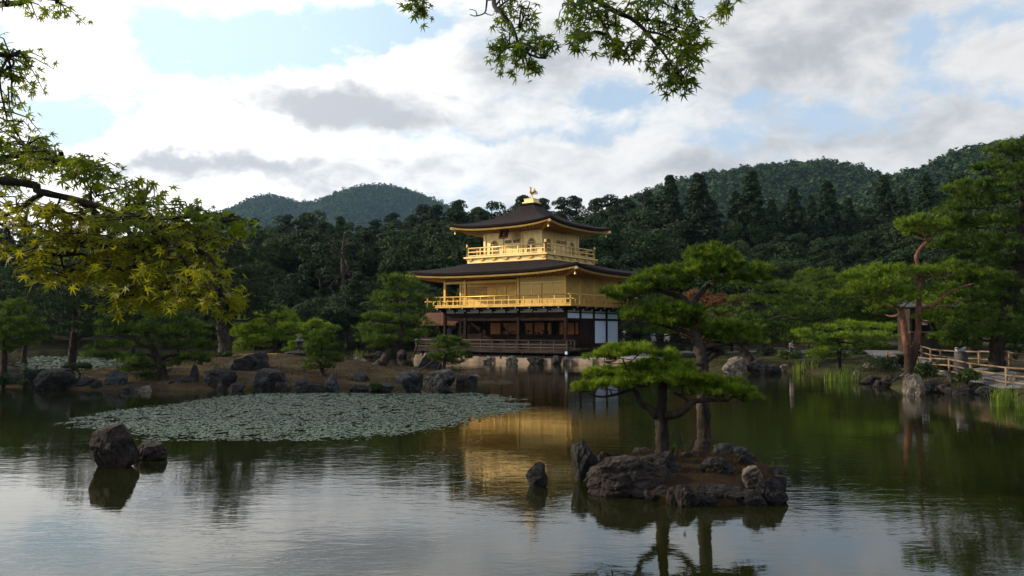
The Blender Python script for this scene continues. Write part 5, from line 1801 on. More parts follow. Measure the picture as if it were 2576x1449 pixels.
def build_rocks():
    R = rock
    # stones standing in the near water
    R(259, 1181, 122, 99, 'large pale streaked boulder standing alone in the near water at left', 'rock_brown', depth=0.9, seed=12, cuts=5, sub=6, rough=0.10, facets=[((-0.28, -0.1, 1), 0.55), ((-1, -0.2, 0.22), 0.60), ((1, -0.35, 0.10), 0.66), ((-0.25, -1, 0.15), 0.62), ((0.6, -0.8, 0.2), 0.72)])
    R(373, 1158, 86, 42, 'low dark stone in the water just right of the large left boulder', 'rock_brown', depth=0.7, seed=5, sub=6, cuts=7, facets=[((0.15, -0.15, 1), 0.5), ((1, -0.2, 0.0), 0.72), ((-0.8, -0.3, 0.6), 0.62)])
    R(1349, 1227, 54, 50, 'small black pointed stone alone in the pond, left of the islet', 'rock_dark', depth=0.8, seed=23, cuts=10, sub=5)
    # front of the left island
    A = [
        (74, 976, 46, 36, 'half hidden dark stone left of the big boulder at the island\'s left end', 'rock_dark', 0.8, .3),
        (122, 981, 86, 46, 'big rounded dark boulder at the left end of the island shore', 'rock_dark', 0.8, .3),
        (204, 978, 60, 24, 'low black stone below the dwarf pine on the island shore', 'rock_dark', 0.8, .3),
        (284, 979, 58, 42, 'blue grey boulder left of the broad pine on the island shore', 'rock_blue', 0.8, .3),
        (325, 985, 46, 12, 'flat wet stone at the waterline left of the broad pine', 'rock_blue', 0.6, .5),
        (364, 985, 38, 14, 'flat pale edged stone at the foot of the broad pine', 'rock_pale', 0.6, .5),
        (430, 980, 40, 22, 'dark low stone right of the broad pine trunk', 'rock_dark', 0.7, .3),
        (464, 979, 48, 30, 'dull brown stone beside the narrow upright stone', 'rock_dark', 0.7, .3),
        (485, 976, 22, 50, 'narrow black upright stone on the island shore', 'rock_dark', 0.7, .2),
        (551, 981, 76, 60, 'broad black boulder left of the tall double topped rock', 'rock_dark', 0.8, .25),
        (626, 968, 98, 76, 'tallest rock of the island shore, dark with two round tops', 'rock_dark', 0.8, .25),
        (671, 981, 80, 50, 'dark rock with a pale flat cracked top on the island shore', 'rock_dark', 0.8, .25),
        (752, 985, 34, 24, 'small square block of grey stone on the shore before the moss', 'rock_blue', 0.8, .4),
        (790, 984, 46, 14, 'low stones between the two squared blocks on the island shore', 'rock_dark', 0.6, .5),
        (829, 985, 38, 35, 'upright squared grey block on the shore below the bushy young pine', 'rock_blue', 0.8, .3),
        (899, 984, 46, 13, 'low dark kerb stone right of the upright squared block', 'rock_dark', 0.6, .5),
        (904, 971, 40, 31, 'beak shaped blue grey rock set back on the island slope', 'rock_blue', 0.8, .3),
        (955, 986, 66, 14, 'long flat kerb stone on the shore left of the whitish tipped rock', 'rock_dark', 0.5, .5),
        (1030, 986, 76, 36, 'blue grey rock with whitish spots on its top at the island shore', 'rock_blue', 0.8, .3),
        (1104, 979, 88, 42, 'wide blue rock at the right end of the island', 'rock_blue', 0.8, .3),
        (1168, 971, 52, 27, 'black rock at the island\'s right tip, in the water', 'rock_dark', 0.8, .3),
        (1191, 958, 38, 13, 'low pale topped rock behind the island\'s right tip', 'rock_pale', 0.8, .4),
        (1119, 990, 42, 18, 'small pointed stone in the water before the island\'s right end', 'rock_dark', 0.7, .3),
        (590, 984, 40, 18, 'little dark stone at the waterline below the tallest rock', 'rock_dark', 0.6, .4),
        (20, 972, 70, 26, 'dark stone at the left edge of the picture on the island shore', 'rock_dark', 0.7, .3),
        (-60, 975, 90, 36, 'dark boulder outside the left edge on the island shore', 'rock_dark', 0.7, .3),
        (240, 981, 34, 18, 'small dark stone between the low black stone and the blue grey boulder', 'rock_dark', 0.7, .3),
        (710, 983, 40, 18, 'low mossy stone left of the small square block', 'rock_brown', 0.7, .4),
    ]
    for (px, py, w, h, lab, m, d, sk) in A:
        if px < -20:
            continue
        R(px, py, w * 1.04, h * 1.06, lab, m, depth=d, sink=sk, seed=int(px) + 3)
    # boulders behind the island tip
    R(1080, 938, 78, 46, 'big dark boulder with a slanting left edge behind the island tip', 'rock_dark', depth=0.8, seed=77, lean=0.2)
    R(1050, 904, 34, 14, 'flat blue stone in the water before the fishing deck', 'rock_blue', depth=0.7, seed=78)
    R(905, 912, 34, 14, 'pale and black mottled stone lying in the channel behind the island', 'rock_pale', depth=0.7, seed=79)
    R(875, 914, 30, 14, 'blue stone beside the mottled one in the channel behind the island', 'rock_blue', depth=0.7, seed=80)
    for k, (px, py, w, h, m) in enumerate(((950, 899, 30, 14, 'rock_dark'), (985, 899, 26, 16, 'rock_dark'), (1010, 900, 34, 20, 'rock_brown'), (925, 899, 26, 9, 'rock_brown'), (900, 898, 24, 7, 'rock_pale'), (1095, 902, 24, 16, 'rock_pale'), (1125, 905, 36, 16, 'rock_pale'), (1150, 907, 26, 14, 'rock_dark'))):
        R(px, py, w, h, 'shore stone below the fishing deck at the far side of the channel', m, depth=0.8, seed=300 + k, group='shore stones across the channel', sub=3)
    # rugged stones before the stone bank
    for (px, py, w, h, lab) in ((1229, 914, 28, 20, 'leftmost'), (1287, 915, 36, 24, 'second from left'), (1350, 915, 40, 26, 'middle, broadest'), (1402, 917, 32, 28, 'second from right'), (1424, 917, 24, 24, 'rightmost, pale')):
        R(px, py, w * 0.9, h * 0.75, lab + ' rugged stone at the foot of the pavilion embankment', 'rock_pale' if 'pale' in lab or px < 1300 else 'rock_brown', depth=0.6, seed=int(px), rough=0.2)
    # right shore
    B = [
        (1853, 941, 56, 36, 'pale rugged rock at the mouth of the inlet', 'rock_pale'), (1912, 941, 72, 26, 'dark flat topped rock right of the pale rugged rock', 'rock_dark'), (1950, 940, 40, 18, 'dark stone between the flat topped rock and the reeds', 'rock_dark'),
        (1974, 936, 24, 18, 'small whitish stone left of the reeds', 'rock_pale'), (2012, 924, 30, 26, 'rounded blue stone above the left reed clump', 'rock_blue'), (2080, 932, 22, 22, 'small grey stone between the reed clumps', 'rock_blue'), (2121, 927, 38, 26, 'grey stone above the right reed clump', 'rock_blue'),
        (2161, 960, 22, 24, 'small knobbly stone right of the reeds', 'rock_pale'), (2192, 944, 34, 30, 'pale stone under the spreading bush', 'rock_pale'), (2206, 963, 48, 20, 'mossy low stone right of the reeds at the waterline', 'rock_brown'), (2243, 971, 46, 24, 'brown stone before the foot of the red pine', 'rock_brown'),
        (2274, 968, 24, 26, 'small upright stone touching the foot of the red pine', 'rock_pale'), (2306, 996, 48, 48, 'large grey spotted boulder in the water under the red pine', 'rock_pale'), (2357, 988, 60, 32, 'low brown boulder right of the grey spotted one', 'rock_brown'), (2406, 984, 48, 36, 'upright brown boulder on the right shore', 'rock_brown'),
        (2414, 993, 76, 18, 'flat black stone below the upright brown boulder', 'rock_dark'), (2466, 992, 36, 18, 'small stone right of the flat black one', 'rock_dark'), (2500, 992, 34, 14, 'dark stone left of the right edge reeds', 'rock_dark'),
        (2574, 990, 44, 58, 'pale boulder cut by the right edge of the picture', 'rock_pale'),
    ]
    for k, (px, py, w, h) in enumerate(((2225, 974, 40, 18), (2262, 972, 34, 22), (2330, 990, 40, 24), (2385, 990, 40, 22), (2440, 992, 46, 22), (2486, 994, 40, 20), (2185, 966, 34, 16), (2545, 1006, 44, 26), (2095, 936, 36, 18), (2045, 934, 34, 16))):
        R(px, py, w, h, 'small shore stone at the waterline of the right bank', ('rock_brown', 'rock_dark', 'rock_blue')[k % 3], depth=0.8, sink=0.35, seed=820 + k, group='small stones along the right bank', sub=4)
    for (px, py, w, h, lab, m) in B:
        R(px, py, w, h, lab, m, depth=0.8, sink=0.35, seed=int(px) + 1)
    # the rock islet
    I = [
        (1477, 1211, 62, 84, 'tall dark slab leaning at the left end of the islet', 'rock_dark', 0.9, 0.0, -0.2), (1527, 1178, 52, 40, 'black block right of the leaning slab, behind it', 'rock_dark', 0.8, 0.15, 0), (1530, 1222, 46, 46, 'grey and rust stone at the islet\'s left front', 'rock_brown', 0.8, 0, 0),
        (1600, 1254, 180, 66, 'biggest rock of the islet, broad and streaked, under the low pine', 'rock_brown', 0.85, 0, 0), (1663, 1200, 100, 46, 'dark hump at the foot of the low islet pine', 'rock_dark', 0.7, 0.2, 0), (1730, 1274, 58, 42, 'cracked light edged stone at the islet\'s front', 'rock_brown', 0.8, 0, 0),
        (1845, 1270, 152, 38, 'long dark flat stone along the islet\'s right front', 'rock_dark', 0.45, 0, 0), (1945, 1269, 66, 46, 'black rounded rock at the islet\'s right end', 'rock_dark', 0.8, 0, 0), (1898, 1222, 50, 40, 'pale topped stone on the islet\'s right side', 'rock_pale', 0.8, 0.2, 0),
        (1809, 1196, 66, 34, 'black low rock right of the tall islet pine', 'rock_dark', 0.8, 0.25, 0), (1838, 1180, 104, 44, 'grey rock ridge at the islet\'s right back', 'rock_blue', 0.6, 0.1, 0), (1628, 1160, 56, 24, 'rusty stone at the islet\'s left back', 'rock_brown', 0.7, 0.2, 0),
        (1735, 1158, 56, 16, 'dark stone between the two islet pines', 'rock_dark', 0.7, 0.3, 0), (1876, 1190, 44, 36, 'dark stone on the right slope of the islet', 'rock_dark', 0.7, 0.15, 0),
    ]
    for (px, py, w, h, lab, m, d, z0, ln) in I:
        R(px, py, w * 1.15, h * 1.1, lab, m, facets=[((0.55, -0.1, 0.75), 0.5), ((-1, -0.3, 0.05), 0.6), ((0.9, -0.5, 0.1), 0.6), ((-0.35, -0.95, 0.15), 0.6)] if px == 1477 else (), z0=z0, depth=d, sink=0.3, seed=int(px) + 2, sub=6, rough=0.17, lean=ln)
    for k, (px, py, w, h) in enumerate(((1500, 1212, 40, 30), (1560, 1238, 50, 34), (1672, 1258, 70, 34), (1700, 1268, 44, 30), (1780, 1272, 60, 26), (1905, 1274, 60, 36), (1962, 1246, 44, 46), (1955, 1222, 44, 38), (1930, 1200, 50, 36), (1640, 1262, 40, 22))):
        R(px, py, w, h, 'dark edge stone at the waterline of the islet', 'rock_dark' if k % 3 else 'rock_brown', sink=0.4, seed=700 + k, group='edge stones of the islet', rough=0.15)
    R(1722, 1236, 9, 9, 'pebble sized pale stone on the islet\'s red moss', 'rock_pale', z0=0.28, sub=3, sink=0.3)


build_rocks()


# ------------------------------------------------------------------ lily pads, reeds, low plants
def in_poly(x, y, poly):
    c = False
    n = len(poly)
    for i in range(n):
        (x0, y0), (x1, y1) = poly[i], poly[(i + 1) % n]
        if (y0 > y) != (y1 > y) and x < (x1 - x0) * (y - y0) / (y1 - y0) + x0:
            c = not c
    return c


def lily_field(label, poly_px, n, rmin, rmax, seed, edge=0.5):
    rng = np.random.default_rng(seed)
    r = random.Random(seed)
    poly = [tuple(G(px, py)[:2]) for px, py in poly_px]
    x0, x1 = min(p[0] for p in poly), max(p[0] for p in poly)
    y0, y1 = min(p[1] for p in poly), max(p[1] for p in poly)
    V, F = [], []
    seg = 7
    cnt = 0
    while cnt < n:
        x, y = r.uniform(x0, x1), r.uniform(y0, y1)
        e = mnoise.fractal(Vector((x * 0.9, y * 0.9, seed)), 1.0, 2.0, 4) * edge
        e2 = mnoise.noise(Vector((x * 2.1, y * 2.1, seed + 5)))
        if not in_poly(x + e + r.gauss(0, 0.22), y + e * 1.5 + r.gauss(0, 0.30), poly):
            continue
        if e2 < -0.42:
            cnt += 0.3
            continue
        cnt += 1
        R = r.uniform(rmin, rmax)
        a0 = r.uniform(0, 6.283)
        tx, ty = r.gauss(0, 0.03), r.gauss(0, 0.03)
        lift = r.uniform(0.005, 0.011)
        if r.random() < 0.03:
            tx, ty = r.gauss(0, 0.3), r.gauss(0, 0.3)
            lift = R * 0.5
        b = len(V)
        V.append((x, y, lift - 0.004))
        for k in range(seg):
            a = a0 + 0.25 + (6.283 - 0.5) * k / (seg - 1)
            dx, dy = math.cos(a) * R, math.sin(a) * R
            V.append((x + dx, y + dy, max(0.004, lift + dx * tx + dy * ty + r.uniform(-0.002, 0.006))))
        for k in range(1, seg):
            F.append((b, b + k, b + k + 1))
    o = link_mesh('lily_pads', mesh_np('lily_pads', V, F), M['lily_pad'])
    tag(o, label, 'lily pads', None, 'stuff')


lily_field('pale green lily pads floating in a long drift before the island',
           [(230, 1062), (180, 1062), (240, 1040), (420, 1022), (560, 1000), (640, 992), (900, 989), (1100, 990), (1200, 994), (1280, 1008), (1335, 1021), (1300, 1032), (1230, 1046), (1140, 1066), (1050, 1084), (940, 1098), (830, 1104), (780, 1110), (640, 1104), (520, 1106), (400, 1100), (330, 1086), (260, 1074)],
           40000, 0.022, 0.050, 3, 0.8)
lily_field('far lily pads on the water behind the left end of the island',
           [(60, 908), (90, 897), (200, 897), (330, 908), (300, 928), (60, 930)], 3600, 0.07, 0.15, 9, 0.6)


def blades(name, places, n, h, w, label, cat, group, seed, mat, lean=0.25, spread=0.2):
    rng = np.random.default_rng(seed)
    first = None
    for (x, y, z, k, rad, hh) in places:
        N = int(n * k)
        a = rng.uniform(0, 6.283, N)
        q = np.sqrt(rng.uniform(0, 1, N)) * rad
        bx, by = np.cos(a) * q, np.sin(a) * q * 0.7
        d = rng.normal(size=(N, 2)) * lean
        H = hh * rng.uniform(0.55, 1.1, N)
        tw = rng.uniform(0, 6.283, N)
        wx, wy = np.cos(tw) * w, np.sin(tw) * w
        V = np.zeros((N, 5, 3))
        zz = -0.15
        V[:, 0] = np.stack([bx - wx, by - wy, np.full(N, zz)], 1)
        V[:, 1] = np.stack([bx + wx, by + wy, np.full(N, zz)], 1)
        V[:, 2] = np.stack([bx + d[:, 0] * H * 0.35 + wx * .8, by + d[:, 1] * H * .35 + wy * .8, H * 0.6], 1)
        V[:, 3] = np.stack([bx + d[:, 0] * H * 0.35 - wx * .8, by + d[:, 1] * H * .35 - wy * .8, H * 0.6], 1)
        V[:, 4] = np.stack([bx + d[:, 0] * H, by + d[:, 1] * H, H * (1 - 0.25 * np.abs(d[:, 0]))], 1)
        base = np.arange(N)[:, None] * 5
        F = np.concatenate([base + np.array([0, 1, 2]), base + np.array([0, 2, 3]), base + np.array([3, 2, 4])])
        o = link_mesh(name, mesh_np(name, V.reshape(-1, 3), F), M[mat])
        o.location = (x, y, z)
        tag(o, label if isinstance(label, str) else label.pop(0), cat, group)


def reed(px, py, k, wpx, hpx, lab, Y=None):
    p = G(px, py)
    s = p.y / FP
    blades('reed_clump', [(p.x, p.y, 0, k, wpx * s / 2, hpx * s)], 60, 0, 0.011, lab, 'reeds', None, int(px), 'reed_leaf', 0.22)


reed(2025, 938, 1.3, 70, 38, 'left clump of green reeds standing in the water below the lime pine')
reed(2092, 958, 0.9, 50, 34, 'middle clump of green reeds at the waterline below the lime pine')
reed(2138, 960, 1.5, 66, 46, 'right clump of green reeds beside the small knobbly stone')
reed(2527, 1022, 2.0, 66, 54, 'bright reed clump at the right edge before the pale boulder')
reed(2570, 1046, 1.0, 26, 40, 'reeds cut by the lower right edge of the shore')
reed(905, 898, 1.0, 40, 22, 'yellow green reeds on the far channel bank left of the fishing deck')
reed(1064, 897, 1.0, 40, 26, 'yellow green reeds under the fishing deck')


def low_bush(px, py, w, h, z, label, mat='shrub_leaf', seed=0, Y=None, leaf=0.05, name='low_bush', n=None, cat='bush'):
    p = G(px, py, z) if Y is None else P(px, py, Y)
    rng = np.random.default_rng(seed + 3)
    r = random.Random(seed)
    s = p.y / FP
    W, H = w * s, h * s
    o = empty(name, p, 0, label, cat)
    C, S = [], []
    tb = MB()
    for k in range(12):
        a, q = r.uniform(0, 6.283), math.sqrt(r.random()) * 0.36 * W
        c = (math.cos(a) * q, math.sin(a) * q * 0.8, H * r.uniform(0.3, 0.75))
        C.append(c)
        u = W * r.uniform(0.13, 0.22)
        S.append((u, u, min(u, H * 0.4)))
        tb.tube([(0, 0, -0.1), (c[0] * .4, c[1] * .4, c[2] * .5), c], [0.02 * W, 0.012 * W, 0.005 * W], 5)
    tb.build('stems', M['bark_dark'], o)
    V = leaf_quads(np.array(C), np.array(S), n or 150, leaf, rng, 0.4)
    link_mesh('leaves', mesh_np('leaves', V, np.arange(len(V)).reshape(-1, 4)), M[mat], o)
    return o


def build_low_plants():
    low_bush(85, 972, 80, 46, 0.05, 'dark clipped bush over the bank at the island\'s left end', 'pine_dark', 1, leaf=0.035)
    low_bush(60, 978, 36, 26, 0.02, 'yellow green mossy bush beside the big left boulder', 'shrub_leaf', 2, leaf=0.03)
    low_bush(10, 975, 60, 34, 0.05, 'dark bush at the left edge of the island bank', 'pine_dark', 3, leaf=0.035)
    low_bush(565, 903, 46, 18, 1.0, 'low green juniper at the foot of the thick flared pine trunk', 'shrub_leaf', 4, leaf=0.035)
    low_bush(945, 985, 40, 22, 0.02, 'small weedy plant between the beak shaped rock and the kerb stones', 'shrub_leaf', 5, leaf=0.025)
    low_bush(2215, 950, 90, 60, 0.1, 'spreading broad leaved bush left of the red pine', 'shrub_leaf', 6, leaf=0.05)
    low_bush(2330, 955, 90, 46, 0.3, 'dark bush right of the red pine before the log fence', 'pine_mid', 7, leaf=0.05)
    low_bush(2380, 945, 70, 40, 0.4, 'thin leaved bush under the log fence', 'shrub_leaf', 8, leaf=0.04)
    low_bush(2508, 950, 46, 34, 0.45, 'small dark bush before the lowest fence log', 'pine_dark', 9, leaf=0.03)
    low_bush(2555, 905, 60, 50, 0.8, 'bush behind the rear fence at the right edge', 'shrub_leaf', 10, Y=40, leaf=0.06)
    low_bush(1598, 895, 60, 50, 0.5, 'round dark bush beside the white wall of the pavilion', 'pine_dark', 11, Y=66, leaf=0.08)
    low_bush(1640, 900, 60, 36, 0.5, 'dark bush on the gravel right of the pavilion', 'pine_dark', 12, Y=64, leaf=0.08)
    low_bush(1702, 890, 44, 26, 0.5, 'small bright bush behind the tall islet pine trunk', 'shrub_leaf', 13, Y=62, leaf=0.07)
    for k, (px, py, w, h, z, lab) in enumerate((
        (2140, 912, 90, 40, 0.35, 'dark bush between the lime pine and the path'), (2060, 908, 80, 34, 0.35, 'dark bush on the bank behind the left reed clump'), (2270, 930, 70, 44, 0.4, 'dense bush just left of the red pine foot'),
        (1985, 910, 70, 30, 0.35, 'low bush on the bank left of the reeds'), (1930, 905, 70, 30, 0.35, 'low bush behind the dark flat topped rock'), (2430, 962, 70, 34, 0.4, 'dark bush on the bank under the right log fence'),
        (2470, 940, 60, 26, 0.5, 'small bush at the foot of the large dark pine'), (2310, 905, 80, 44, 0.6, 'bush before the booth'), (2210, 895, 80, 40, 0.6, 'bush behind the spreading broad leaved bush'), (1800, 900, 80, 30, 0.4, 'dark bush at the far end of the inlet'))):
        low_bush(px, py, w, h, z, lab, 'pine_mid' if k % 2 else 'shrub_leaf', 40 + k, leaf=0.055)
    # sapling and bare twigs on the islet
    low_bush(1692, 1148, 20, 34, 0.36, 'little green sapling between the two islet pines', 'pine_lime', 14, leaf=0.02, n=26, name='sapling', cat='sapling')
    for k, (pts, lab) in enumerate((([(1706, 1152), (1700, 1118), (1690, 1095), (1676, 1072)], 'bare curved twig beside the low islet pine'), ([(1722, 1150), (1715, 1130), (1718, 1108), (1712, 1085)], 'thin bare twig in the middle of the islet'), ([(1730, 1146), (1736, 1120), (1742, 1108), (1752, 1102)], 'forked bare twig beside the tall islet pine'))):
        b = P(*pts[0], 14.2)
        b.z = 0.32
        mb = MB(b)
        pp = [b] + [P(x, y, 14.2) for x, y in pts[1:]]
        mb.tube(smooth_path(pp, 4), 0.009, 6)
        for j in range(3):
            q = pp[1].lerp(pp[-1], 0.3 + 0.25 * j)
            mb.tube([q, q + Vector((random.uniform(-.1, .1), random.uniform(-.06, .06), 0.10))], [0.005, 0.002], 5)
        o = mb.build('bare_twig', M['bark_grey'])
        o.location = b
        tag(o, lab, 'twig')
    # dead tree in the wood
    b = P(865, 760, 88)
    b.z = gz(b.x, b.y)
    o = empty('dead_tree', b, 0, 'bare grey dead tree with broken branches in the dark wood left of the pavilion', 'tree')
    mb = MB(b)
    pts = [b, P(866, 780, 88), P(864, 700, 88), P(862, 640, 88), P(868, 585, 88)]
    mb.tube(smooth_path(pts, 4), [0.42 - 0.02 * k for k in range(17)], 8, 0.15)
    mb.build('trunk', M['bark_grey'], o)
    mb = MB(b)
    for (x0, y0, x1, y1) in ((865, 633, 818, 628), (865, 700, 810, 696), (865, 695, 815, 712), (864, 690, 822, 730), (866, 590, 892, 578), (866, 660, 840, 612), (868, 680, 905, 700), (866, 620, 900, 610), (868, 700, 880, 670), (866, 650, 878, 690)):
        q0, q1 = P(x0, y0, 88), P(x1, y1, 87.2)
        mid = q0.lerp(q1, 0.5) + Vector((0, 0, 0.25))
        mb.tube([q0, mid, q1], [0.11, 0.07, 0.02], 6)
        for j in range(2):
            m_ = q0.lerp(q1, 0.45 + 0.3 * j)
            mb.tube([m_, m_ + Vector((random.uniform(-.8, .8), 0, random.uniform(-.9, .5)))], [0.04, 0.012], 5)
    mb.build('branches', M['bark_grey'], o)


build_low_plants()


def bank_z(x, y):
    d = land_dist(x, y)
    return np.where((d > 0.1) & (d < 4.5), ground_z(x, y), -1.0)


def litter(name, label, cat, mat, n, x0, x1, y0, y1, zf, hmin, hmax, seed, w=0.004):
    rng = np.random.default_rng(seed)
    x, y = rng.uniform(x0, x1, n), rng.uniform(y0, y1, n)
    z = zf(x, y) if zf is bank_z else np.array([zf(a, b) for a, b in zip(x, y)])
    patch = np.array([mnoise.noise(Vector((a * 1.1, b * 1.1, seed))) for a, b in zip(x, y)])
    k = (z > 0.05) & (patch > rng.uniform(-0.7, 0.35, n))
    x, y, z = x[k], y[k], z[k]
    n = len(x)
    h = rng.uniform(hmin, hmax, n)
    a = rng.uniform(0, 6.283, n)
    d = rng.normal(size=(n, 2)) * 0.8
    V = np.zeros((n, 3, 3))
    V[:, 0] = np.stack([x - np.cos(a) * w, y - np.sin(a) * w, z - 0.01], 1)
    V[:, 1] = np.stack([x + np.cos(a) * w, y + np.sin(a) * w, z - 0.01], 1)
    V[:, 2] = np.stack([x + d[:, 0] * h, y + d[:, 1] * h, z + h], 1)
    tag(link_mesh(name, mesh_np(name, V.reshape(-1, 3), np.arange(3 * n).reshape(-1, 3)), M[mat]), label, cat, None, 'stuff')


litter('dry_grass', 'rust coloured moss and dry grass covering the rock islet', 'grass', 'rust_litter', 22000, 1.4, 4.3, 11.8, 15.3, islet_z, 0.015, 0.06, 1, 0.004)
litter('dry_grass', 'brown dry grass and needles covering the left island', 'grass', 'brown_litter', 42000, -25, -0.6, 34, 46.5, island_z, 0.03, 0.10, 2, 0.012)


litter('bank_grass', 'short grass and leaf litter along the right shore', 'grass', 'bank_grass', 45000, 11, 22.5, 24, 62, bank_z, 0.03, 0.14, 3, 0.012)


# ------------------------------------------------------------------ stone lantern, fence, booth
def moss_patch():
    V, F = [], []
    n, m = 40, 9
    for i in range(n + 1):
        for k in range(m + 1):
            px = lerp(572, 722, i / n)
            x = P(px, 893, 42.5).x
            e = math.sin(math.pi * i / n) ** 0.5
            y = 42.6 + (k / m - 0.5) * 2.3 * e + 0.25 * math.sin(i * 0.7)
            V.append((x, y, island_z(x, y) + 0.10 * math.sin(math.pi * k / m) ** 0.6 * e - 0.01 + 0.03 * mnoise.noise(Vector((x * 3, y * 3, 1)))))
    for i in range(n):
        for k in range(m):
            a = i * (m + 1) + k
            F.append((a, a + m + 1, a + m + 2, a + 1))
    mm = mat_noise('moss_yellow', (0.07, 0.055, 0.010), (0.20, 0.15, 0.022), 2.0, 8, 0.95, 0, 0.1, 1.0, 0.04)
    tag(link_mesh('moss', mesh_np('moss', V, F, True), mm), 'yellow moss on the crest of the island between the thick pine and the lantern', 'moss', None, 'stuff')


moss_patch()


def build_lantern():
    p = P(754, 906, 43.0)
    p.z = island_z(p.x, p.y) - 0.03
    o = empty('stone_lantern', p, 0.3, 'mossy stone lantern with a domed roof among the pines of the island', 'lantern')
    o.scale = (0.62, 0.62, 0.58)
    MB().lathe([(0.34, 0), (0.36, 0.12), (0.28, 0.18), (0.19, 0.24)], 6, smooth=False).build('foot', M['lantern_stone'], o)
    MB().lathe([(0.17, 0.24), (0.15, 0.45), (0.16, 0.62)], 14).build('post', M['lantern_stone'], o)
    MB().lathe([(0.18, 0.62), (0.34, 0.70), (0.36, 0.80), (0.30, 0.83)], 6, smooth=False).build('platform', M['lantern_stone'], o)
    mb = MB()
    for k in range(6):
        a = k * math.pi / 3
        mb.box(0.20 * math.cos(a) - 0.045, 0.20 * math.cos(a) + 0.045, 0.20 * math.sin(a) - 0.045, 0.20 * math.sin(a) + 0.045, 0.83, 1.12)
    mb.lathe([(0.14, 0.835), (0.14, 1.115)], 6, smooth=False)
    mb.build('fire_box', M['lantern_stone'], o)
    MB().lathe([(0.30, 1.12), (0.48, 1.17), (0.47, 1.24), (0.34, 1.36), (0.18, 1.46), (0.10, 1.48)], 16).build('roof', M['lantern_stone'], o)
    MB().lathe([(0.10, 1.48), (0.13, 1.54), (0.12, 1.60), (0.05, 1.68), (0.0, 1.70)], 12).build('finial', M['lantern_stone'], o)
    rock(735, 912, 58, 24, 'dark rounded stone beside the stone lantern', 'rock_dark', Y=41.5, seed=91, depth=0.8)
    rock(728, 905, 26, 18, 'reddish stone just behind the lantern\'s left side', 'rock_brown', Y=44, seed=92)


build_lantern()


def log_fence(label, pts, heights, step, seed, mat='bamboo_rail'):
    """log rails on short posts; pts are (X, Y) along the path"""
    r = random.Random(seed)
    base = Vector((*pts[0], gz(*pts[0])))
    o = empty('log_fence', base, 0, label, 'fence')
    P3 = [Vector((x, y, 0)) for x, y in pts]
    path = []
    for a, b in zip(P3, P3[1:]):
        n = max(1, round((b - a).length / step))
        for k in range(n):
            path.append(a.lerp(b, k / n))
    path.append(P3[-1])
    gzs = [gz(p.x, p.y) for p in path]
    for p, g in zip(path, gzs):
        mb = MB(base)
        mb.tube([(p.x, p.y, g - 0.2), (p.x + r.uniform(-.02, .02), p.y, g + heights[0] + 0.05)], 0.052, 9, 0.1, True, r.randint(0, 999))
        mb.build('post', M[mat], o)
    for h in heights:
        for i in range(0, len(path) - 1):
            a, b = path[i], path[i + 1]
            d = (b - a).normalized() * 0.12
            mb = MB(base)
            j0, j1 = r.uniform(-.025, .025), r.uniform(-.025, .025)
            q0 = Vector((a.x, a.y - 0.075, gzs[i] + h + j0)) - d
            q1 = Vector((b.x, b.y - 0.075, gzs[i + 1] + h + j1)) + d
            mid = q0.lerp(q1, 0.5) + Vector((0, 0, r.uniform(-.015, .02)))
            mb.tube([q0, mid, q1], [0.034, 0.038, 0.031], 9, 0.12, True, r.randint(0, 999))
            mb.build('rail', M[mat], o)
    return o


log_fence('three rail fence of pale logs along the near side of the path on the right', [(20.6, 46), (19.0, 38), (18.5, 33.8), (18.3, 28.6), (18.5, 22)], (0.66, 0.40, 0.14), 2.2, 2)
log_fence('second log fence along the far side of the path, behind the first', [(24.0, 50), (22.0, 43), (21.2, 38), (21.0, 33), (21.3, 26)], (0.74, 0.42), 2.3, 3)
log_fence('log fence on the bank behind the rock islet and the leaning pine', [(15.0, 70), (20, 66), (24, 58)], (0.62, 0.34), 2.2, 4, 'old_wood')
log_fence('short dark log fence at the right end of the gravel beside the pavilion', [(9.2, 74.0), (14.2, 73.0)], (0.7, 0.4), 2.2, 5, 'old_wood')


def build_path():
    pts = [(12, 72), (17, 69), (22, 62), (24, 55), (22.3, 48), (20.6, 41), (19.6, 35), (19.4, 29), (19.8, 20), (21, 8)]
    pp = smooth_path([Vector((x, y, 0)) for x, y in pts], 14)
    V, F = [], []
    for i, p in enumerate(pp):
        t = (pp[min(i + 1, len(pp) - 1)] - pp[max(i - 1, 0)]).normalized()
        nrm = Vector((-t.y, t.x, 0))
        for k in range(7):
            q = p + nrm * (-1.25 + 2.5 * k / 6)
            V.append((q.x, q.y, gz(q.x, q.y) + 0.06 - 0.05 * (abs(k - 3) == 3)))
    for i in range(len(pp) - 1):
        for k in range(6):
            a = i * 7 + k
            F.append((a, a + 1, a + 8, a + 7))
    tag(link_mesh('path', mesh_np('path', V, F, True), M['path_gravel']), kind='structure')


build_path()


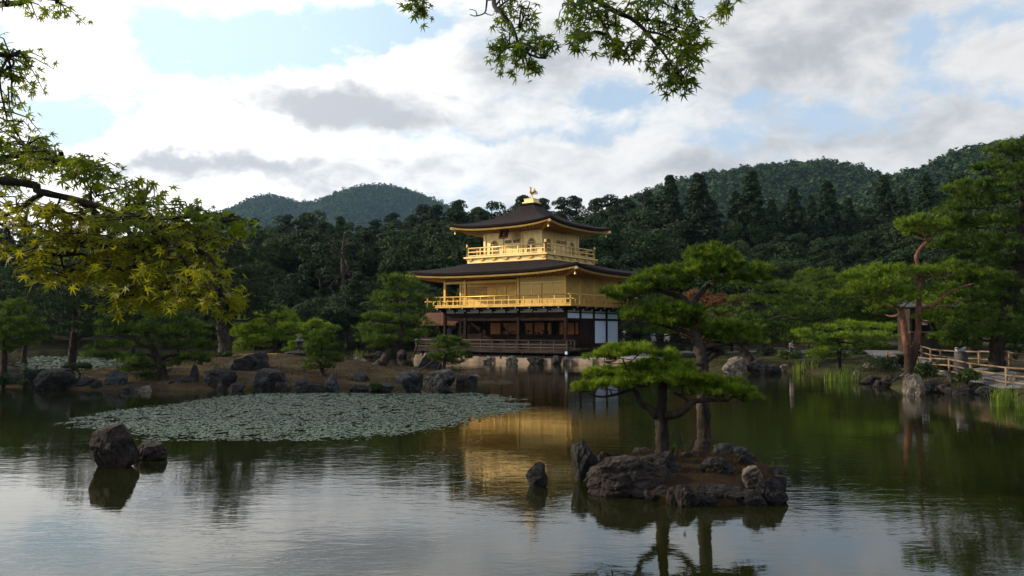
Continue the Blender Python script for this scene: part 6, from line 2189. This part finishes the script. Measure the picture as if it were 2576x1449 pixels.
def build_booth():
    c = P(2362, 885, 52.0)
    z = gz(c.x, c.y)
    o = empty('ticket_booth', (c.x, c.y, z), math.radians(-12), 'low wooden booth with a dark open counter behind the red pine', 'booth')
    W, D = 2.0, 1.6
    top = 3.95 - z - 0.9
    mb = MB()
    mb.box(-W, W, -D, -D + 0.12, 0, 1.15)
    mb.box(-W, -W + 0.12, -D + 0.125, D, 0, 2.6)
    mb.box(W - 0.12, W, -D + 0.125, D, 0, 2.6)
    mb.box(-W + 0.125, W - 0.125, D - 0.12, D, 0, 2.6)
    mb.box(-W, W, -D, -D + 0.12, 2.15, 2.6)
    mb.box(-0.10, 0.10, -D, -D + 0.12, 1.155, 2.145)
    mb.build('wall', M['booth_wall'], o)
    MB().box(-W + 0.13, W - 0.13, -D + 0.5, -D + 0.55, 0.02, 2.58).build('dark_interior', M['black_gap'], o)  # black sheet stands in for the shade behind the counter
    MB().box(-W - 0.05, W + 0.05, -D - 0.25, -D + 0.3, 1.16, 1.22).build('counter', M['bamboo_rail'], o)
    mb = MB()
    vs, fs = [], []
    for t, zz in ((-1, 2.62), (0, 3.35), (1, 2.62)):
        for x in (-W - 0.7, W + 0.7):
            vs += [(x, t * (D + 0.8), zz), (x, t * (D + 0.8), zz + 0.09)]
    fs = [(1, 3, 7, 5), (5, 7, 11, 9), (0, 4, 6, 2), (4, 8, 10, 6), (0, 2, 3, 1), (8, 9, 11, 10), (0, 1, 5, 4), (4, 5, 9, 8), (2, 6, 7, 3), (6, 10, 11, 7)]
    mb.add(vs, fs)
    mb.build('roof', M['booth_roof'], o)
    for (x, w, lab) in ((-1.25, 0.40, 0), (-0.25 + 0.75, 0.46, 1)):
        s = MB().box(x - w / 2, x + w / 2, -D - 0.05, -D - 0.02, 1.62, 1.92).build('notice_board', M['paper_white'], o)
        mb = MB()
        r = random.Random(lab)
        for c0 in (-0.10, 0.10):
            for j in range(3):
                zz = 1.85 - j * 0.07
                mb.box(x + c0 - 0.07, x + c0 + r.uniform(0.0, 0.07), -D - 0.056, -D - 0.051, zz - 0.018, zz + 0.018)
            mb.box(x + c0 - 0.07, x + c0 + 0.07, -D - 0.056, -D - 0.051, 1.645, 1.67)
        mb.build('printed_marks', M['ink'], s)
    MB().box(-1.05, -0.72, -D - 0.27, -D - 0.256, 0.86, 1.12).build('notice_sheet', M['paper_white'], o)


build_booth()


def build_stone_post():
    p = P(2418, 935, 35.5)
    p.z = gz(p.x, p.y)
    o = empty('stone_post', p, 0.2, 'grey stone post with a pale curved cap behind the near log fence', 'post')
    MB().lathe([(0.30, -0.1), (0.29, 0.5), (0.25, 0.92), (0.16, 0.98)], 12).build('shaft', M['lantern_stone'], o)
    vs = []
    mb = MB()
    pts = [(-0.24, 0, 1.12), (-0.12, 0, 1.03), (0.02, 0, 1.01), (0.14, 0, 1.05), (0.26, 0, 1.15)]
    mb.tube(smooth_path(pts, 3), [0.05, 0.07, 0.085, 0.09, 0.095, 0.095, 0.095, 0.09, 0.085, 0.08, 0.07, 0.06, 0.045], 10)
    mb.build('cap', M['paper_white'], o)


build_stone_post()


# wooden props under the garden pines
def prop(pts, Y, label, r=0.05):
    q = [P(x, y, Y) for x, y in pts]
    mb = MB(q[0])
    mb.tube(q, r, 8, 0.1)
    o = mb.build('prop_pole', M['old_wood'])
    o.location = q[0]
    tag(o, label, 'pole')


prop([(1098, 937), (1112, 906)], 37.8, 'thin pale pole propping the small pine at the island tip', 0.035)
prop([(1040, 900), (1052, 862), (1054, 850)], 62, 'leaning grey pole standing in the water beside the fishing deck', 0.06)
prop([(1000, 885), (1016, 850)], 55, 'slanting pole propping the leaning island pine', 0.05)
prop([(1052, 936), (1085, 912), (1100, 903)], 39.2, 'long thin branch lying slantwise on the big dark boulder', 0.035)


# ------------------------------------------------------------------ visitors
def skin_mesh(name, verts, edges, radii, sub=2):
    me = bpy.data.meshes.new(name)
    me.from_pydata(verts, edges, [])
    me.update()
    ob = bpy.data.objects.new(name, me)
    col.objects.link(ob)
    sk = ob.modifiers.new('skin', 'SKIN')
    for i, r in enumerate(radii):
        rr = r if hasattr(r, '__len__') else (r, r)
        me.skin_vertices[0].data[i].radius = rr
    me.skin_vertices[0].data[0].use_root = True
    ss = ob.modifiers.new('sub', 'SUBSURF')
    ss.levels = sub
    dg = bpy.context.evaluated_depsgraph_get()
    out = bpy.data.meshes.new_from_object(ob.evaluated_get(dg))
    bpy.data.objects.remove(ob)
    out.name = name
    out.polygons.foreach_set("use_smooth", [True] * len(out.polygons))
    return out


BODY = None


def person_meshes():
    """a standing figure 1.7 m tall, facing -Y, one arm raised to hold something before the chest"""
    v = [(0, 0, 0.93), (0, 0.01, 1.12), (0, 0.0, 1.32), (0, 0.0, 1.44), (0, -0.015, 1.50), (0, -0.02, 1.58), (0, -0.015, 1.66)]
    e = [(0, 1), (1, 2), (2, 3), (3, 4), (4, 5), (5, 6)]
    r = [(0.15, 0.11), (0.135, 0.10), (0.165, 0.11), (0.09, 0.07), (0.052, 0.055), (0.075, 0.095), (0.055, 0.07)]
    for s in (-1, 1):
        b = len(v)
        v += [(s * 0.17, 0, 1.40), (s * 0.215, 0.02, 1.14), (s * 0.20, -0.12, 0.94), (s * 0.18, -0.17, 0.86)]
        e += [(2, b), (b, b + 1), (b + 1, b + 2), (b + 2, b + 3)]
        r += [0.055, 0.042, 0.032, 0.03]
        hb = b + 3
        for k, (dx, dy, dz, l) in enumerate(((-0.03, -0.02, -0.07, 1), (-0.01, -0.03, -0.085, 1), (0.01, -0.03, -0.085, 1), (0.03, -0.02, -0.075, 1), (-0.045, -0.04, -0.02, 1))):
            c = len(v)
            v.append((v[hb][0] + dx * 1.2, v[hb][1] + dy, v[hb][2] + dz))
            e.append((hb, c))
            r.append(0.009)
        b = len(v)
        v += [(s * 0.10, 0, 0.86), (s * 0.105, -0.02, 0.49), (s * 0.11, 0.02, 0.09), (s * 0.115, -0.12, 0.04)]
        e += [(0, b), (b, b + 1), (b + 1, b + 2), (b + 2, b + 3)]
        r += [0.088, 0.06, 0.04, 0.035]
    body = skin_mesh('person', v, e, r)
    sv = [(0, 0, 0.92), (0, 0.01, 1.12), (0, 0, 1.32), (0, 0, 1.43)]
    se = [(0, 1), (1, 2), (2, 3)]
    sr = [(0.175, 0.135), (0.16, 0.125), (0.185, 0.13), (0.10, 0.08)]
    for s in (-1, 1):
        b = len(sv)
        sv += [(s * 0.175, 0, 1.39), (s * 0.215, 0.01, 1.2)]
        se += [(2, b), (b, b + 1)]
        sr += [0.075, 0.068]
    shirt = skin_mesh('shirt', sv, se, sr)
    tv = [(0, 0, 0.96), (0, 0, 0.88)]
    te = [(0, 1)]
    tr = [(0.165, 0.125), (0.165, 0.125)]
    for s in (-1, 1):
        b = len(tv)
        tv += [(s * 0.10, 0, 0.80), (s * 0.105, -0.015, 0.49), (s * 0.11, 0.02, 0.12)]
        te += [(1, b), (b, b + 1), (b + 1, b + 2)]
        tr += [0.105, 0.08, 0.065]
    trs = skin_mesh('trousers', tv, te, tr)
    hb = MB()
    hb.ball((0, 0.012, 1.645), (0.088, 0.10, 0.085), 12, 8)
    hb.ball((0, 0.06, 1.585), (0.075, 0.05, 0.09), 10, 7)
    face = MB()
    face.tube([(0, -0.10, 1.61), (0, -0.128, 1.575)], [0.012, 0.016], 6)
    return body, shirt, trs, hb.mesh('hair')


def person(loc, rz, label, shirt, trousers, hat=None, sc=1.0):
    global BODY
    if BODY is None:
        BODY = person_meshes()
        for i, m in ((0, 'skin'), (3, 'hair')):
            BODY[i].materials.append(M[m])
    o = bpy.data.objects.new('person', BODY[0])
    col.objects.link(o)
    o.location = loc
    o.rotation_euler = (0, 0, rz)
    o.scale = (sc, sc, sc)
    tag(o, label, 'person')
    for nm, me, mt in (('shirt', BODY[1].copy(), M[shirt]), ('trousers', BODY[2].copy(), M[trousers])):
        me.materials.append(mt)
        c = bpy.data.objects.new(nm, me)
        col.objects.link(c)
        c.parent = o
    c = bpy.data.objects.new('hair', BODY[3])
    col.objects.link(c)
    c.parent = o
    fb = MB()
    fb.tube([(0, -0.10, 1.625), (0, -0.135, 1.575)], [0.010, 0.018], 6)
    fb.build('nose', M['skin'], o)
    if hat:
        MB().lathe([(0.21, 1.66), (0.20, 1.675), (0.105, 1.69), (0.10, 1.755), (0.05, 1.79), (0.0, 1.795)], 18, (0, 0, 0)).build('hat', M[hat], o)
    return o


def build_people():
    p = P(1990, 880, 56)
    person((p.x, p.y, 0.45), 0.9, 'person in a white shirt and dark trousers among the pines on the right shore', 'cloth_white', 'cloth_navy', None, 0.98)
    p = P(1678, 880, 73)
    person((p.x, p.y, gz(p.x, p.y)), -0.4, 'person in a pale shirt standing behind the tall islet pine\'s trunk', 'cloth_white', 'cloth_navy')
    p = P(1643, 880, 73.5)
    person((p.x, p.y, gz(p.x, p.y)), 0.5, 'person in blue by the log fence right of the pavilion', 'cloth_blue', 'cloth_grey')
    p = P(1570, 880, 72)
    person((p.x, p.y, 0.55), 1.2, 'person in dark clothes and a white sun hat beside the pavilion\'s white wall', 'cloth_navy', 'cloth_navy', 'cloth_white')
    q = pw(-8.5, -0.2, 1.12)
    person(q, 0.2, 'person in a light blue shirt on the fishing deck', 'cloth_blue', 'cloth_grey')


build_people()


# ------------------------------------------------------------------ maples close to the camera
def maple_leaf_verts():
    """seven pointed leaf, tip along +Y, stalk at the origin"""
    tips = [(-128, 0.42), (-86, 0.70), (-44, 0.93), (0, 1.0), (44, 0.93), (86, 0.70), (128, 0.42)]
    pts = [(0.0, 0.0)]
    for k, (a, l) in enumerate(tips):
        an = math.radians(90 - a)
        w = math.radians(9)
        m = 0.52 * l
        pts.append((math.cos(an + w) * m, math.sin(an + w) * m))
        pts.append((math.cos(an) * l, math.sin(an) * l))
        pts.append((math.cos(an - w) * m, math.sin(an - w) * m))
        if k < 6:
            a2 = math.radians(90 - (a + tips[k + 1][0]) / 2)
            pts.append((math.cos(a2) * 0.27, math.sin(a2) * 0.27))
    # keep angular order (left to right)
    return pts


LEAF = np.array(maple_leaf_verts())
LEAF_F = [(0, k + 1, k) for k in range(1, len(LEAF) - 1)]


def leaves_mesh(name, pos, tipd, nrm, size, rng):
    N = len(pos)
    t = tipd / np.linalg.norm(tipd, axis=1, keepdims=True)
    s = np.cross(t, nrm)
    s /= np.linalg.norm(s, axis=1, keepdims=True)
    n = np.cross(s, t)
    k = len(LEAF)
    lx, ly = LEAF[:, 0], LEAF[:, 1]
    # blades droop and fold a little
    rad = np.hypot(lx, ly)
    fold = rng.uniform(-0.25, 0.55, (N, 1)) * np.abs(lx)[None, :] + rng.uniform(-0.45, 0.25, (N, 1)) * (rad ** 2)[None, :] * 0.5
    V = (pos[:, None, :] + size[:, None, None] * (lx[None, :, None] * s[:, None, :] + ly[None, :, None] * t[:, None, :] + fold[:, :, None] * n[:, None, :]))
    F = (np.arange(N)[:, None, None] * k + np.array(LEAF_F)[None]).reshape(-1, 3)
    return mesh_np(name, V.reshape(-1, 3), F)


def maple(label, trunk, boughs, groups, seed, leaf_size, mat_of, dense=1.0):
    """groups: (px, py, hx, hy, count, Y) leaf clouds; boughs: lists of ((px,py,Y)..., r0, r1)"""
    rng = np.random.default_rng(seed)
    r = random.Random(seed)
    base = Vector(trunk[0][0])
    o = empty('maple_tree', base, 0, label, 'maple tree')
    tb = MB(base)
    tp = smooth_path([Vector(p) for p, _ in trunk], 5)
    tr = [interp(i / (len(tp) - 1), [(j / (len(trunk) - 1), q) for j, (_, q) in enumerate(trunk)]) for i in range(len(tp))]
    tb.tube(tp, tr, 12, 0.12, True, seed)
    tb.build('trunk', M['maple_bark'], o)
    skel = []
    for (pts, ra, rb) in boughs:
        pp = [P(*q) if len(q) == 3 and not isinstance(q, Vector) else Vector(q) for q in pts]
        pp = smooth_path(pp, 6)
        rr = [lerp(ra, rb, (i / (len(pp) - 1)) ** 0.7) for i in range(len(pp))]
        mb = MB(base)
        mb.tube(pp, rr, 8, 0.18, True, seed + len(skel))
        mb.build('bough', M['maple_bark'], o)
        skel += list(zip(pp, rr))
    pos, tip, nrm, cls = [], [], [], []
    for (px, py, hx, hy, cnt, Y, kind) in groups:
        c = P(px, py, Y)
        s = Y / FP
        best = min(skel, key=lambda t: (t[0] - c).length)
        q0 = best[0]
        tw = MB(base)
        mid = q0.lerp(c, 0.5) + Vector((r.uniform(-.03, .03), r.uniform(-.05, .05), 0.03))
        tw.tube(smooth_path([q0, mid, c], 3), [0.006, 0.0055, 0.005, 0.0045, 0.004, 0.0035, 0.003], 5)
        nt = max(3, int(cnt * dense / 7))
        for j in range(nt):
            a = r.uniform(0, 6.283)
            q = math.sqrt(r.random())
            e = c + Vector((math.cos(a) * q * hx * s, r.uniform(-0.28, 0.28), math.sin(a) * q * hy * s))
            st = q0.lerp(c, r.uniform(0.4, 1.0))
            m_ = st.lerp(e, 0.5) + Vector((r.uniform(-.02, .02), r.uniform(-.02, .02), 0.025))
            tw.tube([st, m_, e], [0.0035, 0.0026, 0.0016], 4)
            d = (e - st)
            for k in range(7):
                b = st.lerp(e, r.uniform(0.35, 1.0)) + Vector((r.gauss(0, .022), r.gauss(0, .03), r.gauss(0, .016)))
                pos.append(b)
                out = Vector((d.x, d.y, 0))
                if out.length > 1e-3:
                    out.normalize()
                v = Vector((r.gauss(0, 0.55), r.gauss(0, 0.5), -0.55 + r.gauss(0, 0.35))) + out * 0.6
                tip.append(v)
                nrm.append(Vector((r.gauss(0.0, 0.45), -0.45 + r.gauss(0, 0.5), 0.75)))
                cls.append(kind)
        tw.build('twig', M['maple_bark'], o)
    pos = np.array(pos) - np.array(base)
    tip, nrm = np.array(tip), np.array(nrm)
    size = leaf_size * rng.uniform(0.65, 1.2, len(pos))
    cls = np.array(cls)
    for k, mname in mat_of.items():
        i = cls == k
        if i.any():
            link_mesh('leaves', leaves_mesh('leaves', pos[i], tip[i], nrm[i], size[i], rng), M[mname], o)
    return o


def build_maples():
    g, y = 'g', 'y'
    Y = 3.0
    left = [
        (60, 365, 70, 45, 42, 3.1, g), (-40, 330, 90, 70, 40, 3.1, g), (140, 415, 100, 40, 64, 3.0, g), (60, 430, 90, 40, 48, 3.2, g), (225, 430, 75, 34, 44, 2.9, g), (250, 470, 70, 30, 30, 3.1, g), (20, 310, 50, 40, 22, 3.3, g), (-20, 460, 70, 60, 40, 3.2, g),
        (370, 480, 45, 22, 26, 2.9, g), (340, 510, 60, 24, 26, 3.0, g), (300, 545, 90, 34, 44, 3.2, g), (400, 570, 90, 34, 50, 2.9, g),
        (480, 550, 70, 28, 40, 2.8, g), (560, 560, 45, 22, 28, 2.8, g), (520, 590, 60, 30, 34, 2.9, y), (440, 610, 80, 34, 44, 3.1, y),
        (50, 520, 60, 34, 24, 3.2, y), (130, 545, 90, 34, 44, 3.0, y), (230, 560, 100, 36, 52, 3.0, y), (60, 580, 60, 30, 24, 3.1, y), (160, 600, 90, 34, 44, 3.0, y), (260, 620, 90, 36, 48, 3.0, y), (350, 630, 90, 36, 46, 3.0, y),
        (20, 640, 45, 30, 26, 3.1, y), (110, 650, 70, 30, 30, 3.0, y), (170, 700, 70, 34, 34, 3.0, y), (250, 690, 80, 36, 38, 3.1, y), (330, 690, 80, 36, 38, 3.0, y), (420, 680, 80, 36, 40, 2.9, y), (500, 650, 60, 34, 30, 2.9, y),
        (340, 740, 70, 28, 32, 3.0, y), (290, 765, 50, 22, 22, 3.0, y), (410, 730, 60, 28, 28, 2.9, y), (480, 720, 60, 34, 30, 2.9, y), (545, 700, 45, 34, 26, 2.8, y), (550, 745, 36, 28, 20, 2.8, y), (572, 780, 26, 22, 14, 2.8, y), (500, 770, 45, 22, 22, 2.9, y), (390, 765, 36, 16, 12, 3.0, y),
        (25, 140, 45, 50, 34, 3.2, g), (10, 200, 40, 40, 26, 3.2, g), (30, 255, 30, 14, 6, 3.3, g), (20, 15, 26, 10, 8, 3.2, g), (140, 10, 32, 10, 12, 3.2, g), (60, 0, 50, 10, 8, 3.2, g), (-60, 150, 70, 90, 40, 3.2, g), (-80, 550, 80, 90, 46, 3.2, y),
    ]
    T0 = Vector((-4.6, 2.2, 0.2))
    maple('maple with yellow green leaves reaching in from the left over the pond',
          [((-4.6, 2.2, -0.2), 0.17), ((-4.55, 2.4, 1.2), 0.14), ((-4.3, 2.7, 2.6), 0.11), ((-4.5, 2.9, 4.2), 0.07)],
          [([Vector((-4.3, 2.7, 2.6)), Vector((-3.0, 3.0, 3.02)), (0, 455, 3.0), (100, 482, 3.0), (200, 505, 3.0), (290, 535, 2.95), (380, 580, 2.9), (430, 615, 2.9), (465, 660, 2.85), (485, 720, 2.85)], 0.021, 0.004),
           ([(205, 507, 3.0), (245, 545, 3.05), (205, 590, 3.05), (185, 640, 3.0)], 0.014, 0.005),
           ([(300, 540, 2.95), (400, 548, 2.85), (500, 545, 2.8), (570, 555, 2.8)], 0.012, 0.004),
           ([(110, 484, 3.0), (40, 530, 3.1), (-30, 560, 3.1)], 0.012, 0.005),
           ([(310, 545, 2.95), (335, 620, 2.95), (340, 690, 3.0), (330, 745, 3.0)], 0.011, 0.004),
           ([(430, 615, 2.9), (520, 640, 2.85), (550, 700, 2.8), (570, 770, 2.8)], 0.010, 0.004),
           ([Vector((-4.5, 2.9, 4.0)), Vector((-3.3, 3.1, 3.6)), (-60, 130, 3.2), (20, 145, 3.2)], 0.03, 0.006),
           ([Vector((-3.6, 3.0, 3.7)), (-60, 10, 3.2), (60, -10, 3.2), (140, 0, 3.2)], 0.02, 0.005),
           ([Vector((-3.2, 2.95, 2.95)), (-20, 400, 3.1), (80, 370, 3.1), (200, 420, 2.95)], 0.016, 0.005)],
          left, 31, 0.035, {g: 'maple_green', y: 'maple_yellow'}, 2.3)

    def ct(x, yv):
        return (943.5 + 0.3663 * x, 0.3663 * yv)
    top = [(*ct(*q[:2]), q[2] * 0.3663, q[3] * 0.3663, q[4], q[5], g) for q in [
        (900, 300, 90, 36, 22, 3.9), (980, 330, 100, 45, 30, 3.9), (1060, 350, 90, 55, 26, 3.9), (1000, 400, 80, 40, 18, 3.9), (1050, 450, 80, 45, 22, 3.9), (850, 350, 70, 45, 16, 3.9), (1170, 390, 55, 50, 22, 3.8), (815, 430, 30, 24, 6, 3.9), (1120, 300, 50, 30, 10, 3.9),
        (1050, 60, 55, 55, 24, 4.0), (960, 20, 70, 28, 14, 4.0), (880, 40, 40, 30, 8, 4.0), (1060, 110, 30, 20, 6, 4.0),
        (1290, 55, 50, 40, 18, 4.0), (1370, 100, 60, 60, 24, 4.0), (1440, 60, 80, 55, 28, 4.0), (1420, 190, 60, 50, 18, 4.0), (1430, 290, 60, 60, 22, 3.9), (1400, 260, 40, 30, 10, 3.9), (1480, 130, 60, 60, 22, 4.0), (1540, 60, 70, 60, 22, 4.0),
        (1600, 120, 80, 60, 26, 4.0), (1660, 180, 70, 60, 24, 4.0), (1590, 300, 60, 55, 22, 3.9), (1640, 350, 60, 45, 20, 3.9), (1710, 310, 50, 50, 18, 3.9), (1720, 70, 80, 55, 28, 4.0), (1800, 90, 70, 55, 22, 4.0), (1810, 310, 80, 55, 28, 3.9), (1900, 380, 50, 40, 14, 3.9), (1870, 150, 50, 50, 14, 4.0),
        (1930, 60, 70, 50, 22, 4.0), (1950, 210, 60, 50, 20, 4.0), (2060, 100, 80, 60, 30, 4.0), (2150, 90, 70, 50, 24, 4.0), (2220, 140, 45, 50, 16, 4.0), (2060, 200, 70, 55, 24, 3.9), (2150, 220, 70, 55, 26, 3.9), (2230, 230, 45, 70, 20, 3.9), (2100, 320, 70, 50, 22, 3.9), (2190, 330, 70, 60, 22, 3.9), (2090, 400, 60, 40, 16, 3.9), (2210, 410, 40, 45, 12, 3.9),
        (2000, 470, 45, 40, 16, 3.8), (2060, 500, 45, 50, 16, 3.8), (2140, 530, 40, 50, 16, 3.8), (2050, 560, 45, 30, 10, 3.8), (2150, 580, 30, 30, 8, 3.8),
        (280, 50, 80, 45, 26, 4.2), (340, 90, 35, 35, 10, 4.2), (230, 10, 50, 30, 10, 4.2), (2410, 15, 45, 30, 12, 4.1), (2420, 40, 25, 15, 5, 4.1)]]

    def cp(pts, Yv):
        return [(*ct(*p), Yv) for p in pts]
    crown = Vector((0.9, 3.2, 5.6))
    maple('maple whose green sprays hang down into the top of the picture',
          [((3.4, -1.2, 0.6), 0.2), ((3.2, -0.6, 2.2), 0.17), ((2.6, 0.6, 4.2), 0.13), ((1.6, 2.0, 5.4), 0.09), ((0.9, 3.2, 5.7), 0.05)],
          [([crown, Vector((0.5, 3.8, 4.9)), (*ct(1440, -160), 4.0), (*ct(1530, 0), 4.0), (*ct(1660, 82), 4.0), (*ct(1770, 132), 4.0), (*ct(1860, 215), 3.95), (*ct(1930, 300), 3.9), (*ct(2000, 390), 3.85), (*ct(2070, 510), 3.8)], 0.024, 0.004),
           ([crown, (*ct(1400, -200), 4.0), (*ct(1465, 0), 4.0), (*ct(1560, 150), 4.0), (*ct(1620, 260), 3.95), (*ct(1690, 330), 3.9)], 0.014, 0.004),
           ([crown, (*ct(900, -300), 4.0), (*ct(815, 0), 4.0), (*ct(870, 90), 3.95), (*ct(930, 160), 3.95), (*ct(965, 240), 3.9), (*ct(1000, 330), 3.9), (*ct(1100, 390), 3.85), (*ct(1170, 400), 3.8)], 0.016, 0.004),
           ([(*ct(1770, 132), 4.0), (*ct(1900, 140), 4.0), (*ct(2020, 165), 3.95), (*ct(2160, 210), 3.9)], 0.009, 0.003),
           ([(*ct(1860, 215), 3.95), (*ct(1980, 240), 3.95), (*ct(2110, 310), 3.9)], 0.008, 0.003),
           ([crown, (*ct(400, -250), 4.2), (*ct(300, -60), 4.2), (*ct(290, 60), 4.2)], 0.014, 0.004),
           ([crown, (*ct(2000, -300), 4.1), (*ct(2380, -80), 4.1), (*ct(2410, 10), 4.1)], 0.014, 0.003),
           ([(*ct(1700, -60), 4.0), (*ct(1900, -20), 4.0), (*ct(2060, 60), 4.0), (*ct(2150, 80), 4.0)], 0.010, 0.003),
           ([(*ct(770, -60), 4.0), (*ct(765, 40), 4.0), (*ct(750, 90), 4.0), (*ct(690, 110), 4.0), (*ct(650, 100), 4.0)], 0.006, 0.002),
           ([(*ct(700, 108), 4.0), (*ct(690, 75), 4.0), (*ct(645, 62), 4.0)], 0.003, 0.0015),
           ([(*ct(755, 90), 4.0), (*ct(800, 105), 4.0), (*ct(820, 90), 4.0)], 0.003, 0.0015),
           ([(*ct(945, 185), 3.95), (*ct(900, 215), 3.95), (*ct(855, 200), 3.95)], 0.003, 0.0015),
           ([(*ct(950, 195), 3.95), (*ct(990, 190), 3.95), (*ct(1015, 215), 3.95)], 0.003, 0.0015),
           ([(*ct(1690, 330), 3.9), (*ct(1715, 380), 3.9), (*ct(1710, 430), 3.9)], 0.003, 0.0015)],
          top, 37, 0.046, {g: 'maple_green'}, 1.1)


build_maples()


# ------------------------------------------------------------------ air
def build_haze():
    m, t, out = new_mat('haze_air')
    v = t.n('ShaderNodeVolumePrincipled')
    v.inputs['Color'].default_value = (0.38, 0.64, 1.0, 1)
    v.inputs['Density'].default_value = 0.00008
    v.inputs['Anisotropy'].default_value = 0.2
    t.link(v.outputs[0], out.inputs['Volume'])
    mb = MB().box(-1000, 1000, -60, 4100, -3.0, 420)
    o = mb.build('haze', m)
    tag(o, kind='stuff')
    o.display_type = 'WIRE'


if HAZE:
    build_haze()
